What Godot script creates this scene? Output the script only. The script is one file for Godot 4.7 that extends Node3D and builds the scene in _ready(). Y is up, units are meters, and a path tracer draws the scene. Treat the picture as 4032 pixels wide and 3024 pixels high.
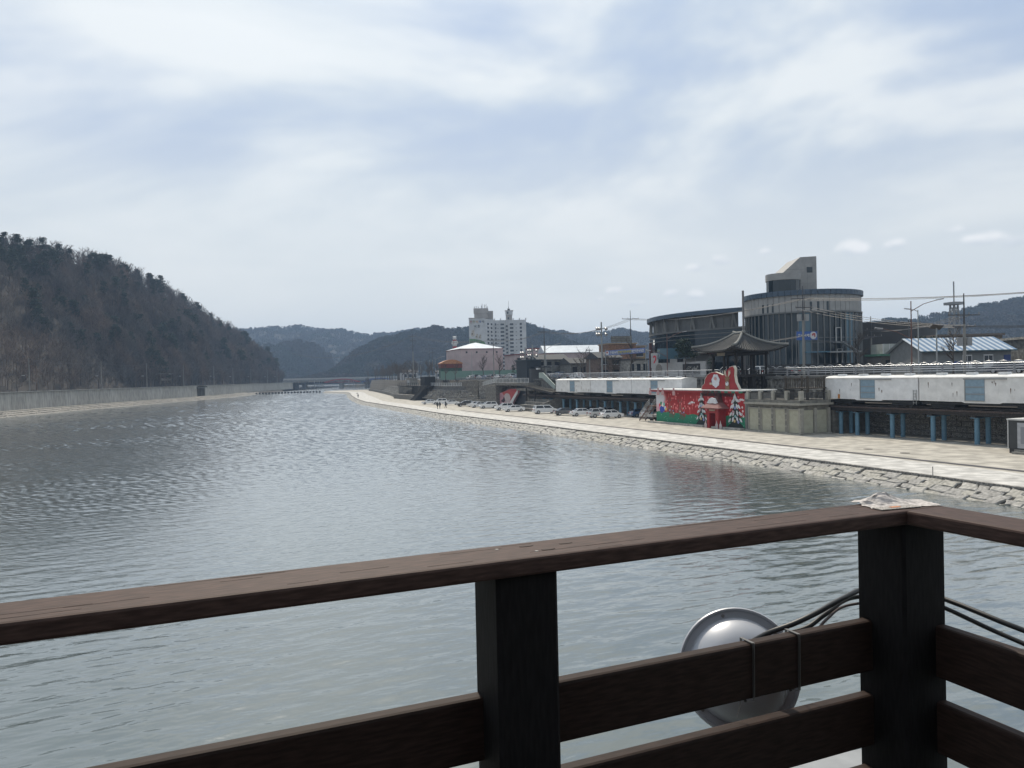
extends Node3D
# A riverside promenade seen from a wooden deck. Bank frame: s runs along the quay away from the deck, t across it away from the river.
const BA := 0.3801
const Q := 1.1
const WL := 0.2
const UPR := 8.0
var rng := RandomNumberGenerator.new()
var taken := {}
var M := {}
var TX := {}
var sg := 1
var proto := {}

func bk(s: float, t: float, y: float) -> Vector3:
	return Vector3(5.3 - 0.371 * s + 0.9286 * t, y, -119.0 - 0.9286 * s - 0.371 * t)

func numbered(n: String) -> String:
	if not taken.has(n):
		taken[n] = 0
		return n
	taken[n] += 1
	return "%s_%03d" % [n, taken[n]]

func rr(a: float, b: float) -> float:
	return rng.randf_range(a, b)

# ---------------------------------------------------------------- materials
func noise_tex(key: String, freq: float, lo: float, hi: float, size := 512, octaves := 4, kind := 0, contrast := 1.0) -> Texture2D:
	if TX.has(key):
		return TX[key]
	var n := FastNoiseLite.new()
	n.seed = key.hash() % 1000
	n.noise_type = FastNoiseLite.TYPE_SIMPLEX_SMOOTH if kind == 0 else FastNoiseLite.TYPE_CELLULAR
	n.frequency = freq
	n.fractal_octaves = octaves
	var t := NoiseTexture2D.new()
	t.width = size
	t.height = size
	t.seamless = true
	t.noise = n
	var g := Gradient.new()
	var c0 := 0.5 - 0.5 / contrast
	g.offsets = PackedFloat32Array([c0, 1.0 - c0])
	g.colors = PackedColorArray([Color(lo, lo, lo), Color(hi, hi, hi)])
	t.color_ramp = g
	TX[key] = t
	return t

func tex(kind: String) -> Texture2D:
	match kind:
		"grain": return noise_tex("grain", 0.09, 0.78, 1.0, 512, 4)
		"blotch": return noise_tex("blotch", 0.012, 0.66, 1.0, 512, 5, 0, 1.5)
		"soft": return noise_tex("soft", 0.006, 0.86, 1.0, 512, 4)
		"dirt": return noise_tex("dirt", 0.02, 0.45, 1.0, 512, 5, 0, 1.7)
		"wood": return noise_tex("wood", 0.03, 0.45, 1.0, 512, 5, 0, 1.6)
		"rail_wood": return noise_tex("rail_wood", 0.035, 0.72, 1.0, 512, 5, 0, 1.3)
		"stain": return noise_tex("stain", 0.012, 0.78, 1.0, 1024, 6, 0, 1.5)
		"forest": return noise_tex("forest", 0.05, 0.35, 1.0, 512, 5, 0, 1.5)
	return null

# c holds linear base colours
func mat(key: String, c: Color, rough := 0.8, kind := "", scale := Vector3.ONE, more := {}) -> StandardMaterial3D:
	if M.has(key):
		return M[key]
	var m := StandardMaterial3D.new()
	m.resource_name = key
	var a := c.a
	m.albedo_color = c.linear_to_srgb()
	m.albedo_color.a = a
	m.roughness = rough
	if kind != "":
		m.albedo_texture = tex(kind)
		m.uv1_triplanar = true
		m.uv1_world_triplanar = not more.get("own", false)
		m.uv1_scale = scale
		m.texture_filter = BaseMaterial3D.TEXTURE_FILTER_LINEAR_WITH_MIPMAPS
		if more.has("bump"):
			m.heightmap_enabled = true
			m.heightmap_texture = tex(kind)
			m.heightmap_scale = more.bump
	m.metallic = more.get("metal", 0.0)
	m.metallic_specular = more.get("spec", 0.5)
	if more.has("coat"):
		m.clearcoat_enabled = true
		m.clearcoat = more.coat
		m.clearcoat_roughness = 0.08
	if more.has("vc"):
		m.vertex_color_use_as_albedo = true
	if more.has("glass"):
		m.transparency = BaseMaterial3D.TRANSPARENCY_ALPHA
	if more.has("back"):
		m.backlight_enabled = true
		m.backlight = more.back
	M[key] = m
	return m

func plain(key: String, r: float, g: float, b: float, rough := 0.6, kind := "grain", sc := 0.5, more := {}) -> StandardMaterial3D:
	return mat(key, Color(r, g, b), rough, kind, Vector3.ONE * sc, more)

# ---------------------------------------------------------------- mesh helpers
func mb() -> SurfaceTool:
	var st := SurfaceTool.new()
	st.begin(Mesh.PRIMITIVE_TRIANGLES)
	st.set_smooth_group(-1)
	return st

func tri(st: SurfaceTool, a: Vector3, b: Vector3, c: Vector3) -> void:   # counter-clockwise seen from outside
	st.add_vertex(a)
	st.add_vertex(c)
	st.add_vertex(b)

func quad(st: SurfaceTool, a: Vector3, b: Vector3, c: Vector3, d: Vector3) -> void:
	tri(st, a, b, c)
	tri(st, a, c, d)

func box(st: SurfaceTool, c: Vector3, s: Vector3, bs := Basis.IDENTITY) -> void:
	var h := s * 0.5
	var p := []
	for i in 8:
		p.append(c + bs * Vector3(h.x if i & 1 else -h.x, h.y if i & 2 else -h.y, h.z if i & 4 else -h.z))
	quad(st, p[4], p[5], p[7], p[6])
	quad(st, p[1], p[0], p[2], p[3])
	quad(st, p[5], p[1], p[3], p[7])
	quad(st, p[0], p[4], p[6], p[2])
	quad(st, p[6], p[7], p[3], p[2])
	quad(st, p[0], p[1], p[5], p[4])

# box from corner to corner
func slab(st: SurfaceTool, a: Vector3, b: Vector3) -> void:
	box(st, (a + b) * 0.5, (b - a).abs())

# a bar between two points, with width across and height
func bar(st: SurfaceTool, a: Vector3, b: Vector3, wd: float, ht: float) -> void:
	var d := (b - a)
	var l := d.length()
	if l < 0.0001:
		return
	d /= l
	var up := Vector3.UP if absf(d.y) < 0.95 else Vector3.RIGHT
	var x := up.cross(d).normalized()
	var y := d.cross(x)
	box(st, (a + b) * 0.5, Vector3(wd, ht, l), Basis(x, y, d))

func prism(st: SurfaceTool, poly: Array, z0: float, z1: float, xf := Transform3D.IDENTITY) -> void:
	var p := PackedVector2Array(poly)
	var area := 0.0
	for i in p.size():
		var q := p[(i + 1) % p.size()]
		area += p[i].x * q.y - q.x * p[i].y
	if area < 0:
		p.reverse()
	var ix := Geometry2D.triangulate_polygon(p)
	var f := func(i: int, z: float) -> Vector3: return xf * Vector3(p[i].x, p[i].y, z)
	for k in range(0, ix.size(), 3):
		var a := p[ix[k]]
		var b := p[ix[k + 1]]
		var c := p[ix[k + 2]]
		var ccw := (b - a).cross(c - a) > 0
		var i1 := ix[k + 1] if ccw else ix[k + 2]
		var i2 := ix[k + 2] if ccw else ix[k + 1]
		tri(st, f.call(ix[k], z1), f.call(i1, z1), f.call(i2, z1))
		tri(st, f.call(ix[k], z0), f.call(i2, z0), f.call(i1, z0))
	for i in p.size():
		var j := (i + 1) % p.size()
		quad(st, f.call(i, z0), f.call(j, z0), f.call(j, z1), f.call(i, z1))

func tube(st: SurfaceTool, pts: Array, radii: Array, sides := 6, capped := true) -> void:
	sg += 1
	st.set_smooth_group(sg if sides > 4 else -1)
	var rings := []
	var px := Vector3.ZERO
	for i in pts.size():
		var d: Vector3 = (pts[mini(i + 1, pts.size() - 1)] - pts[maxi(i - 1, 0)]).normalized()
		var x := px - d * px.dot(d)
		if x.length() < 0.1:
			x = (Vector3.UP if absf(d.y) < 0.9 else Vector3.RIGHT).cross(d)
		x = x.normalized()
		px = x
		var y := d.cross(x)
		var ring := []
		var r: float = radii[mini(i, radii.size() - 1)]
		for k in sides:
			var a := TAU * k / sides
			ring.append(pts[i] + (x * cos(a) + y * sin(a)) * r)
		rings.append(ring)
	for i in rings.size() - 1:
		for k in sides:
			var k2 := (k + 1) % sides
			quad(st, rings[i][k], rings[i][k2], rings[i + 1][k2], rings[i + 1][k])
	st.set_smooth_group(-1)
	if capped and sides > 3:
		for k in range(1, sides - 1):
			tri(st, rings[0][0], rings[0][k + 1], rings[0][k])
			tri(st, rings[-1][0], rings[-1][k], rings[-1][k + 1])

func lathe(st: SurfaceTool, prof: Array, segs: int, xf := Transform3D.IDENTITY, smooth := true, round_all := false, from := 0.0, to := TAU) -> void:
	sg += 1
	for i in prof.size() - 1:
		if not round_all:
			sg += 1
		st.set_smooth_group(sg if smooth else -1)
		for k in segs:
			var a := from + (to - from) * k / segs
			var b := from + (to - from) * (k + 1) / segs
			var p: Vector2 = prof[i]
			var q: Vector2 = prof[i + 1]
			var pa := xf * Vector3(p.x * cos(a), p.y, p.x * sin(a))
			var pb := xf * Vector3(p.x * cos(b), p.y, p.x * sin(b))
			var qa := xf * Vector3(q.x * cos(a), q.y, q.x * sin(a))
			var qb := xf * Vector3(q.x * cos(b), q.y, q.x * sin(b))
			if p.x > 0.0001:
				tri(st, pa, qb, pb)
			if q.x > 0.0001:
				tri(st, pa, qa, qb)
	st.set_smooth_group(-1)

func mesh_of(st: SurfaceTool) -> ArrayMesh:
	st.generate_normals()
	return st.commit()

func part(st: SurfaceTool, called: String, m: Material, parent: Node, at := Vector3.ZERO) -> MeshInstance3D:
	return inst(mesh_of(st), called, m, parent, at)

func inst(mesh: Mesh, called: String, m: Material, parent: Node, at := Vector3.ZERO) -> MeshInstance3D:
	var o := MeshInstance3D.new()
	o.name = called if parent != self else numbered(called)
	o.mesh = mesh
	o.material_override = m
	o.position = at
	parent.add_child(o, true)
	return o

func tag(o: Node, label: String, category: String, group := "") -> Node:
	o.set_meta("label", label)
	o.set_meta("category", category)
	if group != "":
		o.set_meta("group", group)
	return o

func thing(called: String, label: String, category: String, at: Vector3, turn := 0.0, group := "") -> Node3D:
	var o := Node3D.new()
	o.name = numbered(called)
	add_child(o, true)
	o.position = at
	o.rotation.y = turn
	tag(o, label, category, group)
	return o

func bthing(called: String, label: String, category: String, s: float, t: float, y: float, turn := 0.0, group := "") -> Node3D:
	return thing(called, label, category, bk(s, t, y), BA + turn, group)

func struct(st: SurfaceTool, called: String, m: Material) -> MeshInstance3D:
	var o := part(st, called, m, self)
	o.set_meta("kind", "structure")
	return o

func copy(o: Node3D, at: Vector3, turn: float, label := "", scale := 1.0) -> Node3D:
	var c: Node3D = o.duplicate()
	c.name = numbered(String(o.get_meta("plain", o.name)))
	add_child(c, true)
	c.position = at
	c.rotation.y = turn
	c.scale = Vector3.ONE * scale
	if label != "":
		c.set_meta("label", label)
	return c

func stuff(called: String, mesh: Mesh, m: Material, places: Array, tints: Array, label: String, category: String, parent: Node = self) -> void:
	var mm := MultiMesh.new()
	mm.transform_format = MultiMesh.TRANSFORM_3D
	mm.use_colors = tints.size() > 0
	mm.mesh = mesh
	mm.instance_count = places.size()
	for i in places.size():
		mm.set_instance_transform(i, places[i])
		if tints.size() > 0:
			mm.set_instance_color(i, tints[i])
	var o := MultiMeshInstance3D.new()
	o.name = numbered(called) if parent == self else called
	o.multimesh = mm
	o.material_override = m
	parent.add_child(o, true)
	o.set_meta("kind", "stuff")
	if parent == self:
		tag(o, label, category)

# points of a smooth hanging wire
func sag(a: Vector3, b: Vector3, drop: float, n := 10) -> Array:
	var p := []
	for i in n + 1:
		var u := float(i) / n
		p.append(a.lerp(b, u) - Vector3.UP * drop * 4.0 * u * (1.0 - u))
	return p

# ================================================================ scene
func _ready() -> void:
	rng.seed = 20240312
	view_and_light()
	print("light ", Time.get_ticks_msec())
	river()
	quay()
	left_bank()
	far_country()
	print("setting ", Time.get_ticks_msec())
	buildings()
	print("buildings ", Time.get_ticks_msec())
	lower_quay_things()
	upper_street_things()
	print("things ", Time.get_ticks_msec())
	deck()
	print("all ", Time.get_ticks_msec())

func view_and_light() -> void:
	var cam := Camera3D.new()
	cam.name = "camera"
	cam.position = Vector3(0, 9, 0)
	cam.rotation = Vector3(-0.0106, 0, -0.0225)
	cam.fov = 53.05
	cam.near = 0.05
	cam.far = 9000.0
	add_child(cam)
	cam.current = true
	var sun := DirectionalLight3D.new()
	sun.name = "sun"
	add_child(sun)
	sun.light_energy = 1.15
	sun.light_color = Color(1.0, 0.955, 0.88)
	sun.light_angular_distance = 0.55
	sun.shadow_enabled = true
	var az := deg_to_rad(-13.0)
	var el := deg_to_rad(51.0)
	var to := Vector3(sin(az) * cos(el), sin(el), -cos(az) * cos(el))
	sun.look_at_from_position(to * 100.0, Vector3.ZERO, Vector3.UP)
	var e := Environment.new()
	e.background_mode = Environment.BG_SKY
	var sky := Sky.new()
	var pm := PanoramaSkyMaterial.new()
	pm.panorama = sky_picture(to)
	pm.energy_multiplier = 1.0
	sky.sky_material = pm
	e.sky = sky
	e.tonemap_mode = Environment.TONE_MAPPER_LINEAR
	e.tonemap_exposure = 1.06
	e.sdfgi_enabled = true
	e.ssao_enabled = true
	e.ssil_enabled = true
	e.fog_enabled = true
	e.fog_density = 0.00026
	e.fog_light_color = Color(0.70, 0.81, 0.95)
	var w := WorldEnvironment.new()
	w.name = "world_environment"
	w.environment = e
	add_child(w)

# high thin cloud over pale blue, a few small cumulus low down
func sky_picture(to_sun: Vector3) -> ImageTexture:
	var W := 2048
	var H := 1024
	var n1 := FastNoiseLite.new()
	n1.seed = 11
	n1.frequency = 0.8
	n1.fractal_octaves = 6
	n1.fractal_gain = 0.56
	var n2 := FastNoiseLite.new()
	n2.seed = 4
	n2.frequency = 0.28
	n2.fractal_octaves = 2
	var n3 := FastNoiseLite.new()
	n3.seed = 27
	n3.frequency = 22.0
	n3.fractal_octaves = 4
	var data := PackedFloat32Array()
	data.resize(W * H * 3)
	# small cumulus: azimuth, elevation, half width, half height in degrees
	var cum := [[15.3, 7.9, 1.1, 0.5], [13.7, 7.5, 0.9, 0.38], [7.8, 6.1, 0.7, 0.3], [9.0, 5.1, 1.0, 0.26], [13.4, 5.5, 1.0, 0.38], [12.0, 5.7, 0.8, 0.3], [18.4, 8.3, 0.6, 0.3], [24.1, 8.0, 1.2, 0.62], [26.7, 8.0, 1.0, 0.5], [30.3, 8.7, 0.8, 0.22], [31.5, 7.9, 2.0, 0.5], [33.4, 7.7, 1.5, 0.65], [20.5, 7.2, 0.7, 0.3], [6.6, 5.4, 0.45, 0.2], [38.0, 8.6, 2.0, 0.8], [-46.0, 9.5, 2.0, 0.7], [52.0, 10.5, 2.0, 0.8]]
	# openings of blue between the veils: azimuth, elevation, widths, depth
	var gaps := [[-31.0, 19.0, 10.0, 4.5, 0.62], [-23.0, 15.5, 8.0, 2.2, 0.35], [-2.0, 25.0, 7.0, 3.2, 0.55], [32.0, 20.0, 9.0, 7.0, 0.72], [5.0, 13.0, 9.0, 3.0, 0.22], [-4.0, 17.5, 8.0, 1.8, 0.25], [14.0, 21.0, 6.0, 2.0, 0.18], [60.0, 24.0, 14.0, 6.0, 0.4], [-70.0, 22.0, 16.0, 6.0, 0.35]]
	for y in H:
		var el := (0.5 - (y + 0.5) / H) * PI
		var ce := cos(el)
		var se := sin(el)
		for x in W:
			var az := wrapf((x + 0.5) / W * TAU, -PI, PI)   # the first column looks along -z
			var d := Vector3(sin(az) * ce, se, -cos(az) * ce)
			var h := maxf(se, 0.0)
			var base := Color(0.69, 0.735, 0.76).lerp(Color(0.29, 0.42, 0.66), 1.0 - pow(1.0 - h, 2.6))
			if se < 0.0:
				base = Color(0.42, 0.45, 0.47)
			else:
				var k := 1.0 / (se + 0.16)
				var px := d.x * k
				var pz := d.z * k
				var wx := n2.get_noise_2d(px + 3.1, pz - 1.7)
				var wz := n2.get_noise_2d(px - 9.2, pz + 6.0)
				var c := n1.get_noise_2d(px * 0.85 + wx * 0.7 - pz * 0.5, pz * 0.9 + px * 0.2 + wz * 0.7)
				var thick := n2.get_noise_2d(px * 0.8 + 20.0, pz * 0.8 + 5.0)
				var gap := 0.0
				for q in gaps:
					var ga: float = (rad_to_deg(az) - q[0]) / q[2]
					var ge: float = (rad_to_deg(el) - q[1]) / q[3]
					gap += q[4] * exp(-ga * ga - ge * ge)
				var cover := smoothstep(-0.55, 0.40, c * 0.95 + thick * 0.30 + 0.20 - gap * 0.85)
				cover = lerpf(cover, 0.80, smoothstep(0.30, 0.10, se) * 0.8)
				var white := Color(0.63, 0.705, 0.76).lerp(Color(0.79, 0.835, 0.86), clampf(c * 1.5 + 0.4, 0, 1))
				base = base.lerp(white, cover * 0.92)
				if se < 0.30:
					base = base.lerp(Color(0.77, 0.805, 0.81), 0.75 * smoothstep(0.30, 0.06, se))
				var g := maxf(d.dot(to_sun), 0.0)
				base = base + Color(1.0, 0.98, 0.94) * (0.17 * pow(g, 4.0) + 1.6 * pow(g, 40.0))
				if se > 0.06 and se < 0.22:
					var azd := rad_to_deg(az)
					var eld := rad_to_deg(el)
					var body := 0.0
					var low := 0.0
					for q in cum:
						var dx: float = (azd - q[0]) / q[2]
						if absf(dx) > 1.8:
							continue
						var dy: float = (eld - q[1]) / q[3]
						var rough := n3.get_noise_2d(az, el * 1.4)
						var r := 1.0 - dx * dx - dy * dy * (1.0 if dy > 0 else 1.9) + rough * 1.1
						if r > body:
							body = r
							low = clampf(0.25 - dy * 0.75 - rough * 0.6, 0, 1)
					if body > 0.0:
						base = base.lerp(Color(0.95, 0.96, 0.97).lerp(Color(0.43, 0.52, 0.62), low), smoothstep(0.0, 0.95, body) * 0.85)
			var i := (y * W + x) * 3
			data[i] = base.r
			data[i + 1] = base.g
			data[i + 2] = base.b
	var im := Image.create_from_data(W, H, false, Image.FORMAT_RGBF, data.to_byte_array())
	return ImageTexture.create_from_image(im)

# ---------------------------------------------------------------- river
func river() -> void:
	var m := StandardMaterial3D.new()
	m.resource_name = "river water"
	m.albedo_color = Color(0.042, 0.059, 0.050).linear_to_srgb()
	m.roughness = 0.06
	m.metallic_specular = 0.7
	m.uv1_triplanar = true
	m.uv1_world_triplanar = false
	m.uv1_scale = Vector3(1.0 / 62.0, 0.05, 1.0 / 27.0)
	m.heightmap_enabled = true
	m.heightmap_texture = noise_tex("ripple", 0.016, 0.0, 1.0, 2048, 3)
	m.heightmap_scale = 4.6
	m.clearcoat_enabled = true
	m.clearcoat = 1.0
	m.clearcoat_roughness = 0.18
	var turn := 0.437
	var bs := Basis(Vector3.UP, turn)
	var inv := bs.inverse()
	var na := FastNoiseLite.new()
	na.seed = 5
	na.frequency = 0.55
	na.fractal_octaves = 2
	var nb := FastNoiseLite.new()
	nb.seed = 9
	nb.frequency = 0.02
	nb.fractal_octaves = 3
	var rows := 880
	var cols := 600
	var vs := PackedVector3Array()
	var ns := PackedVector3Array()
	var ix := PackedInt32Array()
	vs.resize(rows * cols)
	ns.resize(rows * cols)
	var dist := 6.0
	var f := func(a: float, b: float, amp: float) -> float:
		return amp * (na.get_noise_2d(a * 0.6, b * 1.7) * 0.026 + na.get_noise_2d(a * 0.13 + 40.0, b * 0.3) * 0.018)
	for i in rows:
		for j in cols:
			var u := lerpf(-1.25, 1.25, float(j) / (cols - 1))
			var p := inv * Vector3(u * (dist + 6.0), 0, -dist)
			var patch := smoothstep(-0.35, 0.4, nb.get_noise_2d(p.x * 0.5, p.z))
			var amp := (0.4 + 0.8 * patch) * (1.0 + 0.9 * smoothstep(22.0, 170.0, dist))
			var e := 0.08
			var h0: float = f.call(p.x, p.z, amp)
			var hx: float = f.call(p.x + e, p.z, amp)
			var hz: float = f.call(p.x, p.z + e, amp)
			vs[i * cols + j] = Vector3(p.x, h0, p.z)
			ns[i * cols + j] = Vector3(-(hx - h0) / e, 1.0, -(hz - h0) / e).normalized()
			if i < rows - 1 and j < cols - 1:
				var k := i * cols + j
				ix.append_array([k, k + cols, k + 1, k + 1, k + cols, k + cols + 1])
		dist *= 1.0064
	var arr := []
	arr.resize(Mesh.ARRAY_MAX)
	arr[Mesh.ARRAY_VERTEX] = vs
	arr[Mesh.ARRAY_NORMAL] = ns
	arr[Mesh.ARRAY_INDEX] = ix
	var am := ArrayMesh.new()
	am.add_surface_from_arrays(Mesh.PRIMITIVE_TRIANGLES, arr)
	var o := inst(am, "water", m, self, Vector3(0, WL, 0))
	o.rotation.y = turn
	o.set_meta("kind", "structure")
	# the rest of the river round and behind the deck
	var st := mb()
	quad(st, Vector3(-160, WL - 0.06, -7), Vector3(-160, WL - 0.06, 140), Vector3(70, WL - 0.06, 140), Vector3(70, WL - 0.06, -7))
	struct(st, "water", m)
	st = mb()
	quad(st, Vector3(-2600, -2.5, 1200), Vector3(2600, -2.5, 1200), Vector3(2600, -2.5, -3000), Vector3(-2600, -2.5, -3000))
	struct(st, "ground", plain("river bed", 0.08, 0.08, 0.07, 0.9, "blotch", 0.05))

# ---------------------------------------------------------------- quay
var EDGE := [[-150, -1.0], [-75, -0.9], [-56, -0.2], [0, 0.0], [52, -1.0], [114, 1.2], [162, 3.0], [201, 7.5], [274, 18.0], [340, 29.0], [372, 33.0], [424, 27.0], [450, 30.0], [470, 60.0]]

func edge_t(s: float) -> float:
	for i in EDGE.size() - 1:
		if s <= EDGE[i + 1][0]:
			return lerpf(EDGE[i][1], EDGE[i + 1][1], (s - EDGE[i][0]) / (EDGE[i + 1][0] - EDGE[i][0]))
	return 60.0

func strip(st: SurfaceTool, a: Callable, b: Callable, y: float, s0: float, s1: float, step: float) -> void:
	var s := s0
	while s < s1 - 0.001:
		var e := minf(s + step, s1)
		quad(st, bk(s, a.call(s), y), bk(s, b.call(s), y), bk(e, b.call(e), y), bk(e, a.call(e), y))
		s = e

func quay() -> void:
	var st := mb()
	strip(st, edge_t, func(s): return maxf(30.0, edge_t(s) + 30.0), Q, -150.0, 470.0, 6.0)
	struct(st, "promenade", plain("worn tan concrete", 0.47, 0.44, 0.385, 0.9, "stain", 0.035))
	st = mb()
	strip(st, func(s): return edge_t(s) + 0.32, func(s): return edge_t(s) + 6.3 + clampf((s - 150.0) / 30.0, 0, 2.0), Q + 0.012, -150.0, 424.0, 6.0)
	struct(st, "path", plain("pale concrete path", 0.58, 0.565, 0.535, 0.85, "stain", 0.05))
	# joints cut across the path
	st = mb()
	var s := -92.0
	while s < 150.0:
		var t0 := edge_t(s)
		quad(st, bk(s, t0 + 0.34, Q + 0.016), bk(s, t0 + 6.28, Q + 0.016), bk(s + 0.05, t0 + 6.28, Q + 0.016), bk(s + 0.05, t0 + 0.34, Q + 0.016))
		s += 5.0
	struct(st, "path_joints", plain("joint filler", 0.30, 0.28, 0.25, 0.9))
	st = mb()
	strip(st, func(_s): return 6.5, func(_s): return 7.25, Q + 0.02, -150.0, 64.0, 8.0)
	struct(st, "drain_channel", plain("dark drain grating", 0.045, 0.042, 0.05, 0.7, "grain", 2.0))
	st = mb()
	s = -150.0
	while s < 424.0:
		var e := s + 6.0
		var a := bk(s, edge_t(s), 0)
		var b := bk(e, edge_t(e), 0)
		var o := (bk(s, edge_t(s) + 0.3, 0) - a)
		var A := [a + Vector3.UP * 0.85, b + Vector3.UP * 0.85, b + Vector3.UP * (Q + 0.05), a + Vector3.UP * (Q + 0.05)]
		quad(st, A[0], A[1], A[2], A[3])
		quad(st, A[3], A[2], A[2] + o, A[3] + o)
		quad(st, A[3] + o, A[2] + o, A[1] + o, A[0] + o)
		s = e
	struct(st, "kerb", plain("kerb concrete", 0.36, 0.34, 0.31, 0.9, "dirt", 0.3))
	revetment()

func revetment() -> void:
	var root := bthing("stone_revetment", "sloping bank of rough fitted pale stones along the river edge", "stone bank", 0, -1.0, 0.0)
	var inv := root.transform.affine_inverse()
	var bed := mb()
	var s := -150.0
	while s < 436.0:
		var e := s + 6.0
		quad(bed, inv * bk(s, edge_t(s) - 2.6, -0.25), inv * bk(s, edge_t(s) + 0.02, 0.93), inv * bk(e, edge_t(e) + 0.02, 0.93), inv * bk(e, edge_t(e) - 2.6, -0.25))
		s = e
	part(bed, "bed", plain("dark mortar bed", 0.07, 0.065, 0.058, 0.95, "dirt", 0.7), root)
	var mats := [plain("pale stone", 0.52, 0.50, 0.46, 0.9, "blotch", 0.35, {"bump": 3.0}), plain("grey stone", 0.42, 0.405, 0.38, 0.9, "blotch", 0.5, {"bump": 3.0}), plain("warm stone", 0.47, 0.45, 0.40, 0.9, "blotch", 0.42, {"bump": 3.0})]
	var far := mb()
	var made := 0
	s = -86.0
	while s < 426.0:
		var wide := rr(0.7, 1.45) if s < 170 else rr(1.1, 2.0)
		var edges := [0.0]
		while edges[-1] < 2.45:
			edges.append(edges[-1] + rr(0.4, 0.92))
		edges[-1] = 2.5
		for r in edges.size() - 1:
			var v0: float = edges[r]
			var v1: float = edges[r + 1]
			var skew := rr(-0.25, 0.25)
			var poly := []
			for c in [[0, 0], [0.5, 0], [1, 0], [1, 0.5], [1, 1], [0.5, 1], [0, 1], [0, 0.5]]:
				poly.append(Vector2(s + wide * c[0] + skew * c[1] + 0.35 * (v0 - 1.2) + rr(-0.09, 0.09) * wide, lerpf(v0, v1, c[1]) + rr(-0.1, 0.1) * (v1 - v0)))
			var mid := Vector2.ZERO
			for p in poly:
				mid += p / 8.0
			var lift := rr(0.04, 0.12)
			var outer := []
			var inner := []
			var foot := []
			for p in poly:
				var o: Vector2 = mid + (p - mid) * 0.955
				var i: Vector2 = mid + (p - mid) * rr(0.78, 0.92)
				outer.append(inv * slope_point(o, lift * rr(0.35, 0.7)))
				inner.append(inv * slope_point(i, lift * rr(0.85, 1.25)))
				foot.append(inv * slope_point(o, -0.12))
			var st := far if (made >= 299 or s > 140.0) else mb()
			var top: Vector3 = inv * slope_point(mid, lift * rr(0.9, 1.35))
			for k in 8:
				var k2 := (k + 1) % 8
				tri(st, top, inner[k2], inner[k])
				quad(st, inner[k], inner[k2], outer[k2], outer[k])
				quad(st, outer[k], outer[k2], foot[k2], foot[k])
			if st != far:
				made += 1
				part(st, "stone", mats[rng.randi() % 3], root)
		s += wide * rr(0.97, 1.03)
	var o := part(far, "far_stones", mats[0], root)
	o.set_meta("kind", "stuff")

func slope_point(p: Vector2, up: float) -> Vector3:   # p.x along the bank, p.y down the slope
	var t := edge_t(p.x) + 0.02 - p.y * 0.915
	var y := 0.93 - p.y * 0.405
	return bk(p.x, t - up * 0.4, y + up * 0.91)

# ---------------------------------------------------------------- left bank
var WALL := [Vector2(-140, 40), Vector2(-146, -90), Vector2(-154.5, -232), Vector2(-159, -266), Vector2(-164, -332), Vector2(-167, -400), Vector2(-173, -475), Vector2(-188, -560), Vector2(-198, -690), Vector2(-206, -790)]

func wall_x(z: float) -> float:
	for i in WALL.size() - 1:
		if z >= WALL[i + 1].y:
			return lerpf(WALL[i].x, WALL[i + 1].x, (z - WALL[i].y) / (WALL[i + 1].y - WALL[i].y))
	return -206.0

func wp(z: float, off: float, y: float) -> Vector3:
	return Vector3(wall_x(z) + off, y, z)

func run(st: SurfaceTool, z0: float, z1: float, a: Vector2, b: Vector2, step := 8.0) -> void:
	var z := z0
	while z > z1 + 0.01:
		var e := maxf(z - step, z1)
		quad(st, wp(z, a.x, a.y), wp(e, a.x, a.y), wp(e, b.x, b.y), wp(z, b.x, b.y))
		z = e

var RIDGE := []
var hill_noise := FastNoiseLite.new()

func hill_point(u: float, v: float) -> Vector3:   # u along the ridge, v from foot (0) over the ridge (1) to the back (2)
	var f := u * (RIDGE.size() - 1)
	var i := mini(int(f), RIDGE.size() - 2)
	var r: Vector3 = RIDGE[i].lerp(RIDGE[i + 1], f - i)
	var foot := wp(r.z * 0.93 + 12.0, -13.0, 7.4)
	if v > 1.0:
		var q := r + Vector3(-70, -r.y * 0.75, -40) * (v - 1.0)
		return q
	var p := foot.lerp(r, v)
	p.y = lerpf(foot.y, r.y, pow(v, 0.93))
	var k := sin(v * PI)
	p += Vector3(1, 0.25, 0.2) * hill_noise.get_noise_2d(u * 95.0, v * 14.0) * 15.0 * k
	p.y += hill_noise.get_noise_2d(u * 420.0, v * 60.0) * 1.6 * k
	return p

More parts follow.
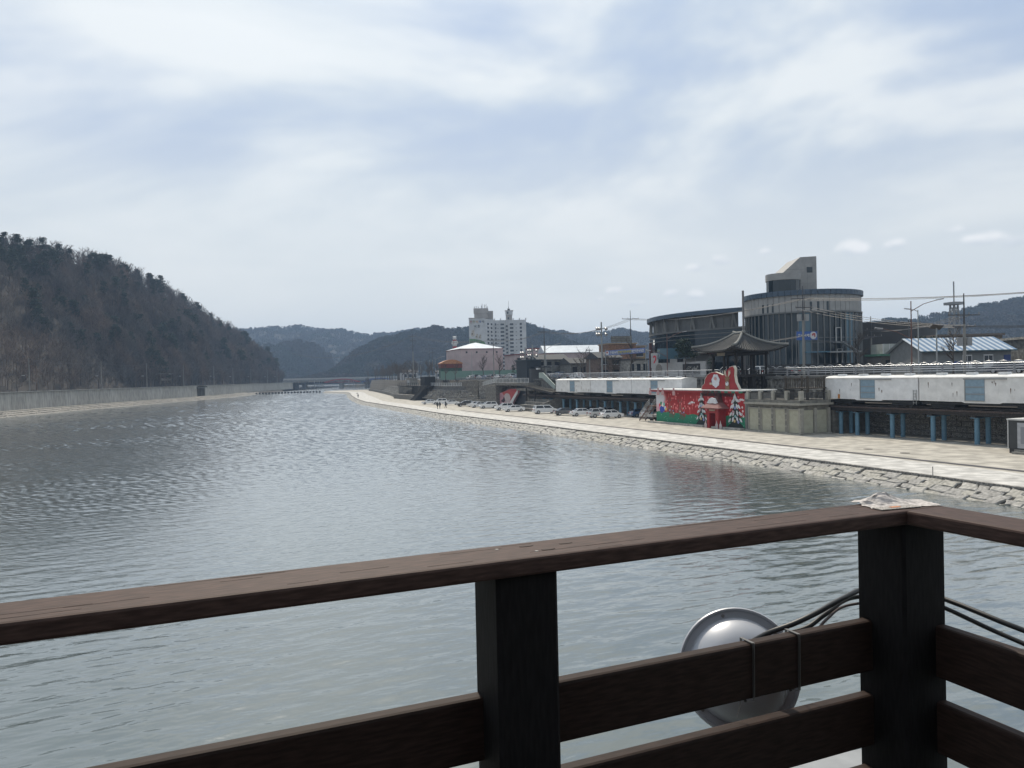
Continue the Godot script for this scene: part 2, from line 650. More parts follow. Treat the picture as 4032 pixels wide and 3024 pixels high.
func tree_bare(seed_: int, height: float, limbs: int, twigs: int, thick := 1.0, spread := 1.0) -> Array:
	# returns [trunk tool, crown tool]
	var g := RandomNumberGenerator.new()
	g.seed = seed_
	var tr := mb()
	var cr := mb()
	var lean := Vector3(g.randf_range(-0.06, 0.06), 1, g.randf_range(-0.06, 0.06))
	var r0 := height * 0.016 * thick
	var pts := []
	for i in 5:
		pts.append(lean * height * 0.78 * i / 4.0 + Vector3(g.randf_range(-1, 1), 0, g.randf_range(-1, 1)) * height * 0.012 * i)
	tube(tr, pts, [r0, r0 * 0.8, r0 * 0.6, r0 * 0.4, r0 * 0.2], 5, false)
	for l in limbs:
		var h := g.randf_range(0.28, 0.80)
		var f := h / 0.78 * 4.0
		var i := mini(int(f), 3)
		var a: Vector3 = pts[i].lerp(pts[i + 1], minf(f - i, 1.0))
		var an := g.randf() * TAU
		var len := height * g.randf_range(0.2, 0.36) * (1.15 - h * 0.6) * spread
		var dir := Vector3(cos(an) * 0.75, g.randf_range(0.45, 1.0), sin(an) * 0.75).normalized()
		var mid := a + dir * len * 0.55
		var tip := mid + (dir + Vector3(0, 0.35, 0)).normalized() * len * 0.55
		tube(cr, [a, mid, tip], [r0 * 0.42, r0 * 0.26, r0 * 0.10], 3, false)
		for t in twigs:
			var o := a.lerp(mid, g.randf_range(0.35, 1.0)) if g.randf() < 0.5 else mid.lerp(tip, g.randf())
			var d := (dir * 0.7 + Vector3(g.randf_range(-1, 1), g.randf_range(-0.1, 1.1), g.randf_range(-1, 1))).normalized()
			var tl := height * g.randf_range(0.06, 0.15)
			var side := d.cross(Vector3(g.randf_range(-1, 1), g.randf_range(-1, 1), g.randf_range(-1, 1))).normalized() * r0 * 0.16
			tri(cr, o - side, o + side, o + d * tl)
			var o2 := o + d * tl * 0.5
			var d2 := (d + Vector3(g.randf_range(-1, 1), g.randf_range(-0.3, 1), g.randf_range(-1, 1)) * 0.8).normalized()
			tri(cr, o2 - side * 0.6, o2 + side * 0.6, o2 + d2 * tl * 0.7)
	return [tr, cr]

func tree_pine(seed_: int, height: float, clumps: int, wide: float, low := 0.3) -> Array:
	var g := RandomNumberGenerator.new()
	g.seed = seed_
	var tr := mb()
	var cr := mb()
	var r0 := height * 0.02
	var pts := []
	for i in 5:
		pts.append(Vector3(g.randf_range(-1, 1) * 0.012 * i * height, height * 0.96 * i / 4.0, g.randf_range(-1, 1) * 0.012 * i * height))
	tube(tr, pts, [r0, r0 * 0.8, r0 * 0.6, r0 * 0.35, r0 * 0.1], 5, false)
	for c in clumps:
		var h := lerpf(low, 0.98, pow(g.randf(), 1.15))
		var i := mini(int(h / 0.96 * 4.0), 3)
		var a: Vector3 = pts[i].lerp(pts[i + 1], clampf(h / 0.96 * 4.0 - i, 0, 1))
		var an := g.randf() * TAU
		var reach := wide * (1.05 - h * 0.78) * g.randf_range(0.35, 1.0)
		var b := a + Vector3(cos(an), g.randf_range(0.0, 0.35), sin(an)) * reach
		tube(tr, [a, b], [r0 * 0.22, r0 * 0.08], 3, false)
		var cs := height * g.randf_range(0.045, 0.08)
		for k in 16:
			var o := b + Vector3(g.randf_range(-1, 1) * 1.25, g.randf_range(-0.45, 0.5), g.randf_range(-1, 1) * 1.25) * cs
			var d := Vector3(g.randf_range(-1, 1), g.randf_range(-0.2, 0.9), g.randf_range(-1, 1)).normalized() * cs * g.randf_range(0.6, 1.1)
			var sd := d.cross(Vector3(g.randf_range(-1, 1), g.randf_range(-1, 1), g.randf_range(-1, 1))).normalized() * cs * 0.34
			tri(cr, o - sd, o + sd, o + d)
	return [tr, cr]

func tree_thing(called: String, label: String, pair: Array, at: Vector3, m0: Material, m1: Material, group := "") -> Node3D:
	var t := thing(called, label, "tree", at, rr(0, TAU), group)
	part(pair[0], "trunk", m0, t)
	part(pair[1], "crown", m1, t)
	t.set_meta("plain", called)
	return t

func left_bank() -> void:
	# wall with its coping, ledge and stones
	var wall := thing("flood_wall", "long stained grey concrete flood wall below the wooded hill", "wall", wp(-300, 0, 1.8))
	var inv := wall.transform.affine_inverse()
	var conc := mat("stained wall concrete", Color(0.46, 0.44, 0.40), 0.95, "stain", Vector3(0.06, 0.014, 0.06))
	var z := 40.0
	var gap0 := -405.0
	var gap1 := -424.0
	while z > -690.0:
		var e := z - 9.0
		if z <= gap0 and z > gap1:
			z = e
			continue
		var st := mb()
		var pts := [wp(z, 0, 1.6), wp(e + 0.12, 0, 1.6), wp(e + 0.12, -0.35, 7.3), wp(z, -0.35, 7.3), wp(z, -1.0, 1.6), wp(e + 0.12, -1.0, 1.6), wp(e + 0.12, -1.0, 7.3), wp(z, -1.0, 7.3)]
		for i in 8:
			pts[i] = inv * pts[i]
		quad(st, pts[0], pts[1], pts[2], pts[3])
		quad(st, pts[3], pts[2], pts[6], pts[7])
		quad(st, pts[5], pts[4], pts[7], pts[6])
		quad(st, pts[1], pts[5], pts[6], pts[2])
		quad(st, pts[4], pts[0], pts[3], pts[7])
		part(st, "wall_panel", M["stained wall concrete"] if rng.randf() < 0.65 else mat("darker wall concrete", Color(0.42, 0.40, 0.36), 0.95, "stain", Vector3(0.08, 0.02, 0.08)), wall)
		z = e
	var st := mb()
	z = 40.0
	while z > -690.0:
		var e := z - 8.0
		if not (z <= gap0 and z > gap1):
			for f in [[0.12, 7.3, 0.12, 7.52], [0.12, 7.52, -1.1, 7.52]]:
				quad(st, inv * wp(z, f[0], f[1]), inv * wp(e, f[0], f[1]), inv * wp(e, f[2], f[3]), inv * wp(z, f[2], f[3]))
		z = e
	part(st, "coping", plain("pale coping concrete", 0.46, 0.45, 0.42, 0.9, "blotch", 0.2), wall)
	# recessed gate bay with a sloping apron
	var gate := thing("floodgate", "dark floodgate recess with a sloping concrete apron in the long wall", "floodgate", wp(-414, -2, 1.8))
	inv = gate.transform.affine_inverse()
	st = mb()
	quad(st, inv * wp(-403, -5, 1.4), inv * wp(-426, -5, 1.4), inv * wp(-426, -5, 7.6), inv * wp(-403, -5, 7.6))
	quad(st, inv * wp(-403, -0.5, 1.4), inv * wp(-403, -5, 1.4), inv * wp(-403, -5, 7.6), inv * wp(-403, -0.5, 7.6))
	quad(st, inv * wp(-426, -5, 1.4), inv * wp(-426, -0.5, 1.4), inv * wp(-426, -0.5, 7.6), inv * wp(-426, -5, 7.6))
	part(st, "recess", M["stained wall concrete"], gate)
	st = mb()
	for k in 9:
		bar(st, inv * wp(-405 - k * 2.2, -0.6, 6.1), inv * wp(-405 - k * 2.2, -4.9, 6.5), 0.3, 0.3)
	bar(st, inv * wp(-403, -0.7, 6.3), inv * wp(-426, -0.7, 6.3), 0.3, 0.4)
	part(st, "gate_beam", plain("black gate steel", 0.10, 0.10, 0.10, 0.6), gate)
	st = mb()
	quad(st, inv * wp(-424, -0.4, 1.8), inv * wp(-436, 2.4, 1.8), inv * wp(-428, -0.3, 6.4), inv * wp(-424, -0.4, 6.4))
	quad(st, inv * wp(-436, 2.4, 1.8), inv * wp(-438, -0.4, 1.8), inv * wp(-428.2, -0.5, 6.4), inv * wp(-428, -0.3, 6.4))
	part(st, "apron", M["stained wall concrete"], gate)
	# ledge
	st = mb()
	run(st, 40, -520, Vector2(0, 1.8), Vector2(2.2, 1.75))
	run(st, 40, -520, Vector2(2.2, 1.75), Vector2(2.2, 1.35))
	struct(st, "ledge_path", plain("ledge concrete", 0.52, 0.48, 0.41, 0.9, "blotch", 0.2))
	var rev := thing("stone_revetment", "low strip of pale stones below the flood wall", "stone bank", wp(-300, 3, 0))
	inv = rev.transform.affine_inverse()
	st = mb()
	z = 0.0
	while z > -640.0:
		quad(st, inv * wp(z, 6.2, -0.2), inv * wp(z - 8.0, 6.2, -0.2), inv * wp(z - 8.0, 2.1, 1.45), inv * wp(z, 2.1, 1.45))
		z -= 8.0
	part(st, "bed", M["dark mortar bed"], rev)
	st = mb()
	z = -170.0
	while z > -560.0:
		var wd := rr(0.9, 1.9)
		for r in 3:
			var c := wp(z - wd * 0.5 + rr(-0.2, 0.2), 2.8 + r * 1.3, 1.15 - r * 0.5)
			box(st, inv * c, Vector3(1.15 * rr(0.75, 1.05), 0.35, wd * rr(0.72, 0.95)), Basis(Vector3(0, 0, 1), -0.36 + rr(-0.1, 0.1)) * Basis(Vector3.UP, rr(-0.3, 0.3)))
		z -= wd
	var o := part(st, "stones", plain("bleached stone", 0.43, 0.405, 0.36, 0.9, "dirt", 0.5), rev)
	o.set_meta("kind", "stuff")
	# road behind the wall
	st = mb()
	run(st, 40, -790, Vector2(-60, 7.35), Vector2(-1.0, 7.35))
	struct(st, "road", plain("old grey asphalt", 0.09, 0.088, 0.085, 0.95, "blotch", 0.1))
	# hill
	for r in [[-330, 100, -190], [-310, 84, -260], [-287, 80.5, -330], [-266, 79.5, -400], [-256, 79, -420], [-249, 79, -447], [-246, 78.5, -474], [-245, 76, -503], [-243, 71, -543], [-241, 61.5, -587], [-240.5, 53, -634], [-240, 45.5, -684], [-241, 34, -726], [-239, 20.5, -758], [-233, 8.5, -778]]:
		RIDGE.append(Vector3(r[0], r[1], r[2]))
	hill_noise.seed = 3
	hill_noise.frequency = 0.1
	hill_noise.fractal_octaves = 3
	var vs := PackedVector3Array()
	var ix := PackedInt32Array()
	var nu := 150
	var nv := 44
	for i in nu + 1:
		for j in nv + 1:
			vs.append(hill_point(float(i) / nu, 2.0 * j / nv))
			if i < nu and j < nv:
				var k := i * (nv + 1) + j
				ix.append_array([k, k + 1, k + nv + 1, k + 1, k + nv + 2, k + nv + 1])
	var hs := SurfaceTool.new()
	hs.begin(Mesh.PRIMITIVE_TRIANGLES)
	for k in ix:
		hs.add_vertex(vs[k])
	struct(hs, "hill", plain("leaf litter", 0.045, 0.036, 0.030, 0.95, "forest", 0.06))
	# trees
	var bark := plain("grey bark", 0.085, 0.075, 0.066, 0.9, "", 1.0)
	var twig := mat("twig brown", Color(0.112, 0.090, 0.076), 0.9, "", Vector3.ONE, {"vc": 1})
	var pinebark := plain("pine bark", 0.07, 0.05, 0.04, 0.9, "", 1.0)
	var needle := mat("pine needles", Color(0.022, 0.040, 0.026), 0.85, "", Vector3.ONE, {"vc": 1, "back": Color(0.01, 0.02, 0.01)})
	var bare := []
	for k in 4:
		var pr := tree_bare(100 + k, 10.0, 11, 9, 1.0, 1.0)
		pr[0].append_from(mesh_of(pr[1]), 0, Transform3D.IDENTITY)
		bare.append(pr[0])
	var meshes := []
	for b in bare:
		meshes.append(mesh_of(b))
	# the wood on the slope reads as one mass
	var places := [[], [], [], []]
	var tints := [[], [], [], []]
	for k in 15000:
		var u := rr(0.08, 1.0)
		var v := rng.randf() * 0.99
		var p := hill_point(u, v)
		var w := rng.randi() % 4
		var sc := rr(0.55, 1.05)
		places[w].append(Transform3D(Basis(Vector3.UP, rr(0, TAU)).scaled(Vector3(sc, sc * rr(0.85, 1.15), sc)), p - Vector3.UP * 0.3))
		var warm := hill_noise.get_noise_2d(u * 130.0 + 50.0, v * 25.0)
		var b := rr(0.5, 1.55)
		tints[w].append(Color(b * (0.92 + warm * 0.5), b * (0.95 + warm * 0.25), b * (1.0 + warm * 0.05)))
	for w in 4:
		stuff("hillside_wood", meshes[w], twig, places[w], tints[w], ["grey leafless wood covering the steep hill above the flood wall", "brown leafless wood mixed over the same steep hillside", "thin bare saplings scattered through the hillside wood", "taller bare trees scattered through the hillside wood"][w], "woodland")
	# bare trees along the ridge, each one seen against the sky
	for k in 3:
		proto["ridge%d" % k] = tree_bare(140 + k, 10.0, 14, 10, 1.5, 0.85)
	var firsts := [null, null, null]
	var lb := "leafless slender tree on the skyline of the wooded hill"
	for k in 190:
		var u := 0.20 + 0.78 * k / 190.0 + rr(-0.002, 0.002)
		var w := k % 3
		var p := hill_point(u, rr(0.96, 1.03)) - Vector3.UP * 0.4
		var sc := rr(0.9, 1.4) * (1.0 if u < 0.9 else 0.7)
		if firsts[w] == null:
			firsts[w] = tree_thing("bare_tree", lb, proto["ridge%d" % w], p, bark, twig, "leafless trees along the hill ridge")
			firsts[w].scale = Vector3.ONE * sc
		else:
			copy(firsts[w], p, rr(0, TAU), lb, sc)
	# pines: along the ridge, and dark ones standing in the slope
	var pines := []
	for k in 4:
		pines.append(tree_pine(200 + k, 13.0, 58 + k * 6, 3.0 + k * 0.3, 0.22 + 0.05 * k))
	var pf := [null, null, null, null]
	var spots := []
	for u in [0.205, 0.225, 0.243, 0.262, 0.285, 0.296, 0.318, 0.335, 0.368, 0.395, 0.402, 0.425, 0.468, 0.474, 0.505, 0.53, 0.538, 0.562, 0.61, 0.615, 0.648, 0.69, 0.72, 0.742, 0.765, 0.79, 0.805, 0.835, 0.858, 0.885, 0.91, 0.94]:
		spots.append([u, rr(0.95, 1.0), rr(0.7, 1.1) * (1.15 - u * 0.35)])
	for k in 24:
		spots.append([rr(0.16, 0.3), rr(0.75, 0.98), rr(0.7, 1.05)])
	for k in 120:
		spots.append([rr(0.16, 0.92), rr(0.2, 0.94), rr(0.55, 1.05)])
	for k in 10:
		spots.append([rr(0.30, 0.36), rr(0.03, 0.16), rr(0.6, 0.95)])
	for k in spots.size():
		var w := k % 4
		var p := hill_point(spots[k][0], spots[k][1]) - Vector3.UP * 0.5
		var l := "dark green pine standing on the hill skyline" if k < 32 else "dark green pine among the leafless trees of the hillside"
		if pf[w] == null:
			pf[w] = tree_thing("pine_tree", l, pines[w], p, pinebark, needle, "pines on the wooded hill")
			pf[w].scale = Vector3.ONE * spots[k][2]
		else:
			copy(pf[w], p, rr(0, TAU), l, spots[k][2])
	# poles with road lamps along the wall road
	var pole_at := [[-165.8, 17.4, -264.4], [-170.0, 19.3, -318.8], [-172.1, 20.0, -362.8], [-174.6, 18.8, -409.4], [-178.3, 18.9, -460.6], [-189.8, 19.9, -523.9], [-198.6, 20.4, -585.7], [-202.5, 20.6, -637.6], [-205.0, 19.9, -672.0]]
	var cm := plain("pole concrete", 0.30, 0.29, 0.27, 0.85, "grain", 1.0)
	var dark := plain("dark fitting", 0.05, 0.05, 0.055, 0.5, "")
	var first: Node3D = null
	for k in pole_at.size():
		var q: Array = pole_at[k]
		var l := "concrete power pole with a road lamp behind the flood wall"
		if first == null:
			first = thing("power_pole", l, "pole", Vector3(q[0], 7.35, q[2]), 0.2, "poles along the flood wall road")
			var s := mb()
			tube(s, [Vector3.ZERO, Vector3(0, 11.5, 0)], [0.2, 0.12], 8)
			part(s, "shaft", cm, first)
			s = mb()
			bar(s, Vector3(-0.9, 10.9, 0), Vector3(0.9, 10.9, 0), 0.1, 0.1)
			bar(s, Vector3(-0.6, 9.6, 0), Vector3(0.6, 9.6, 0), 0.1, 0.1)
			part(s, "crossarm", dark, first)
			s = mb()
			tube(s, [Vector3(0, 5.2, 0), Vector3(-0.8, 5.5, 0), Vector3(-1.5, 5.5, 0)], [0.05], 5)
			part(s, "lamp_arm", dark, first)
			s = mb()
			box(s, Vector3(-1.8, 5.5, 0), Vector3(0.9, 0.16, 0.4))
			part(s, "lamp_head", plain("lamp white", 0.7, 0.7, 0.7, 0.3, ""), first)
			first.set_meta("plain", "power_pole")
		else:
			copy(first, Vector3(q[0], 7.35, q[2]), 0.2 + rr(-0.1, 0.1))
		if k < pole_at.size() - 1:
			var n: Array = pole_at[k + 1]
			var s2 := mb()
			for h in [[10.95, 0.8], [10.95, -0.8], [9.6, 0.0], [7.6, 0.0]]:
				tube(s2, sag(Vector3(q[0] + h[1], 7.35 + h[0], q[2]), Vector3(n[0] + h[1], 7.35 + h[0], n[2]), 0.9, 6), [0.025], 3, false)
			tag(part(s2, "power_line", dark, self), "power lines strung between the poles above the flood wall", "wires", "power lines above the flood wall")
	# the two-storey house at the hill foot
	var h := thing("hillside_house", "small pale two storey house with balconies at the hill foot", "house", Vector3(-186, 7.35, -404), 0.12)
	var s := mb()
	slab(s, Vector3(-4, 0, -9), Vector3(2.6, 6.6, 9))
	part(s, "wall", plain("dull cream wall", 0.36, 0.33, 0.28, 0.9, "blotch", 0.3), h)
	s = mb()
	slab(s, Vector3(-5, 6.6, -10.5), Vector3(4.6, 7.0, 10.5))
	part(s, "roof", plain("grey roof slab", 0.3, 0.29, 0.27, 0.9, "blotch", 0.3), h)
	for f in 2:
		s = mb()
		slab(s, Vector3(2.6, 0.1 + f * 3.2, -9), Vector3(4.3, 0.3 + f * 3.2, 9))
		slab(s, Vector3(4.2, 0.3 + f * 3.2, -9), Vector3(4.3, 1.2 + f * 3.2, 9))
		part(s, "balcony", M["dull cream wall"], h)
		for k in 3:
			s = mb()
			slab(s, Vector3(2.61, 0.5 + f * 3.2, -8 + k * 6.0), Vector3(2.66, 2.6 + f * 3.2, -4 + k * 6.0))
			part(s, "window", plain("dark window", 0.02, 0.024, 0.03, 0.15, ""), h)
	for k in 4:
		s = mb()
		slab(s, Vector3(4.0, 0, -9 + k * 5.85), Vector3(4.35, 6.6, -8.6 + k * 5.85))
		part(s, "column", M["dull cream wall"], h)

# ---------------------------------------------------------------- far hills, bridge, stepping stones
func ridge_hill(called: String, pts: Array, depth: float, foot_y: float, m: Material, lump: float, trees: int, label: String) -> void:
	var nz := FastNoiseLite.new()
	nz.seed = called.hash() % 77 + int(pts[0][0])
	nz.frequency = 0.006
	nz.fractal_octaves = 5
	var cols := 150
	var rows := 26
	var get_p := func(u: float, v: float) -> Vector3:
		var f: float = u * (pts.size() - 1)
		var i := mini(int(f), pts.size() - 2)
		var a := Vector3(pts[i][0], pts[i][1], pts[i][2])
		var b := Vector3(pts[i + 1][0], pts[i + 1][1], pts[i + 1][2])
		var r := a.lerp(b, smoothstep(0.0, 1.0, f - i))
		var p := r + Vector3(-r.x / r.z * depth, 0, depth) * (1.0 - v) if v <= 1.0 else r + Vector3(0, 0, -depth * 0.8) * (v - 1.0)
		var h: float = lerpf(foot_y, r.y, pow(clampf(v, 0, 1), 0.85)) if v <= 1.0 else lerpf(r.y, foot_y, v - 1.0)
		p.y = h + nz.get_noise_2d(p.x, p.z * 1.0) * lump * sin(clampf(v, 0, 1) * PI) + nz.get_noise_2d(p.x * 4.0, 7.0) * lump * 0.10
		p.y = maxf(p.y, foot_y + 1.5 * clampf(v, 0, 1))
		return p
	var hs := SurfaceTool.new()
	hs.begin(Mesh.PRIMITIVE_TRIANGLES)
	var g := []
	for i in cols + 1:
		for j in rows + 1:
			g.append(get_p.call(float(i) / cols, 1.35 * j / rows))
	for i in cols:
		for j in rows:
			var k := i * (rows + 1) + j
			quad(hs, g[k], g[k + rows + 1], g[k + rows + 2], g[k + 1])
	struct(hs, called, m)
	var places := []
	var tints := []
	for k in trees:
		var u := rng.randf()
		var v := 1.0 - pow(rng.randf(), 1.15) * 0.97
		var p: Vector3 = get_p.call(u, v)
		var sc := rr(4.0, 7.5)
		places.append(Transform3D(Basis(Vector3.UP, rr(0, TAU)).scaled(Vector3(sc * 0.8, sc, sc * 0.8)), p - Vector3.UP))
		var green := smoothstep(-0.1, 0.25, nz.get_noise_2d(p.x * 1.6 + 300.0, p.z * 1.6))
		var b := rr(0.7, 1.3)
		tints.append(Color(lerpf(0.052, 0.026, green) * b, lerpf(0.046, 0.038, green) * b, lerpf(0.038, 0.027, green) * b))
	stuff("distant_wood", canopy_mesh(), mat("distant canopy", Color(1, 1, 1), 0.95, "", Vector3.ONE, {"vc": 1}), places, tints, label, "woodland")

func canopy_mesh() -> ArrayMesh:
	if proto.has("canopy"):
		return proto.canopy
	var g := RandomNumberGenerator.new()
	g.seed = 8
	var st := mb()
	for k in 34:
		var a := g.randf() * TAU
		var h := g.randf_range(0.15, 1.0)
		var r := 0.52 * sqrt(1.0 - pow(absf(h - 0.45) / 0.62, 2.0)) if absf(h - 0.45) < 0.6 else 0.1
		var o := Vector3(cos(a) * r, h, sin(a) * r) * 0.9
		var d := Vector3(cos(a), g.randf_range(0.2, 1.2), sin(a)).normalized() * 0.26
		var s := d.cross(Vector3(g.randf_range(-1, 1), g.randf_range(-1, 1), g.randf_range(-1, 1))).normalized() * 0.17
		tri(st, o - s - d * 0.5, o + s - d * 0.5, o + d)
	tube(st, [Vector3.ZERO, Vector3(0, 0.9, 0)], [0.03, 0.01], 3, false)
	proto.canopy = mesh_of(st)
	return proto.canopy

func far_country() -> void:
	var fm := plain("distant forest floor", 0.019, 0.020, 0.016, 0.95, "forest", 0.012)
	var A := [[-860, 150, -1900], [-760, 146, -1900]]
	for q in [[-655, 138], [-575, 141], [-518, 142], [-461, 132], [-415, 130], [-370, 118], [-313, 119], [-267, 123], [-232, 128], [-187, 125], [-118, 119], [-27, 124], [42, 130], [88, 119], [144, 103], [240, 90], [420, 80]]:
		A.append([q[0], q[1], -1900])
	ridge_hill("far_hill", A, 520.0, 5.0, fm, 34.0, 14000, "blue grey wooded ridge closing the far end of the valley")
	ridge_hill("foothill", [[-520, 60, -1320], [-444, 74, -1300], [-403, 68, -1300], [-374, 72, -1300], [-357, 74, -1300], [-335, 70, -1300], [-322, 61, -1300], [-305, 48, -1300], [-300, 31, -1300], [-292, 4, -1290]], 150.0, 5.0, fm, 14.0, 3000, "dark wooded knoll beyond the far bridge")
	ridge_hill("middle_hill", [[-268, 4, -1110], [-250, 16, -1110], [-236, 28, -1105], [-222, 40, -1100], [-205, 53, -1100], [-186, 63, -1100], [-151, 71, -1100], [-140, 74, -1100], [-117, 77, -1100], [-105, 79, -1100], [-90, 74, -1100], [-60, 77, -1100], [-36, 79, -1100], [-2, 81, -1100], [23, 80, -1100], [33, 77, -1100], [44, 70, -1100], [67, 64, -1100], [120, 40, -1100], [180, 8, -1100]], 150.0, 5.0, fm, 18.0, 7500, "wooded hill rising behind the white apartment block")
	var Dp := [[-60, 60, -1500]]
	for q in [[29, 88], [61, 94], [101, 88], [124, 84], [144, 85], [158, 87], [175, 86], [196, 90], [210, 94], [230, 89], [244, 84], [270, 80], [330, 74], [420, 66], [560, 60]]:
		Dp.append([q[0], q[1], -1500])
	ridge_hill("far_hill", Dp, 420.0, 7.0, fm, 24.0, 6500, "hazy peaked hill between the market houses and the glass building")
	ridge_hill("right_hill", [[360, 40, -1000], [429, 60, -1000], [454, 62, -1000], [473, 64, -1000], [489, 68, -1000], [504, 67, -1000], [546, 74, -1000], [579, 75, -1000], [591, 80, -1000], [610, 85, -1000], [636, 89, -1000], [653, 90, -1000], [667, 94, -1000], [720, 104, -1000], [830, 120, -990], [960, 130, -960]], 420.0, 8.0, fm, 24.0, 7500, "hazy wooded ridge behind the striped roof warehouse")
	# valley floor beyond the bridge
	var st := mb()
	quad(st, Vector3(-1500, 3.0, -1500), Vector3(1500, 3.0, -1500), Vector3(1500, 3.0, -2600), Vector3(-1500, 3.0, -2600))
	quad(st, Vector3(-1500, -1, -1490), Vector3(1500, -1, -1490), Vector3(1500, 3.0, -1500), Vector3(-1500, 3.0, -1500))
	for q in [[-1500.0, -345.0, -1500.0, -420.0], [-196.0, 1500.0, -215.0, 1500.0]]:
		quad(st, Vector3(q[0], 2.6, -900), Vector3(q[1], 2.6, -900), Vector3(q[3], 3.0, -1500), Vector3(q[2], 3.0, -1500))
		quad(st, Vector3(q[0], -1, -898), Vector3(q[1], -1, -898), Vector3(q[1], 2.6, -900), Vector3(q[0], 2.6, -900))
	quad(st, Vector3(-196, -1, -900), Vector3(-215, -1, -1500), Vector3(-215, 3.0, -1500), Vector3(-196, 2.6, -900))
	quad(st, Vector3(-1500, 7.3, -400), Vector3(-208, 7.3, -400), Vector3(-208, 7.3, -1010), Vector3(-1500, 7.3, -1010))
	struct(st, "valley_floor", plain("dry winter field", 0.20, 0.165, 0.115, 0.95, "blotch", 0.01))
	# upper town ground and the embankment face below it
	st = mb()
	quad(st, bk(-300, 27.4, UPR), bk(-300, 2200, UPR), bk(110, 2200, UPR), bk(110, 27.4, UPR))
	quad(st, bk(110, 27.4, UPR), bk(110, 2200, UPR), bk(480, 2200, UPR), bk(480, 70, UPR))
	quad(st, bk(480, 70, UPR), bk(480, 2200, UPR), bk(1200, 2200, UPR), bk(1200, 269, UPR))
	struct(st, "upper_road", plain("town asphalt", 0.13, 0.128, 0.122, 0.95, "blotch", 0.06))
	st = mb()
	quad(st, bk(480, 68, 0.0), bk(110, 27.0, 0.0), bk(110, 27.4, UPR), bk(480, 70, UPR))
	quad(st, bk(1200, 264, 0.0), bk(480, 68, 0.0), bk(480, 70, UPR), bk(1200, 269, UPR))
	struct(st, "embankment", plain("embankment rubble", 0.22, 0.20, 0.17, 0.95, "dirt", 0.1))
	# stepping stones
	var sm := plain("dark step stone", 0.045, 0.045, 0.045, 0.9)
	var sb := mb()
	prism(sb, [Vector2(-0.6, -1.6), Vector2(0.6, -1.6), Vector2(0.56, 0.95), Vector2(0.48, 1.05), Vector2(-0.48, 1.05), Vector2(-0.56, 0.95)], -0.7, 0.7)
	var mesh := mesh_of(sb)
	for k in 24:
		var o := inst(mesh, "stepping_stone", sm, self, Vector3(-185, WL, -536).lerp(Vector3(-138, WL, -552), k / 23.0))
		o.rotation.y = rr(-0.12, 0.12)
		tag(o, "square dark stepping stone in the row across the far river", "stepping stone", "stepping stones across the river")
	# low weir bank at the foot of the wall
	st = mb()
	for k in 8:
		var zz := -520.0 - k * 10.0
		quad(st, wp(zz, 0, 1.5), wp(zz, 5 - k * 0.5, 0.1), wp(zz - 10.0, 5 - (k + 1) * 0.5, 0.1), wp(zz - 10.0, 0, 1.5))
	struct(st, "gravel_bar", plain("pale gravel", 0.40, 0.375, 0.33, 0.95, "dirt", 0.3))
	far_bridge()

func far_bridge() -> void:
	var b := thing("road_bridge", "far grey road bridge with red and blue arches over the river", "bridge", Vector3(-180, WL, -800), -0.05)
	var conc := plain("bridge concrete", 0.30, 0.30, 0.29, 0.9, "blotch", 0.1)
	var st := mb()
	slab(st, Vector3(-70, 7.6, -5), Vector3(110, 9.6, 5))
	part(st, "deck", conc, b)
	st = mb()
	slab(st, Vector3(-70, 9.6, 4.6), Vector3(110, 11.2, 4.9))
	part(st, "parapet", plain("pale parapet", 0.45, 0.45, 0.44, 0.8, "grain", 0.3), b)
	for x in [-36.0, 3.0, 30.0, 62.0]:
		st = mb()
		slab(st, Vector3(x - 1.6, -2, -4), Vector3(x + 1.6, 5.6, 4))
		slab(st, Vector3(x - 3.2, 5.6, -4.4), Vector3(x + 3.2, 7.6, 4.4))
		part(st, "pier", conc, b)
	for x in [-24.0, -19.0, 12.0, 17.0]:
		st = mb()
		for z in [-3.5, 5.5]:
			bar(st, Vector3(x, -1.5, z), Vector3(x, 8.4, z), 0.5, 0.5)
			bar(st, Vector3(x - 1.2, 1.0, z), Vector3(x + 1.2, 5.0, z), 0.25, 0.25)
			bar(st, Vector3(x + 1.2, 1.0, z), Vector3(x - 1.2, 5.0, z), 0.25, 0.25)
		bar(st, Vector3(x, 8.2, -3.5), Vector3(x, 8.2, 5.5), 0.5, 0.4)
		part(st, "lattice_leg", plain("pale lattice steel", 0.32, 0.34, 0.36, 0.6), b)
	var cols := [["red arch paint", 0.32, 0.03, 0.03, -14.0, 24.0], ["blue arch paint", 0.03, 0.07, 0.25, 26.0, 62.0]]
	for c in cols:
		st = mb()
		var pts := []
		for k in 13:
			var u := k / 12.0
			pts.append(Vector3(lerpf(c[4], c[5], u), 6.2 + 3.2 * sin(u * PI), 5.6))
		for k in 12:
			bar(st, pts[k], pts[k + 1], 0.4, 0.9)
		for k in range(1, 12, 2):
			bar(st, pts[k], Vector3(pts[k].x, 6.2, 5.6), 0.2, 0.25)
		bar(st, pts[0], pts[12], 0.4, 0.4)
		part(st, "arch", plain(c[0], c[1], c[2], c[3], 0.5, ""), b)
	st = mb()
	slab(st, Vector3(-70, -2, -6), Vector3(-44, 7.6, 6))
	part(st, "abutment", M["bridge concrete"], b)

# ================================================================ buildings
# facade axes: x runs right along the front seen from the river, y up, z out towards the river
func front(x := 0.0) -> Transform3D:
	return Transform3D(Basis(Vector3(0, 0, 1), Vector3.UP, Vector3(-1, 0, 0)), Vector3(x, 0, 0))

func fpart(poly: Array, d0: float, d1: float, called: String, m: Material, parent: Node, x := 0.0) -> MeshInstance3D:
	var st := mb()
	prism(st, poly, d0, d1, front(x))
	return part(st, called, m, parent)

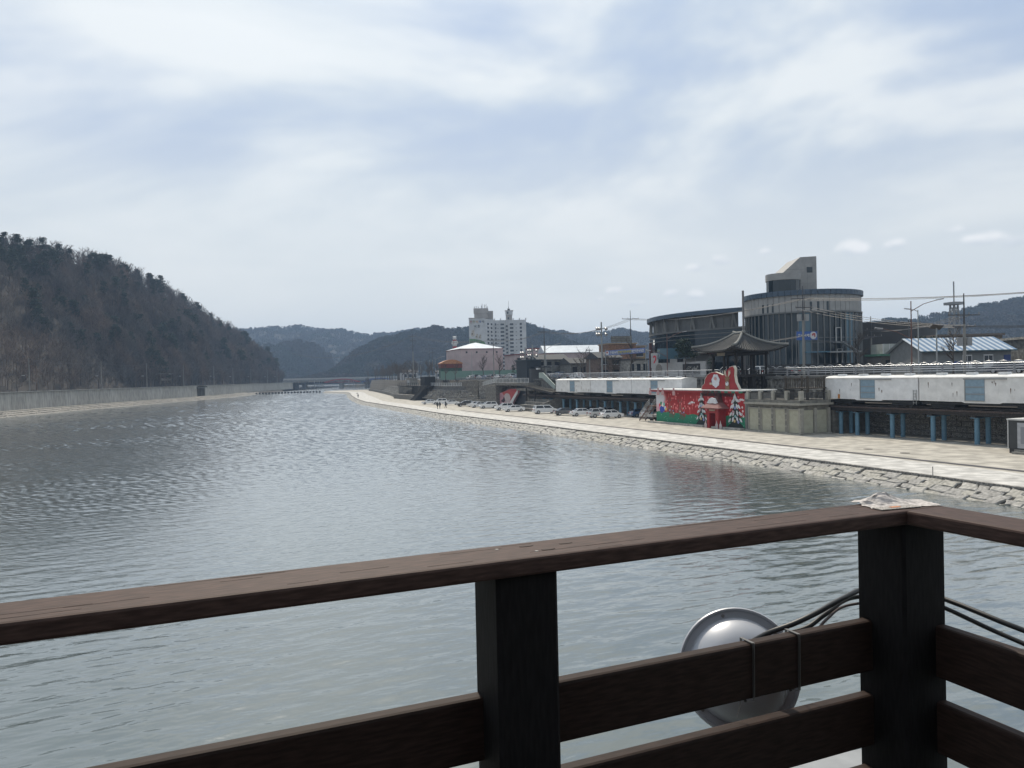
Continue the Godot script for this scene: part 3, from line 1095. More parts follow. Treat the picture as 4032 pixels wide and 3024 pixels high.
func rect(x0: float, y0: float, x1: float, y1: float) -> Array:
	return [Vector2(x0, y0), Vector2(x1, y0), Vector2(x1, y1), Vector2(x0, y1)]

func sl(called: String, m: Material, parent: Node, a: Vector3, b: Vector3) -> MeshInstance3D:
	var st := mb()
	slab(st, a, b)
	return part(st, called, m, parent)

func letters(text: String, size: float, m: Material, parent: Node, at: Vector3, bs: Basis, bold := true, serif := false) -> MeshInstance3D:
	var f := SystemFont.new()
	f.font_names = PackedStringArray(["Droid Serif" if serif else "Droid Sans"])
	f.font_weight = 700 if bold else 400
	var t := TextMesh.new()
	t.text = text
	t.font = f
	t.font_size = 32
	t.pixel_size = size / 24.0
	t.depth = 0.05
	var o := inst(t, "lettering", m, parent, at)
	o.basis = bs
	return o

const HANGUL := {
	"san": [[0.28, 0.95, 0.05, 0.55], [0.28, 0.95, 0.5, 0.55], [0.7, 1, 0.7, 0.45], [0.7, 0.72, 0.9, 0.72], [0.15, 0.35, 0.15, 0.05], [0.15, 0.05, 0.85, 0.05]],
	"cheon": [[0.2, 1, 0.36, 1], [0.05, 0.85, 0.5, 0.85], [0.28, 0.85, 0.05, 0.48], [0.28, 0.85, 0.5, 0.48], [0.55, 0.7, 0.75, 0.7], [0.75, 1, 0.75, 0.4], [0.15, 0.32, 0.15, 0.05], [0.15, 0.05, 0.85, 0.05]],
	"eo": [[0.1, 0.5, 0.27, 0.75], [0.27, 0.75, 0.45, 0.5], [0.45, 0.5, 0.27, 0.25], [0.27, 0.25, 0.1, 0.5], [0.55, 0.5, 0.78, 0.5], [0.78, 1, 0.78, 0]],
	"chuk": [[0.4, 1, 0.6, 1], [0.15, 0.86, 0.85, 0.86], [0.5, 0.86, 0.15, 0.55], [0.5, 0.86, 0.85, 0.55], [0.05, 0.45, 0.95, 0.45], [0.5, 0.45, 0.5, 0.28], [0.2, 0.22, 0.8, 0.22], [0.8, 0.22, 0.8, 0]],
	"je": [[0.05, 0.85, 0.48, 0.85], [0.27, 0.85, 0.05, 0.3], [0.27, 0.85, 0.48, 0.3], [0.5, 0.55, 0.65, 0.55], [0.66, 1, 0.66, 0], [0.86, 1, 0.86, 0]],
	"nak": [[0.08, 1, 0.08, 0.55], [0.08, 0.55, 0.5, 0.55], [0.7, 1, 0.7, 0.45], [0.7, 0.74, 0.92, 0.74], [0.2, 0.34, 0.8, 0.34], [0.8, 0.34, 0.8, 0]],
	"won": [[0.16, 0.82, 0.32, 0.98], [0.32, 0.98, 0.48, 0.82], [0.48, 0.82, 0.32, 0.68], [0.32, 0.68, 0.16, 0.82], [0.05, 0.55, 0.6, 0.55], [0.33, 0.55, 0.33, 0.38], [0.6, 0.42, 0.78, 0.42], [0.78, 1, 0.78, 0.32], [0.15, 0.3, 0.15, 0.05], [0.15, 0.05, 0.85, 0.05]]}

func hangul(keys: Array, mats: Array, size: float, gap: float, at: Vector3, bs: Basis, parent: Node, thick := 0.12) -> void:
	for i in keys.size():
		var st := mb()
		for q in HANGUL[keys[i]]:
			var a: Vector3 = at + bs * Vector3(i * gap + q[0] * size, q[1] * size, 0.06)
			var b: Vector3 = at + bs * Vector3(i * gap + q[2] * size, q[3] * size, 0.06)
			bar(st, a, b, size * thick, size * thick)
		part(st, "lettering", mats[i % mats.size()], parent)

func buildings() -> void:
	retaining_wall()
	post_office()
	terrace_building()
	viaducts()
	pavilion()
	round_hall()
	drum_hall()
	apartment()
	town()

# ---------------------------------------------------------------- block wall under the town road
func retaining_wall() -> void:
	var w := bthing("retaining_wall", "tall dark concrete block retaining wall behind the blue columns", "wall", 0, 27.4, Q)
	var body := plain("retaining concrete", 0.32, 0.305, 0.28, 0.95, "dirt", 0.12)
	sl("wall_body", body, w, Vector3(0, -0.1, -110), Vector3(1.2, 6.86, 130))
	sl("capping", plain("wall capping", 0.34, 0.33, 0.30, 0.9, "blotch", 0.3), w, Vector3(-0.35, 6.6, -110), Vector3(0.0, 6.95, 130))
	var meshes := []
	for k in 3:
		var st := mb()
		var e := 0.05
		var d := 0.10 + 0.03 * k
		for f in [[Vector3(-d, e, e), Vector3(-d, 0.62 - e, e), Vector3(-d, 0.62 - e, 1.3 - e), Vector3(-d, e, 1.3 - e)]]:
			quad(st, f[0], f[3], f[2], f[1])
			var c := [Vector3(0, 0.015, 0.015), Vector3(0, 0.605, 0.015), Vector3(0, 0.605, 1.285), Vector3(0, 0.015, 1.285)]
			for i in 4:
				quad(st, f[i], f[(i + 1) % 4], c[(i + 1) % 4], c[i])
		meshes.append(mesh_of(st))
	var bm := [plain("block grey", 0.33, 0.315, 0.285, 0.95, "dirt", 0.5), plain("block brown", 0.30, 0.275, 0.24, 0.95, "dirt", 0.4), plain("block pale", 0.38, 0.36, 0.32, 0.95, "dirt", 0.45)]
	var made := 0
	var rest := mb()
	for span in [[36.0, 64.0], [-62.0, 3.0]]:
		for r in 5:
			var z: float = span[0] + (0.65 if r % 2 else 0.0)
			while z < span[1]:
				var pick := rng.randi() % 3
				if made < 300:
					inst(meshes[pick], "block", bm[rng.randi() % 3], w, Vector3(0, 0.02 + r * 0.625, z))
					made += 1
				else:
					rest.append_from(meshes[pick], 0, Transform3D(Basis.IDENTITY, Vector3(0, 0.02 + r * 0.625, z)))
				z += 1.3
	var o := part(rest, "far_blocks", bm[0], w)
	o.set_meta("kind", "stuff")
	# buttress piers on the upper face, seen between the boxcars
	for k in 9:
		sl("pier", M["wall capping"], w, Vector3(-0.3, 3.8, 2.0 + k * 4.2), Vector3(0, 6.6, 2.5 + k * 4.2))
	sl("band", M["wall capping"], w, Vector3(-0.22, 5.1, 2.5), Vector3(0, 5.3, 35.6))

# ---------------------------------------------------------------- the painted post office
func mural_picture() -> ImageTexture:
	var W := 864
	var H := 196
	var im := Image.create(W, H, false, Image.FORMAT_RGB8)
	var n := FastNoiseLite.new()
	n.frequency = 0.03
	for y in H:
		for x in W:
			var red := Color(0.66, 0.085, 0.10) * (0.93 + 0.09 * n.get_noise_2d(x, y))
			var c := red
			var d := Vector2((x - 30) / 95.0, (y - 40) / 62.0).length()
			c = c.lerp(Color(0.80, 0.80, 0.82), smoothstep(1.1, 0.55, d))
			d = Vector2((x - 40) / 60.0, (y - 105) / 40.0).length()
			c = c.lerp(Color(0.84, 0.78, 0.80), smoothstep(1.1, 0.6, d) * 0.8)
			var hill := 133.0 - 9.0 * absf(sin(x * 0.026 + 0.6)) - 5.0 * sin(x * 0.011)
			if y > hill:
				c = Color(0.10, 0.50, 0.37) * (0.94 + 0.1 * n.get_noise_2d(x * 0.7, y + 500))
			im.set_pixel(x, y, c)
	var g := RandomNumberGenerator.new()
	g.seed = 5
	for k in 120:      # flakes, streaks, baubles
		var x := g.randi_range(90, W - 20)
		var y := g.randi_range(8, 118)
		var c := Color(0.88, 0.50, 0.50)
		if k % 5 == 0:
			im.fill_rect(Rect2i(x, y, 3, g.randi_range(18, 44)), c)
		elif k % 5 == 1:
			disc(im, x, y, 6, c)
			disc(im, x, y, 3, Color(0.72, 0.1, 0.11))
		else:
			for a in 3:
				line(im, Vector2(x, y) - Vector2.from_angle(a * PI / 3) * 6, Vector2(x, y) + Vector2.from_angle(a * PI / 3) * 6, 1, c)
	for k in 26:
		disc(im, g.randi_range(30, W - 10), g.randi_range(140, 185), 2, Color(0.75, 0.88, 0.82))
	# sleigh full of parcels
	disc(im, 62, 112, 22, Color(0.14, 0.24, 0.62))
	im.fill_rect(Rect2i(44, 96, 52, 26), Color(0.17, 0.28, 0.66))
	for q in [[40, 84, 10, 0.85, 0.2, 0.3], [56, 74, 12, 0.2, 0.5, 0.35], [74, 82, 12, 0.9, 0.88, 0.85], [88, 78, 11, 0.45, 0.75, 0.72], [100, 100, 12, 0.75, 0.82, 0.9], [34, 100, 9, 0.82, 0.5, 0.6], [110, 108, 9, 0.86, 0.72, 0.3]]:
		disc(im, q[0], q[1], q[2], Color(q[3], q[4], q[5]))
	# two reindeer in harness
	for q in [[150, 92], [262, 98]]:
		var o := Vector2(q[0], q[1])
		var br := Color(0.52, 0.28, 0.24)
		for k in 9:
			disc(im, int(o.x) - 6 + k * 7, int(o.y) + 18 + k * 3, 16 - k, br)
		disc(im, int(o.x), int(o.y), 12, br)
		disc(im, int(o.x) + 2, int(o.y) - 14, 10, br * 1.12)
		for s in [-1, 1]:
			line(im, o + Vector2(s * 4, -22), o + Vector2(s * 16, -52), 2, br * 0.85)
			line(im, o + Vector2(s * 9, -36), o + Vector2(s * 24, -44), 2, br * 0.85)
			line(im, o + Vector2(s * 13, -45), o + Vector2(s * 6, -58), 2, br * 0.85)
		for k in 4:
			line(im, o + Vector2(8 + k * 13, 34 + k * 3), o + Vector2(k * 14 - 4, 62 + k * 2), 2, br * 0.8)
		for k in 7:
			disc(im, int(o.x) + g.randi_range(-4, 46), int(o.y) + g.randi_range(-2, 40), 5, [Color(0.8, 0.78, 0.72), Color(0.55, 0.63, 0.85), Color(0.16, 0.10, 0.10), Color(0.7, 0.3, 0.35)][k % 4])
	# clouds
	for q in [[362, 66, 1.0], [388, 58, 1.5], [812, 42, 1.0], [836, 34, 1.4]]:
		for k in 4:
			disc(im, int(q[0] + (k - 1.5) * 9 * q[2]), int(q[1] + absf(k - 1.5) * 2), int((6 - absf(k - 1.5) * 1.5) * q[2]), Color(0.86, 0.85, 0.86))
	for q in [[842, 76], [846, 96], [838, 112], [850, 124]]:
		disc(im, q[0], q[1], 7, Color(0.80, 0.76, 0.76))
	return ImageTexture.create_from_image(im)

func disc(im: Image, cx: int, cy: int, r: int, c: Color) -> void:
	for y in range(maxi(cy - r, 0), mini(cy + r + 1, im.get_height())):
		for x in range(maxi(cx - r, 0), mini(cx + r + 1, im.get_width())):
			if (x - cx) * (x - cx) + (y - cy) * (y - cy) <= r * r:
				im.set_pixel(x, y, c)

func line(im: Image, a: Vector2, b: Vector2, r: int, c: Color) -> void:
	var n := int(a.distance_to(b)) + 1
	for k in n + 1:
		var p := a.lerp(b, float(k) / n)
		disc(im, int(p.x), int(p.y), r, c)

func post_office() -> void:
	var b := bthing("post_office", "red painted festive post office with a green lower band and fir tree panels", "building", -14.3, 17.5, Q)
	var red := plain("red paint", 0.32, 0.016, 0.018, 0.6, "soft", 0.4)
	var white := plain("white paint", 0.70, 0.70, 0.68, 0.6, "soft", 0.5)
	var green := plain("green paint", 0.02, 0.16, 0.09, 0.6, "soft", 0.4)
	sl("wall", plain("pale side paint", 0.62, 0.60, 0.57, 0.7, "soft", 0.4), b, Vector3(0.03, 0, -10.8), Vector3(4.6, 4.9, 10.8))
	var st := mb()
	var q := [Vector3(0, 0.0, -10.8), Vector3(0, 0.0, 10.8), Vector3(0, 4.9, 10.8), Vector3(0, 4.9, -10.8)]
	var uv := [Vector2(0, 1), Vector2(1, 1), Vector2(1, 0), Vector2(0, 0)]
	for i in [0, 2, 1, 0, 3, 2]:
		st.set_uv(uv[i])
		st.add_vertex(q[i])
	var pm := StandardMaterial3D.new()
	pm.resource_name = "printed mural"
	pm.albedo_texture = mural_picture()
	pm.roughness = 0.55
	part(st, "mural", pm, b)
	# roof slab with a striped fascia
	sl("roof", white, b, Vector3(-0.75, 5.16, -11.3), Vector3(5.0, 5.30, 11.3))
	for k in 30:
		var z0 := -11.3 + k * 22.6 / 30.0
		var c := red if z0 < 3.5 or k % 2 == 0 else green
		sl("fascia_stripe", c, b, Vector3(-0.78, 4.90, z0), Vector3(-0.70, 5.16, z0 + 22.6 / 30.0 - 0.01))
	for z in [-11.2, -8.9, -7.6, -4.6]:
		fpart([Vector2(z - 0.3, 4.4), Vector2(z + 0.3, 4.4), Vector2(z + 0.36, 4.9), Vector2(z + 0.12, 5.15), Vector2(z + 0.2, 5.5), Vector2(z - 0.2, 5.5), Vector2(z - 0.12, 5.15), Vector2(z - 0.36, 4.9)], 0.80, 0.86, "hanging_ornament", plain("ornament pink", 0.55, 0.32, 0.32, 0.6, "soft", 0.6), b)
	for z in [[-11.6, 3.2], [5.0, 11.2]]:
		sl("base_kerb", plain("kerb slab", 0.50, 0.48, 0.44, 0.9, "blotch", 0.3), b, Vector3(-1.2, 0, z[0]), Vector3(-0.35, 0.26, z[1]))
	# porch with a hipped roof and a dark doorway
	var px := -1.25
	for z in [[4.1, 4.7], [6.05, 6.75]]:
		sl("porch_wall", red, b, Vector3(px, 0, z[0]), Vector3(0, 2.85, z[1]))
	sl("porch_lintel", red, b, Vector3(px, 2.1, 4.7), Vector3(0, 2.85, 6.05))
	sl("door", plain("dark red door", 0.12, 0.008, 0.010, 0.5, ""), b, Vector3(-0.2, 0, 4.7), Vector3(-0.1, 2.1, 6.05))
	sl("porch_sign", plain("dull cream sign", 0.45, 0.36, 0.28, 0.7), b, Vector3(px - 0.05, 2.4, 4.75), Vector3(px, 2.62, 6.0))
	st = mb()
	var e := [Vector3(px - 0.5, 2.85, 3.35), Vector3(px - 0.5, 2.85, 7.5), Vector3(0, 2.85, 7.5), Vector3(0, 2.85, 3.35)]
	var m := [Vector3(px + 0.15, 3.55, 4.4), Vector3(px + 0.15, 3.55, 6.3), Vector3(0, 3.55, 6.3), Vector3(0, 3.55, 4.4)]
	quad(st, e[0], e[1], m[1], m[0])
	quad(st, e[1], e[2], m[2], m[1])
	quad(st, e[3], e[0], m[0], m[3])
	quad(st, e[0] + Vector3.DOWN * 0.12, e[1] + Vector3.DOWN * 0.12, e[1], e[0])
	quad(st, e[1] + Vector3.DOWN * 0.12, e[2] + Vector3.DOWN * 0.12, e[2], e[1])
	quad(st, e[3] + Vector3.DOWN * 0.12, e[0] + Vector3.DOWN * 0.12, e[0], e[3])
	quad(st, e[3] + Vector3.DOWN * 0.12, e[2] + Vector3.DOWN * 0.12, e[1] + Vector3.DOWN * 0.12, e[0] + Vector3.DOWN * 0.12)
	part(st, "porch_roof", plain("dull rose roof", 0.24, 0.10, 0.09, 0.7, "soft", 0.5), b)
	st = mb()
	var t := Vector3(-0.1, 4.8, 5.5)
	quad(st, m[0], m[1], t + Vector3(-0.15, 0, 0.15), t + Vector3(-0.15, 0, -0.15))
	quad(st, m[1], m[2], t + Vector3(0.1, 0, 0.15), t + Vector3(-0.15, 0, 0.15))
	quad(st, m[3], m[0], t + Vector3(-0.15, 0, -0.15), t + Vector3(0.1, 0, -0.15))
	part(st, "porch_spire", plain("brown spire", 0.13, 0.045, 0.035, 0.7, "soft", 0.5), b)
	st = mb()
	prism(st, [Vector2(4.2, 3.5), Vector2(4.9, 3.42), Vector2(5.5, 3.5), Vector2(6.1, 3.42), Vector2(6.5, 3.52), Vector2(6.0, 4.15), Vector2(5.2, 4.25), Vector2(4.8, 4.1)], -px - 0.18, -px + 0.02, front())
	part(st, "snow", plain("painted snow", 0.72, 0.73, 0.75, 0.8, "soft", 0.5), b)
	# fir tree panels
	for c in [[1.3, 0.82], [8.9, 1.0]]:
		fir_panel(b, c[0], c[1])
	for g in [[3.95, 0.25], [6.45, 0.2], [7.3, 0.3]]:
		fpart([Vector2(g[0] - 0.22, 0), Vector2(g[0] + 0.22, 0), Vector2(g[0] + 0.28, 0.5), Vector2(g[0] + 0.1, 0.75), Vector2(g[0], 1.15), Vector2(g[0] - 0.1, 0.75), Vector2(g[0] - 0.28, 0.5)], 1.30, 1.36, "small_figure", plain("small figure pale", 0.5, 0.42, 0.42, 0.7, "soft", 0.5), b)
	# roof sign, an outline board with a reindeer
	var off := -0.5
	var P := []
	for v in [[-14.74, 6.36], [-14.97, 6.9], [-15.53, 7.23], [-15.69, 7.89], [-16.33, 8.55], [-17.15, 8.83], [-18.08, 8.94], [-18.99, 8.73], [-19.88, 8.44], [-20.52, 8.59], [-20.99, 9.2], [-21.63, 9.6], [-22.3, 9.71], [-22.6, 9.3], [-22.51, 8.41], [-22.72, 7.47], [-23.54, 6.36]]:
		P.append(Vector2(-14.3 - v[0], v[1] - Q))
	fpart(P, -0.35, 0.0, "sign_edge", plain("cream board edge", 0.60, 0.56, 0.47, 0.7, "soft", 0.4), b, off * -1.0)
	var PI_ := []
	var mid := Vector2(4.8, 6.3)
	for v in P:
		PI_.append(Vector2(mid.x + (v.x - mid.x) * 0.955, maxf(5.27, mid.y + (v.y - mid.y) * 0.955)))
	fpart(PI_, 0.0, 0.05, "sign_board", red, b, 0.5)
	# a plain round snow badge and a reindeer head
	var pale := plain("badge white", 0.66, 0.68, 0.72, 0.6, "soft", 0.8)
	var bl := []
	for k in 28:
		var a := TAU * k / 28.0
		var r := 0.92 + 0.07 * sin(a * 7.0)
		bl.append(Vector2(4.07 + cos(a) * r * 0.92, 6.55 + sin(a) * r))
	fpart(bl, 0.05, 0.12, "snow_badge", pale, b, 0.5)
	var ring := []
	for k in 20:
		ring.append(Vector2(4.07 + cos(TAU * k / 20.0) * 0.32, 6.85 + sin(TAU * k / 20.0) * 0.24))
	fpart(ring, 0.12, 0.15, "badge_spot", plain("badge pink", 0.55, 0.30, 0.28, 0.6, "soft", 0.8), b, 0.5)
	fpart(rect(3.1, 6.3, 3.45, 6.75), 0.05, 0.1, "gift", plain("gift blue", 0.08, 0.16, 0.30, 0.6), b, 0.5)
	fpart(rect(2.65, 6.0, 3.35, 6.3), 0.05, 0.09, "mitten", plain("mitten cream", 0.58, 0.48, 0.34, 0.6), b, 0.5)
	var dx := 6.65
	fpart([Vector2(dx - 0.42, 5.35), Vector2(dx + 0.42, 5.35), Vector2(dx + 0.42, 6.3), Vector2(dx + 0.34, 6.75), Vector2(dx + 0.65, 6.95), Vector2(dx + 0.3, 7.0), Vector2(dx, 7.2), Vector2(dx - 0.3, 7.0), Vector2(dx - 0.65, 6.95), Vector2(dx - 0.34, 6.75), Vector2(dx - 0.42, 6.3)], 0.05, 0.11, "reindeer_head", plain("deer brown", 0.25, 0.15, 0.075, 0.7, "soft", 0.6), b, 0.5)
	for s in [-1, 1]:
		fpart([Vector2(dx + s * 0.15, 7.1), Vector2(dx + s * 0.3, 7.15), Vector2(dx + s * 0.72, 7.6), Vector2(dx + s * 0.62, 8.05), Vector2(dx + s * 0.5, 7.7), Vector2(dx + s * 0.35, 8.0), Vector2(dx + s * 0.28, 7.6)], 0.05, 0.10, "antler", plain("antler cream", 0.60, 0.53, 0.42, 0.7), b, 0.5)
	var mz := []
	for k in 16:
		mz.append(Vector2(dx + cos(TAU * k / 16.0) * 0.32, 6.15 + sin(TAU * k / 16.0) * 0.3))
	fpart(mz, 0.11, 0.15, "muzzle", pale, b, 0.5)
	fpart(rect(dx - 0.1, 6.28, dx + 0.1, 6.42), 0.15, 0.18, "nose", plain("black nose", 0.02, 0.02, 0.02, 0.4, ""), b, 0.5)
	# lettering over the porch
	var ink := plain("dark bronze letters", 0.045, 0.032, 0.028, 0.5, "")
	letters("SANTA CLAUS", 0.42, ink, b, Vector3(-0.86, 4.99, 4.6), front().basis, true, true)
	letters("HWACHEON POST OFFICE", 0.42, ink, b, Vector3(-0.10, 4.58, 4.75), front().basis, true, true)

func fir_panel(b: Node3D, x: float, k: float) -> void:
	var dk := plain("fir green", 0.018, 0.030, 0.024, 0.7, "soft", 0.8)
	var snow := plain("painted snow", 0.72, 0.73, 0.75, 0.8, "soft", 0.5)
	var left := []
	var right := []
	var tiers := 5
	for i in tiers:
		var y0 := 4.75 - i * 0.92
		var w := (0.38 + i * 0.33) * k
		right.append(Vector2(x + w * 0.35, y0))
		right.append(Vector2(x + w * 0.75, y0 - 0.45))
		right.append(Vector2(x + w * 1.05, y0 - 0.85))
		left.append(Vector2(x - w * 0.35, y0))
		left.append(Vector2(x - w * 0.78, y0 - 0.5))
		left.append(Vector2(x - w * 1.05, y0 - 0.85))
	left.reverse()
	fpart([Vector2(x, 4.85)] + right + left, 0.01, 0.09, "fir_tree", dk, b)
	fpart([Vector2(x, 4.9), Vector2(x + 0.35 * k, 4.25), Vector2(x + 0.12, 4.36), Vector2(x - 0.05, 4.2), Vector2(x - 0.35 * k, 4.28)], 0.09, 0.12, "snow_cap", snow, b)
	var g := RandomNumberGenerator.new()
	g.seed = int(x * 10)
	for i in range(1, 5):
		var y := 4.75 - i * 0.88
		var w := (0.38 + i * 0.33) * k
		for s in [-0.75, -0.3, 0.25, 0.72]:
			var c := Vector2(x + w * s + g.randf_range(-0.1, 0.1), y + 0.2 - absf(s) * 0.3 + g.randf_range(-0.1, 0.1))
			var d := Vector2(s * 1.2, -0.9).normalized() * 0.34 * k
			var n := d.orthogonal() * 0.55
			fpart([c - d - n * 0.5, c - d + n * 0.5, c + n, c + d + n * 0.3, c + d * 1.1, c + d - n * 0.5, c - n], 0.09, 0.115, "snow_tuft", snow, b)
	var oc := [Color(0.28, 0.32, 0.58), Color(0.60, 0.36, 0.40), Color(0.62, 0.62, 0.66), Color(0.30, 0.50, 0.52), Color(0.62, 0.45, 0.20)]
	for i in 6:
		var c := Vector2(x + [0.02, -0.35, 0.4, 0.05, -0.1, 0.55][i] * k * 1.2, [2.9, 2.35, 2.2, 1.75, 1.1, 1.0][i])
		var poly := []
		for a in 10:
			poly.append(c + Vector2.from_angle(TAU * a / 10.0) * 0.24 * (1.0 if a % 2 else 0.75))
		fpart(poly, 0.115, 0.15, "bauble", plain("bauble %d" % (i % 5), oc[i % 5].r, oc[i % 5].g, oc[i % 5].b, 0.5, "soft", 0.8), b)

# ---------------------------------------------------------------- beige terrace building
func terrace_building() -> void:
	var b := bthing("terrace_building", "beige stone terrace building with recessed panels and a balustrade on its roof", "building", -30.9, 17.1, Q)
	var stone := plain("beige stone", 0.35, 0.335, 0.29, 0.9, "soft", 0.5)
	var dirty := plain("weathered stone", 0.26, 0.25, 0.22, 0.9, "blotch", 0.15)
	var cream := plain("cream panel", 0.42, 0.41, 0.32, 0.85, "soft", 0.4)
	sl("wall", dirty, b, Vector3(0.25, 0, -5.0), Vector3(4.7, 3.6, 4.65))
	for k in 4:
		var z := -4.65 + k * 2.45
		sl("panel", cream, b, Vector3(0.15, 0.2, z + 0.1), Vector3(0.25, 2.95, z + 1.9))
		sl("pilaster", stone, b, Vector3(-0.05, 0, z + 2.0), Vector3(0.25, 3.2, z + 2.4))
		sl("panel_frame", stone, b, Vector3(0.05, 0.15, z - 0.05), Vector3(0.25, 3.1, z + 0.1))
		sl("panel_frame", stone, b, Vector3(0.05, 2.95, z + 0.1), Vector3(0.25, 3.1, z + 2.0))
		for j in 4:
			sl("pilaster_block", dirty, b, Vector3(-0.08, 0.3 + j * 0.75, z + 2.06), Vector3(-0.05, 0.9 + j * 0.75, z + 2.34))
	for k in 2:
		var x := 0.55 + k * 2.1
		sl("panel", cream, b, Vector3(x, 0.2, 4.65), Vector3(x + 1.5, 2.95, 4.75))
		sl("pilaster", stone, b, Vector3(x + 1.6, 0, 4.65), Vector3(x + 1.95, 3.2, 4.95))
	sl("corner_pier", stone, b, Vector3(-0.1, 0, 4.65), Vector3(0.45, 3.2, 5.0))
	sl("base_course", stone, b, Vector3(-0.3, 0, -5.0), Vector3(4.7, 0.16, 5.1))
	sl("cornice", stone, b, Vector3(-0.35, 3.55, -5.1), Vector3(4.9, 3.8, 5.15))
	sl("parapet", dirty, b, Vector3(-0.1, 3.8, -5.1), Vector3(4.7, 4.15, 4.95))
	var dark := plain("black baluster", 0.035, 0.034, 0.033, 0.6, "")
	for k in 5:
		var z := -4.9 + k * 2.4
		sl("baluster_pier", stone, b, Vector3(-0.1, 4.15, z), Vector3(0.35, 5.3, z + 0.45))
		if k < 4:
			for j in 10:
				sl("baluster", dark, b, Vector3(0.1, 4.15, z + 0.53 + j * 0.19), Vector3(0.16, 5.0, z + 0.58 + j * 0.19))
			sl("handrail", dark, b, Vector3(0.06, 5.0, z + 0.45), Vector3(0.2, 5.08, z + 2.4))
	sl("baluster_pier", stone, b, Vector3(4.2, 4.15, 4.5), Vector3(4.65, 5.3, 4.95))
	for j in 18:
		sl("baluster", dark, b, Vector3(0.45 + j * 0.2, 4.15, 4.7), Vector3(0.5 + j * 0.2, 5.0, 4.76))
	sl("handrail", dark, b, Vector3(0.35, 5.0, 4.66), Vector3(4.2, 5.08, 4.8))
	# terrace slab carrying on behind
	var t := bthing("terrace", "grey terrace slab between the post office roof and the tall wall", "terrace", -18.5, 24.2, Q)
	sl("slab", dirty, t, Vector3(-2.0, 3.4, -15.5), Vector3(3.15, 4.0, 17.2))
	sl("slab_wall", dirty, t, Vector3(-2.0, 0, -15.5), Vector3(3.15, 3.4, 17.2))
	# slatted timber lookout standing on the terrace roof
	var h := bthing("timber_lookout", "brown slatted timber lookout frame on the terrace roof", "lookout", -33.2, 20.2, Q + 4.15)
	var tw := plain("lookout timber", 0.13, 0.105, 0.08, 0.85, "wood", 1.5)
	for x in [-1.3, 1.3]:
		for z in [-1.9, 1.9]:
			sl("post", tw, h, Vector3(x - 0.1, 0, z - 0.1), Vector3(x + 0.1, 2.9, z + 0.1))
	sl("floor", tw, h, Vector3(-1.5, 1.35, -2.1), Vector3(1.5, 1.5, 2.1))
	for k in 13:
		sl("slat", tw, h, Vector3(-1.42, 1.5, -1.85 + k * 0.3), Vector3(-1.38, 2.6, -1.73 + k * 0.3))
	for k in 8:
		sl("slat", tw, h, Vector3(-1.2 + k * 0.33, 1.5, 1.95), Vector3(-1.08 + k * 0.33, 2.6, 1.99))
	sl("rail", tw, h, Vector3(-1.5, 2.6, -2.0), Vector3(-1.35, 2.72, 2.0))
	sl("rail", tw, h, Vector3(-1.35, 2.6, 1.9), Vector3(1.5, 2.72, 2.0))
	sl("panel", plain("dark board", 0.05, 0.045, 0.04, 0.8), h, Vector3(-1.25, 0, -1.8), Vector3(-1.2, 1.3, -0.4))

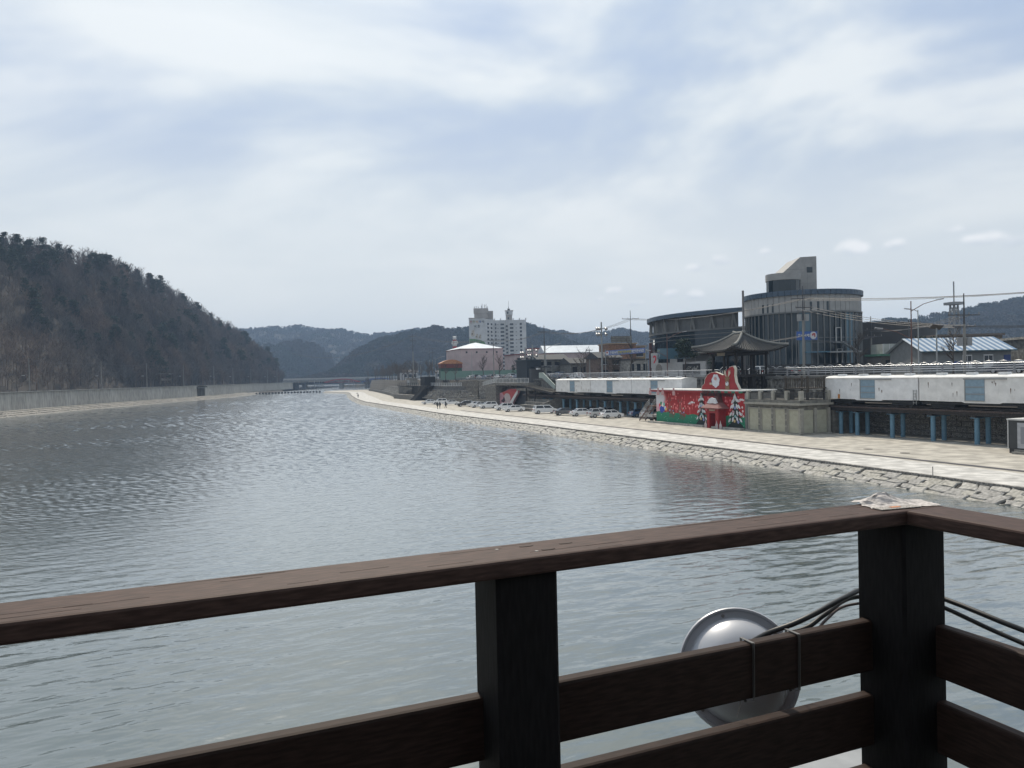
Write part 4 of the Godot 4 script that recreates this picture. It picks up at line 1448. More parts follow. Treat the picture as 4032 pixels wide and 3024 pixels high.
# ---------------------------------------------------------------- boxcars on their steel viaducts
func boxcar(s0: float, s1: float, label: String, rust: float, doors: Array, ladder: bool) -> void:
	var L := s0 - s1
	var b := bthing("boxcar", label, "boxcar", (s0 + s1) * 0.5, 23.35, 4.62, 0.0, "white boxcars on the viaducts")
	var paint := plain("boxcar white" if rust < 0.5 else "boxcar dull white", 0.80 if rust < 0.5 else 0.78, 0.80 if rust < 0.5 else 0.77, 0.80 if rust < 0.5 else 0.75, 0.7, "soft", 0.3)
	var h := L * 0.5 - 0.04
	var st := mb()
	var fx := -1.45
	prism(st, [Vector2(-h, 0.75), Vector2(-h * 0.3, 0.72), Vector2(-h * 0.26, 0.62), Vector2(h * 0.26, 0.62), Vector2(h * 0.3, 0.72), Vector2(h, 0.75), Vector2(h, 3.22), Vector2(-h, 3.22)], 1.45, -1.45, front())
	part(st, "body", paint, b)
	st = mb()
	prism(st, [Vector2(-1.55, 3.20), Vector2(1.55, 3.20), Vector2(1.5, 3.28), Vector2(0.7, 3.46), Vector2(0, 3.50), Vector2(-0.7, 3.46), Vector2(-1.5, 3.28)], -h - 0.05, h + 0.05)
	part(st, "roof", plain("roof white", 0.72, 0.72, 0.71, 0.6, "soft", 0.4), b)
	for k in 4:
		var z := -h + L * (0.14 + 0.24 * k)
		st = mb()
		prism(st, [Vector2(-0.5, 0), Vector2(0.5, 0), Vector2(0.42, 0.26), Vector2(-0.42, 0.26)], -0.3, 0.3, Transform3D(Basis(Vector3(0, 0, 1), Vector3.UP, Vector3(-1, 0, 0)), Vector3(-0.5, 3.44, z)))
		part(st, "roof_vent", M["roof white"], b)
	var blue := plain("faded blue door", 0.24, 0.34, 0.42, 0.7, "soft", 0.6)
	var trim := plain("dull grey trim", 0.34, 0.35, 0.35, 0.6, "grain", 0.8)
	for d in doors:
		var z: float = (s0 + s1) * 0.5 - d
		var dr := sl("door", blue, b, Vector3(fx - 0.06, 0.85, z - 1.0), Vector3(fx, 2.98, z + 1.0))
		for k in 3:
			sl("door_bar", trim, dr, Vector3(fx - 0.10, [0.82, 1.5, 2.2][k], z - 1.02), Vector3(fx - 0.06, [0.9, 1.58, 2.28][k], z + 1.02))
		sl("door_post", trim, b, Vector3(fx - 0.08, 0.8, z - 1.12), Vector3(fx, 3.0, z - 1.02))
		sl("door_track", trim, b, Vector3(fx - 0.12, 2.98, z - 1.2), Vector3(fx, 3.08, z + 3.3))
	for k in int(L / 1.35):
		sl("seam", paint, b, Vector3(fx - 0.012, 0.8, -h + 0.7 + k * 1.35), Vector3(fx, 3.2, -h + 0.74 + k * 1.35))
	if ladder:
		st = mb()
		for z in [h - 0.55, h - 0.15]:
			bar(st, Vector3(fx - 0.06, 0.3, z), Vector3(fx - 0.06, 1.9, z), 0.04, 0.04)
		for k in 5:
			bar(st, Vector3(fx - 0.06, 0.5 + k * 0.32, h - 0.55), Vector3(fx - 0.06, 0.5 + k * 0.32, h - 0.15), 0.04, 0.04)
		part(st, "ladder", trim, b)
	if rust > 0.2:
		var rm := plain("rust stain", 0.22, 0.13, 0.085, 0.9, "dirt", 1.0)
		for k in int(24 * rust):
			var z := rr(-h + 0.3, h - 0.3)
			var y := rr(0.9, 3.0)
			var w := rr(0.02, 0.08)
			var l := rr(0.1, 0.6)
			fpart([Vector2(z - w, y), Vector2(z, y + 0.1), Vector2(z + w, y), Vector2(z + w * 0.3, y - l), Vector2(z - w * 0.2, y - l * 0.8)], 1.452, 1.458, "rust_patch", rm, b)
	var dark := plain("black underframe", 0.022, 0.022, 0.024, 0.7, "grain", 1.0)
	sl("underframe", dark, b, Vector3(-1.2, 0.42, -h + 0.1), Vector3(1.2, 0.62, h - 0.1))
	for z in [-h + 2.4, h - 2.4]:
		sl("bogie", dark, b, Vector3(-1.0, 0.16, z - 1.4), Vector3(1.0, 0.5, z + 1.4))
		for dz in [-0.9, 0.9]:
			for x in [-0.78, 0.78]:
				st = mb()
				tube(st, [Vector3(x - 0.06, 0.36, z + dz), Vector3(x + 0.06, 0.36, z + dz)], [0.36], 16)
				part(st, "wheel", plain("wheel steel", 0.06, 0.055, 0.05, 0.5, ""), b)

func viaducts() -> void:
	boxcar(43.4, 27.25, "rust spotted white boxcar with a blue door at the far end of its row", 1.0, [35.3], false)
	boxcar(27.15, 11.45, "clean white boxcar with a blue door between two others", 0.15, [19.4], false)
	boxcar(11.35, -4.2, "white boxcar standing behind the red post office", 0.15, [3.9], false)
	boxcar(-34.8, -48.15, "white boxcar with an orange patch next to the beige terrace building", 0.3, [-41.4], true)
	boxcar(-48.25, -62.5, "grimy white boxcar above the portable cabin", 0.6, [-54.7], false)
	var o := bthing("orange_notice", "small orange notice plate on the boxcar side", "notice", -37.2, 21.83, 5.4)
	sl("plate", plain("orange paint", 0.55, 0.22, 0.03, 0.6), o, Vector3(-0.04, 0, -0.22), Vector3(0.06, 0.5, 0.0))
	var steel := plain("dark viaduct steel", 0.05, 0.042, 0.04, 0.7, "dirt", 0.6)
	var blue := plain("blue column paint", 0.115, 0.235, 0.33, 0.55, "soft", 0.8)
	var col_mesh: ArrayMesh
	var st := mb()
	tube(st, [Vector3.ZERO, Vector3(0, 2.62, 0)], [0.245], 16)
	col_mesh = mesh_of(st)
	var cap := mb()
	slab(cap, Vector3(-0.42, 2.62, -0.42), Vector3(0.42, 2.68, 0.42))
	var cap_mesh := mesh_of(cap)
	for V in [[-34.9, -64.0, [-36.7, -39.2, -44.2, -49.4, -54.4, -59.5], "steel viaduct on paired blue columns beside the terrace building"], [62.0, -3.5, [51.0, 47.0, 40.9, 34.5, 28.5, 22.5, 16.6, 11.2, 5.6], "steel viaduct on paired blue columns above the parked cars"]]:
		var c: float = (V[0] + V[1]) * 0.5
		var b := bthing("viaduct", V[3], "viaduct", c, 23.35, Q)
		var h: float = (V[0] - V[1]) * 0.5
		for x in [-1.15, 1.1]:
			sl("girder", steel, b, Vector3(x - 0.14, 2.86, -h), Vector3(x + 0.14, 3.36, h))
		sl("edge_beam", plain("rusty edge beam", 0.10, 0.07, 0.06, 0.8, "dirt", 0.6), b, Vector3(-1.62, 3.22, -h), Vector3(-1.42, 3.42, h))
		for k in int(h):
			sl("sleeper", steel, b, Vector3(-1.6, 3.37, -h + 0.3 + k * 2.0), Vector3(1.6, 3.49, -h + 0.55 + k * 2.0))
		for x in [-0.75, 0.75]:
			sl("track_rail", plain("rail steel", 0.12, 0.10, 0.09, 0.4), b, Vector3(x - 0.04, 3.49, -h), Vector3(x + 0.04, 3.54, h))
		sl("added_walkway", steel, b, Vector3(1.62, 3.5, -h), Vector3(4.0, 3.66, h))  # slab added to close the gap and shade the block wall below
		for s in V[2]:
			sl("cross_beam", steel, b, Vector3(-1.3, 2.69, c - s - 0.2), Vector3(1.3, 2.86, c - s + 0.2))
			sl("added_walkway_beam", steel, b, Vector3(1.3, 3.25, c - s - 0.1), Vector3(4.0, 3.49, c - s + 0.1))
			for t in [-0.85, 0.75]:
				var o2 := inst(col_mesh, "column", blue, b, Vector3(t, 0, c - s))
				inst(cap_mesh, "column_head", blue, o2)

# ---------------------------------------------------------------- tiled pavilion
func pavilion() -> void:
	var b := bthing("pavilion", "dark timber pavilion with an upswept grey tiled roof on tall stilts", "pavilion", -14.6, 25.0, Q + 4.0)
	var wood := plain("pavilion timber", 0.035, 0.028, 0.024, 0.8, "wood", 1.2)
	var tile := plain("roof tile", 0.018, 0.019, 0.02, 0.8, "grain", 0.8)
	var rib := plain("tile rib grey", 0.06, 0.062, 0.063, 0.8, "grain", 0.8)
	var ridge := plain("ridge plaster", 0.24, 0.24, 0.225, 0.85, "grain", 0.6)
	for x in [-3.0, 0.0, 2.0]:
		for z in [-3.0, 0.0, 3.0]:
			sl("stilt", wood, b, Vector3(x - 0.28, 0, z - 0.28), Vector3(x + 0.28, 3.0, z + 0.28))
	for z in [-1.8, 1.2]:
		var st := mb()
		bar(st, Vector3(-3.2, 0.2, z - 1.0), Vector3(-3.2, 3.0, z + 1.4), 0.25, 0.3)
		part(st, "brace", wood, b)
	sl("floor", wood, b, Vector3(-3.5, 3.0, -3.5), Vector3(3.5, 3.35, 3.5))
	for k in 4:
		var a := k * PI / 2
		var bs := Basis(Vector3.UP, a)
		var st := mb()
		box(st, bs * Vector3(0, 3.95, 3.4), Vector3(7.0 if k % 2 == 0 else 0.1, 0.1, 0.1 if k % 2 == 0 else 7.0))
		part(st, "handrail", wood, b)
		for j in 14:
			st = mb()
			box(st, bs * Vector3(-3.3 + j * 0.5, 3.62, 3.4), Vector3(0.12, 0.56, 0.12))
			part(st, "baluster", wood, b)
	for x in [-2.7, 0.0, 2.7]:
		for z in [-2.7, 0.0, 2.7]:
			if x != 0.0 or z != 0.0:
				var st := mb()
				tube(st, [Vector3(x, 3.35, z), Vector3(x, 6.25, z)], [0.2], 10)
				part(st, "pillar", wood, b)
	for k in 4:
		var bs := Basis(Vector3.UP, k * PI / 2)
		var st := mb()
		box(st, bs * Vector3(0, 6.35, 2.7), Vector3(6.2, 0.35, 0.35) if k % 2 == 0 else Vector3(0.35, 0.35, 6.2))
		box(st, bs * Vector3(0, 6.75, 3.1), Vector3(6.8, 0.3, 0.3) if k % 2 == 0 else Vector3(0.3, 0.3, 6.8))
		part(st, "beam", wood, b)
	# roof: four upswept slopes, ridge along local z, with tile ribs
	var E := 4.6
	var top := 9.35
	var f := func(side: int, u: float, v: float) -> Vector3:   # u -1..1 along the eave, v 0 eave .. 1 top
		var lift := 0.75 * pow(absf(u), 3.0) * (1.0 - v) * (1.0 - v)
		var out := lerpf(E + 0.35 * pow(absf(u), 3.0), 0.12, v)
		var half := lerpf(E + 0.35 * pow(absf(u), 3.0), 0.9 if side % 2 == 0 else 0.10, v)
		if side % 2 == 1:
			out = lerpf(E + 0.35 * pow(absf(u), 3.0), 0.95, v)
		var y := lerpf(6.75, top, 0.55 * v + 0.45 * v * v) + lift
		var p := Vector3(-out, y, u * half) if side % 2 == 0 else Vector3(u * half, y, out)
		return Basis(Vector3.UP, PI * (side / 2)) * p
	for side in 4:
		var st := mb()
		sg += 1
		st.set_smooth_group(sg)
		for i in 16:
			for j in 8:
				var u0 := -1.0 + i / 8.0
				var u1 := u0 + 0.125
				var v0 := j / 8.0
				var v1 := v0 + 0.125
				quad(st, f.call(side, u0, v0), f.call(side, u1, v0), f.call(side, u1, v1), f.call(side, u0, v1))
		part(st, "roof_slope", tile, b)
		for i in 19:
			var u := -1.0 + (i + 0.5) / 9.5
			st = mb()
			var pts := []
			for j in 6:
				pts.append(f.call(side, u, j / 5.0 * 0.98) + Vector3.UP * 0.05)
			tube(st, pts, [0.11, 0.105, 0.09, 0.08, 0.07, 0.05], 5, true)
			part(st, "tile_rib", rib, b)
		st = mb()
		var hp := []
		for j in 7:
			hp.append(f.call(side, 1.0, j / 6.0) + Vector3.UP * 0.14)
		tube(st, hp, [0.2], 6)
		part(st, "hip_ridge", ridge, b)
		st = mb()
		for i in 16:
			var u0 := -1.0 + i / 8.0
			var a: Vector3 = f.call(side, u0, 0.0)
			var c: Vector3 = f.call(side, u0 + 0.125, 0.0)
			quad(st, Vector3(a.x * 0.72, 6.9, a.z * 0.72), Vector3(c.x * 0.72, 6.9, c.z * 0.72), c - Vector3.UP * 0.12, a - Vector3.UP * 0.12)
			quad(st, a - Vector3.UP * 0.12, c - Vector3.UP * 0.12, c, a)
		part(st, "eave_soffit", wood, b)
	var st := mb()
	tube(st, [Vector3(0, top + 0.35, -1.3), Vector3(0, top + 0.16, -0.6), Vector3(0, top + 0.16, 0.6), Vector3(0, top + 0.35, 1.3)], [0.24], 8)
	part(st, "top_ridge", ridge, b)
	sl("name_board", plain("pale name board", 0.28, 0.24, 0.18, 0.7), b, Vector3(-3.3, 6.15, -0.9), Vector3(-3.2, 6.6, 0.9))

# ---------------------------------------------------------------- round glass hall
func arc_quad(r: float, a0: float, a1: float, y0: float, y1: float, th := 0.0) -> SurfaceTool:
	var st := mb()
	var p := [Vector3(cos(a0) * r, y0, sin(a0) * r), Vector3(cos(a1) * r, y0, sin(a1) * r), Vector3(cos(a1) * r, y1, sin(a1) * r), Vector3(cos(a0) * r, y1, sin(a0) * r)]
	quad(st, p[1], p[0], p[3], p[2])
	if th > 0.0:
		var i := (r - th) / r
		var q := []
		for v in p:
			q.append(Vector3(v.x * i, v.y, v.z * i))
		quad(st, q[0], q[1], q[2], q[3])
		quad(st, p[3], q[3], q[2], p[2])
		quad(st, p[0], p[1], q[1], q[0])
		quad(st, p[0], q[0], q[3], p[3])
		quad(st, p[1], p[2], q[2], q[1])
	return st

func round_hall() -> void:
	var b := thing("round_hall", "round glass fronted hall with a pale upper band and blue metal rim", "building", Vector3(53.3, UPR, -141.0))
	var glass := plain("dark blue glass", 0.012, 0.024, 0.032, 0.05, "")
	var glass2 := plain("pale blue glass", 0.075, 0.14, 0.18, 0.06, "")
	var pale := plain("pale panel", 0.33, 0.325, 0.315, 0.7, "soft", 0.2)
	var mull := plain("grey mullion", 0.13, 0.135, 0.135, 0.5, "")
	var rim := plain("blue grey rim", 0.055, 0.09, 0.135, 0.45, "soft", 0.3)
	var st := mb()
	lathe(st, [Vector2(10.3, 0.0), Vector2(10.3, 1.9), Vector2(9.0, 1.9), Vector2(9.0, 13.9), Vector2(0.0, 13.9)], 48)
	part(st, "core", plain("hall core", 0.05, 0.05, 0.052, 0.8), b)
	var n := 60
	for k in n:
		var a := TAU * k / n
		var a2 := TAU * (k + 1) / n
		var seen := sin(a + 0.07) > -0.25
		part(arc_quad(10.0, a + 0.004, a2 - 0.004, 10.85, 13.85, 0.2), "band_panel", pale, b)
		part(arc_quad(10.35, a + 0.004, a2 - 0.004, 13.75, 14.6, 0.5), "rim_panel", rim, b)
		if seen:
			var special: bool = k in [9, 10, 17, 18]
			for r in 2:
				part(arc_quad(9.86, a, a2, 1.9 + r * 4.5, 1.9 + r * 4.5 + 4.42, 0.0), "pane", glass2 if special else glass, b)
			st = mb()
			bar(st, Vector3(cos(a) * 10.02, 1.9, sin(a) * 10.02), Vector3(cos(a) * 10.02, 10.85, sin(a) * 10.02), 0.08, 0.2)
			part(st, "mullion", mull, b)
			part(arc_quad(9.9, a + 0.004, a2 - 0.004, 6.3, 6.4, 0.04), "transom", mull, b)
	part(arc_quad(10.06, 0.0, 0.001, 10.7, 10.72, 0.0), "seam", mull, b)
	st = mb()
	lathe(st, [Vector2(9.9, 10.7), Vector2(10.18, 10.7), Vector2(10.18, 10.95), Vector2(9.9, 10.95)], 64)
	part(st, "band_sill", mull, b)
	for a in [2.62, 2.52, 2.42, 1.78, 1.66, 1.50, 0.48, 0.42, 0.36]:
		part(arc_quad(10.02, a - 0.018, a + 0.018, 11.0, 12.5, 0.05), "slit_window", glass, b)
	# stair and doors on the front
	var door := plain("white door frame", 0.5, 0.5, 0.49, 0.5, "")
	for d in [[1.30, 2.0], [1.32, 5.6]]:
		var p := Vector3(cos(d[0]) * 10.15, d[1], sin(d[0]) * 10.15)
		var bs := Basis(Vector3.UP, PI / 2 - d[0])
		st = mb()
		for q in [[-0.55, 0.0, -0.45, 2.4], [0.45, 0.0, 0.55, 2.4], [-0.55, 2.3, 0.55, 2.4]]:
			box(st, p + bs * Vector3((q[0] + q[2]) * 0.5, (q[1] + q[3]) * 0.5, 0), Vector3(q[2] - q[0], q[3] - q[1], 0.12), bs)
		part(st, "door_frame", door, b)
	st = mb()
	for k in 8:
		slab(st, Vector3(2.6 + k * 0.32, 5.4 - k * 0.2, 9.8), Vector3(2.95 + k * 0.32, 5.55 - k * 0.2, 11.2))
	slab(st, Vector3(1.5, 5.35, 9.9), Vector3(2.6, 5.55, 11.2))
	slab(st, Vector3(0.5, 3.7, 9.95), Vector3(5.8, 3.95, 11.4))
	part(st, "outside_stair", plain("pale stair", 0.42, 0.43, 0.43, 0.7), b)
	sl("canopy_glass", plain("blue canopy", 0.10, 0.22, 0.30, 0.2, ""), b, Vector3(-3.4, 3.8, 9.95), Vector3(5.8, 3.96, 11.0))
	# stair tower with a slanting top and a glazed turret
	st = mb()
	prism(st, [Vector2(-4.5, 14.0), Vector2(1.7, 14.0), Vector2(1.7, 21.2), Vector2(-1.2, 21.1), Vector2(-4.4, 18.3)], -3.5, 3.0)
	part(st, "tower", pale, b)
	sl("tower_window", glass, b, Vector3(-0.05, 18.3, 2.96), Vector3(0.95, 19.3, 3.04))
	for y in [16.4, 18.9]:
		sl("tower_seam", mull, b, Vector3(-3.8, y, 3.0), Vector3(1.7, y + 0.03, 3.015))
	for x in [-3.0, -1.5, 0.0]:
		sl("tower_seam", mull, b, Vector3(x, 14.6, 3.0), Vector3(x + 0.03, 18.2, 3.015))
	st = mb()
	lathe(st, [Vector2(2.95, 16.7), Vector2(3.0, 16.75), Vector2(3.0, 17.9), Vector2(0, 18.0)], 32, Transform3D(Basis.IDENTITY, Vector3(-4.7, 0, 4.0)))
	part(st, "turret_band", pale, b)
	for k in 10:
		var a := PI * 1.15 * k / 10.0
		st = mb()
		var c := Vector3(-4.7, 0, 4.0)
		var a2 := PI * 1.15 * (k + 1) / 10.0
		quad(st, c + Vector3(cos(a2) * 2.9, 14.4, sin(a2) * 2.9), c + Vector3(cos(a) * 2.9, 14.4, sin(a) * 2.9), c + Vector3(cos(a) * 2.9, 16.75, sin(a) * 2.9), c + Vector3(cos(a2) * 2.9, 16.75, sin(a2) * 2.9))
		part(st, "turret_pane", glass2 if k == 9 else glass, b)
	# banner on the wall by the pavilion
	var bn := thing("banner", "blue banner with a white roundel beside the pavilion eave", "banner", Vector3(48.7, 13.8, -126.5), 0.25)
	sl("cloth", plain("banner blue", 0.05, 0.13, 0.42, 0.7), bn, Vector3(-2.1, 0, -0.03), Vector3(1.9, 1.4, 0.03))
	st = mb()
	tube(st, [Vector3(1.1, 0.75, 0.03), Vector3(1.1, 0.75, 0.07)], [0.62], 20)
	part(st, "roundel", plain("banner white", 0.72, 0.72, 0.72, 0.7), bn)
	st = mb()
	box(st, Vector3(1.2, 1.0, 0.09), Vector3(0.5, 0.2, 0.03))
	box(st, Vector3(1.35, 0.75, 0.09), Vector3(0.2, 0.5, 0.03))
	box(st, Vector3(0.95, 0.85, 0.09), Vector3(0.2, 0.3, 0.03))
	part(st, "emblem", plain("banner red", 0.5, 0.03, 0.03, 0.7), bn)
	for k in 4:
		hangul([["san", "eo", "nak", "je"][k]], [M["banner white"]], 0.5, 0.5, Vector3(-1.8 + k * 0.55, 0.5, 0.0), Basis.IDENTITY, bn, 0.16)
	for x in [-2.1, 1.9]:
		sl("banner_pole", mull, bn, Vector3(x - 0.04, -5.8, -0.05), Vector3(x + 0.04, 1.5, 0.05))

func drum_hall() -> void:
	var b := thing("drum_hall", "wide curved dark glass hall with a rising blue canopy ring on slanted posts", "building", Vector3(61.5, UPR, -172.0))
	var glass: Material = M["dark blue glass"]
	var grey := plain("grey cladding", 0.14, 0.142, 0.14, 0.7, "soft", 0.2)
	var rim: Material = M["blue grey rim"]
	var R := 30.0
	var st := mb()
	lathe(st, [Vector2(R - 0.6, 0), Vector2(R - 0.6, 9.5), Vector2(0, 9.6)], 64)
	part(st, "core", M["hall core"], b)
	for k in 40:
		var a := deg_to_rad(97.0 + k * 3.0)
		var a2 := a + deg_to_rad(3.0)
		for r in 3:
			part(arc_quad(R, a + 0.001, a2 - 0.001, 0.2 + r * 3.0, 0.2 + r * 3.0 + 2.92, 0.0), "pane", glass, b)
		part(arc_quad(R + 0.15, a, a2, 9.15, 9.5, 0.3), "sill", grey, b)
		part(arc_quad(R + 0.1, a, a2, 8.35, 8.5, 0.15), "band_rail", grey, b)
		part(arc_quad(R + 0.1, a, a2, 7.6, 7.72, 0.15), "band_rail", grey, b)
		part(arc_quad(R + 0.6, a, a2, 12.25, 13.1, 0.5), "canopy_rim", rim, b)
		if k > 9:
			part(arc_quad(R - 0.8, a + 0.001, a2 - 0.001, 9.5, 12.4, 0.2), "upper_wall", grey, b)
		st = mb()
		var i0 := (R - 5.0)
		quad(st, Vector3(cos(a) * i0, 12.9, sin(a) * i0), Vector3(cos(a2) * i0, 12.9, sin(a2) * i0), Vector3(cos(a2) * (R + 0.4), 12.5, sin(a2) * (R + 0.4)), Vector3(cos(a) * (R + 0.4), 12.5, sin(a) * (R + 0.4)))
		part(st, "canopy_panel", plain("blue canopy soffit", 0.06, 0.11, 0.15, 0.4, ""), b)
		if k % 3 == 1:
			st = mb()
			bar(st, Vector3(cos(a) * R, 9.4, sin(a) * R), Vector3(cos(a + 0.03) * (R - 0.2), 12.5, sin(a + 0.03) * (R - 0.2)), 0.3, 0.3)
			bar(st, Vector3(cos(a + 0.035) * R, 9.4, sin(a + 0.035) * R), Vector3(cos(a + 0.02) * (R - 0.2), 12.5, sin(a + 0.02) * (R - 0.2)), 0.25, 0.25)
			part(st, "slanted_post", plain("pale post", 0.22, 0.22, 0.21, 0.6), b)
	for k in 8:
		st = mb()
		var y := 9.7 + k * 0.27
		bar(st, Vector3(cos(1.55) * (R - 3), y, sin(1.55) * (R - 3)), Vector3(cos(2.15) * (R - 3), y, sin(2.15) * (R - 3)), 0.08, 0.2)
		part(st, "louvre", plain("brown louvre", 0.16, 0.14, 0.12, 0.7), b)
	# pale blue glazed entrance box and red pier
	sl("entrance_glass", M["pale blue glass"], b, Vector3(-32.5, 3.6, 19.0), Vector3(-26.5, 5.7, 22.0))
	sl("red_pier", plain("dull red pier", 0.12, 0.045, 0.04, 0.7), b, Vector3(-31.0, 0, 1.5), Vector3(-30.4, 7.5, 2.2))

# ---------------------------------------------------------------- apartment block
func windows(b: Node3D, x0: float, x1: float, n: int, y0: float, floors: int, z: float, w: float, h: float, m: Material, fr: Material) -> void:
	for f in floors:
		for k in n:
			var x := lerpf(x0, x1, (k + 0.5) / n)
			var o := sl("window", m, b, Vector3(x - w * 0.5, y0 + f * 2.7, z), Vector3(x + w * 0.5, y0 + f * 2.7 + h, z + 0.05))
			sl("window_sill", fr, o, Vector3(x - w * 0.55, y0 + f * 2.7 - 0.15, z), Vector3(x + w * 0.55, y0 + f * 2.7, z + 0.25))

func apartment() -> void:
	var b := thing("apartment_block", "tall white apartment block with a green fish mural and roof towers", "building", Vector3(-11.0, UPR, -552.0))
	var white := plain("apartment white", 0.58, 0.58, 0.58, 0.8, "soft", 0.05)
	var beige := plain("apartment beige", 0.40, 0.37, 0.345, 0.8, "soft", 0.05)
	var win: Material = M["dark window"]
	var sill := plain("apartment sill", 0.45, 0.45, 0.45, 0.8, "")
	# left wing: the mural gable faces the river, its long side runs back
	sl("wing", white, b, Vector3(-18.3, 0, -12), Vector3(-6.4, 41.8, 12))
	var st := mb()
	prism(st, [Vector2(-6.4, -12.0), Vector2(-6.4, 12.0), Vector2(-1.2, 2.0), Vector2(-1.2, -14.0)], 0.0, 41.4, Transform3D(Basis(Vector3.RIGHT, Vector3(0, 0, 1), Vector3.DOWN), Vector3(0, 41.4, 0)))
	part(st, "side_wing", white, b)
	sl("wing", white, b, Vector3(-1.2, 0, -14), Vector3(22.0, 41.0, 1.0))
	windows(b, -0.4, 0.8, 1, 2.2, 14, 1.0, 1.0, 1.5, win, sill)
	windows(b, 3.2, 6.8, 1, 2.2, 14, 1.0, 2.6, 1.3, win, sill)
	windows(b, 7.3, 9.0, 1, 3.5, 13, 1.0, 1.3, 1.4, win, sill)
	windows(b, 9.8, 13.4, 1, 2.2, 14, 1.0, 2.6, 1.3, win, sill)
	windows(b, 14.2, 15.6, 1, 2.6, 14, 1.0, 0.9, 0.4, win, sill)
	windows(b, 17.2, 19.2, 1, 2.2, 14, 1.0, 1.5, 1.5, win, sill)
	windows(b, 1.4, 2.4, 1, 2.6, 14, 1.0, 0.8, 0.35, win, sill)
	sl("recess", beige, b, Vector3(7.1, 0, 1.0), Vector3(7.3, 41.0, 1.4))
	sl("recess", beige, b, Vector3(9.0, 0, 1.0), Vector3(9.2, 41.0, 1.4))
	# windows on the slanting side face
	var d := (Vector3(-1.2, 0, 2.0) - Vector3(-6.4, 0, 12.0))
	var bs := Basis(d.normalized(), Vector3.UP, d.normalized().cross(Vector3.UP))
	for f in 14:
		for u in [0.28, 0.72]:
			st = mb()
			box(st, Vector3(-6.4, 2.9 + f * 2.7, 12.0) + d * u, Vector3(2.2, 1.3, 0.15), bs)
			part(st, "window", win, b)
	for k in 6:
		sl("parapet_post", white, b, Vector3(-1.0 + k * 4.5, 41.0, 0.2), Vector3(-0.2 + k * 4.5, 42.2, 1.0))
	sl("roof_slab", beige, b, Vector3(-18.5, 41.8, -12.2), Vector3(-6.2, 42.3, 12.2))
	# plant rooms and masts on the roof
	sl("plant_room", beige, b, Vector3(-14.6, 42.3, -2), Vector3(-5.2, 45.6, 8))
	sl("plant_room", beige, b, Vector3(-15.0, 45.6, -2.3), Vector3(-4.8, 49.2, 8.3))
	sl("plant_room", beige, b, Vector3(-5.2, 41.4, -8), Vector3(-1.6, 48.0, -1))
	sl("stair_tower", beige, b, Vector3(7.6, 41.0, -8), Vector3(12.2, 45.0, -2))
	sl("stair_tower", white, b, Vector3(7.4, 45.0, -8.2), Vector3(12.6, 47.9, -1.8))
	sl("stair_window", win, b, Vector3(8.5, 45.6, -1.8), Vector3(9.6, 47.2, -1.75))
	sl("stair_window", win, b, Vector3(8.9, 41.8, -2.0), Vector3(10.0, 43.2, -1.95))
	sl("roof_cap", beige, b, Vector3(7.0, 47.9, -8.6), Vector3(13.0, 48.2, -1.4))
	var dark := M["dark fitting"] as Material
	st = mb()
	bar(st, Vector3(9.8, 48.2, -4), Vector3(9.8, 55.0, -4), 0.18, 0.18)
	box(st, Vector3(9.8, 48.9, -4), Vector3(1.8, 1.2, 1.0))
	bar(st, Vector3(9.2, 48.2, -4), Vector3(9.8, 51.2, -4), 0.25, 0.25)
	part(st, "mast", dark, b)
	st = mb()
	for x in [-14.5, -13.2, -11.8, -9.6, -9.0, -7.4, -6.2, -5.3]:
		bar(st, Vector3(x, 49.2, 4), Vector3(x, 50.6 + fmod(absf(x) * 1.7, 2.2), 4), 0.45, 0.3)
	part(st, "antennas", dark, b)
	# mural: a green fish carrying three pale animals, and the building's lettering
	var F := Transform3D(Basis.IDENTITY, Vector3(-18.3, 0, 12.0))
	var mp := func(poly: Array, called: String, m: Material, dz: float) -> void:
		var s := mb()
		prism(s, poly, 0.02, dz, F)
		part(s, called, m, b)
	var gr := plain("mural green", 0.14, 0.27, 0.12, 0.8, "soft", 0.1)
	mp.call([Vector2(0.2, 16.0), Vector2(10.2, 22.0), Vector2(11.6, 23.5), Vector2(10.6, 25.2), Vector2(8.5, 26.4), Vector2(4, 27.4), Vector2(0.2, 27.6)], "fish_mural", gr, 0.06)
	var dg := plain("mural dark green", 0.05, 0.12, 0.06, 0.8, "")
	for k in 4:
		mp.call(rect(0.9 + k * 1.35, 23.2 + k * 0.3, 1.6 + k * 1.35, 26.0 + k * 0.2), "fish_stripe", dg, 0.09)
	mp.call([Vector2(6.6, 25.2), Vector2(8.4, 23.2), Vector2(8.8, 25.6)], "fish_fin", dg, 0.09)
	var pa := plain("mural animal", 0.52, 0.46, 0.38, 0.8, "soft", 0.1)
	var br := plain("mural brown", 0.14, 0.10, 0.08, 0.8, "")
	for q in [[2.6, 30.6, 2.3], [5.4, 28.8, 1.7], [7.6, 28.4, 1.6]]:
		var poly := []
		for k in 12:
			poly.append(Vector2(q[0], q[1]) + Vector2.from_angle(TAU * k / 12.0) * q[2] * 0.62)
		mp.call(poly, "animal_body", pa, 0.08)
		poly = []
		for k in 12:
			poly.append(Vector2(q[0] + 0.2, q[1] + q[2] * 0.9) + Vector2.from_angle(TAU * k / 12.0) * q[2] * 0.45)
		mp.call(poly, "animal_head", pa, 0.1)
		mp.call(rect(q[0] - q[2] * 0.35, q[1] - 0.1, q[0] + 0.1, q[1] + q[2] * 0.4), "animal_patch", br, 0.11)
		mp.call(rect(q[0] + 0.1, q[1] + q[2] * 0.9, q[0] + 0.5, q[1] + q[2] * 1.15), "animal_eye", br, 0.12)
	mp.call([Vector2(3.4, 33.0), Vector2(3.5, 33.0), Vector2(4.3, 36.2), Vector2(4.2, 36.2)], "fishing_line", br, 0.06)
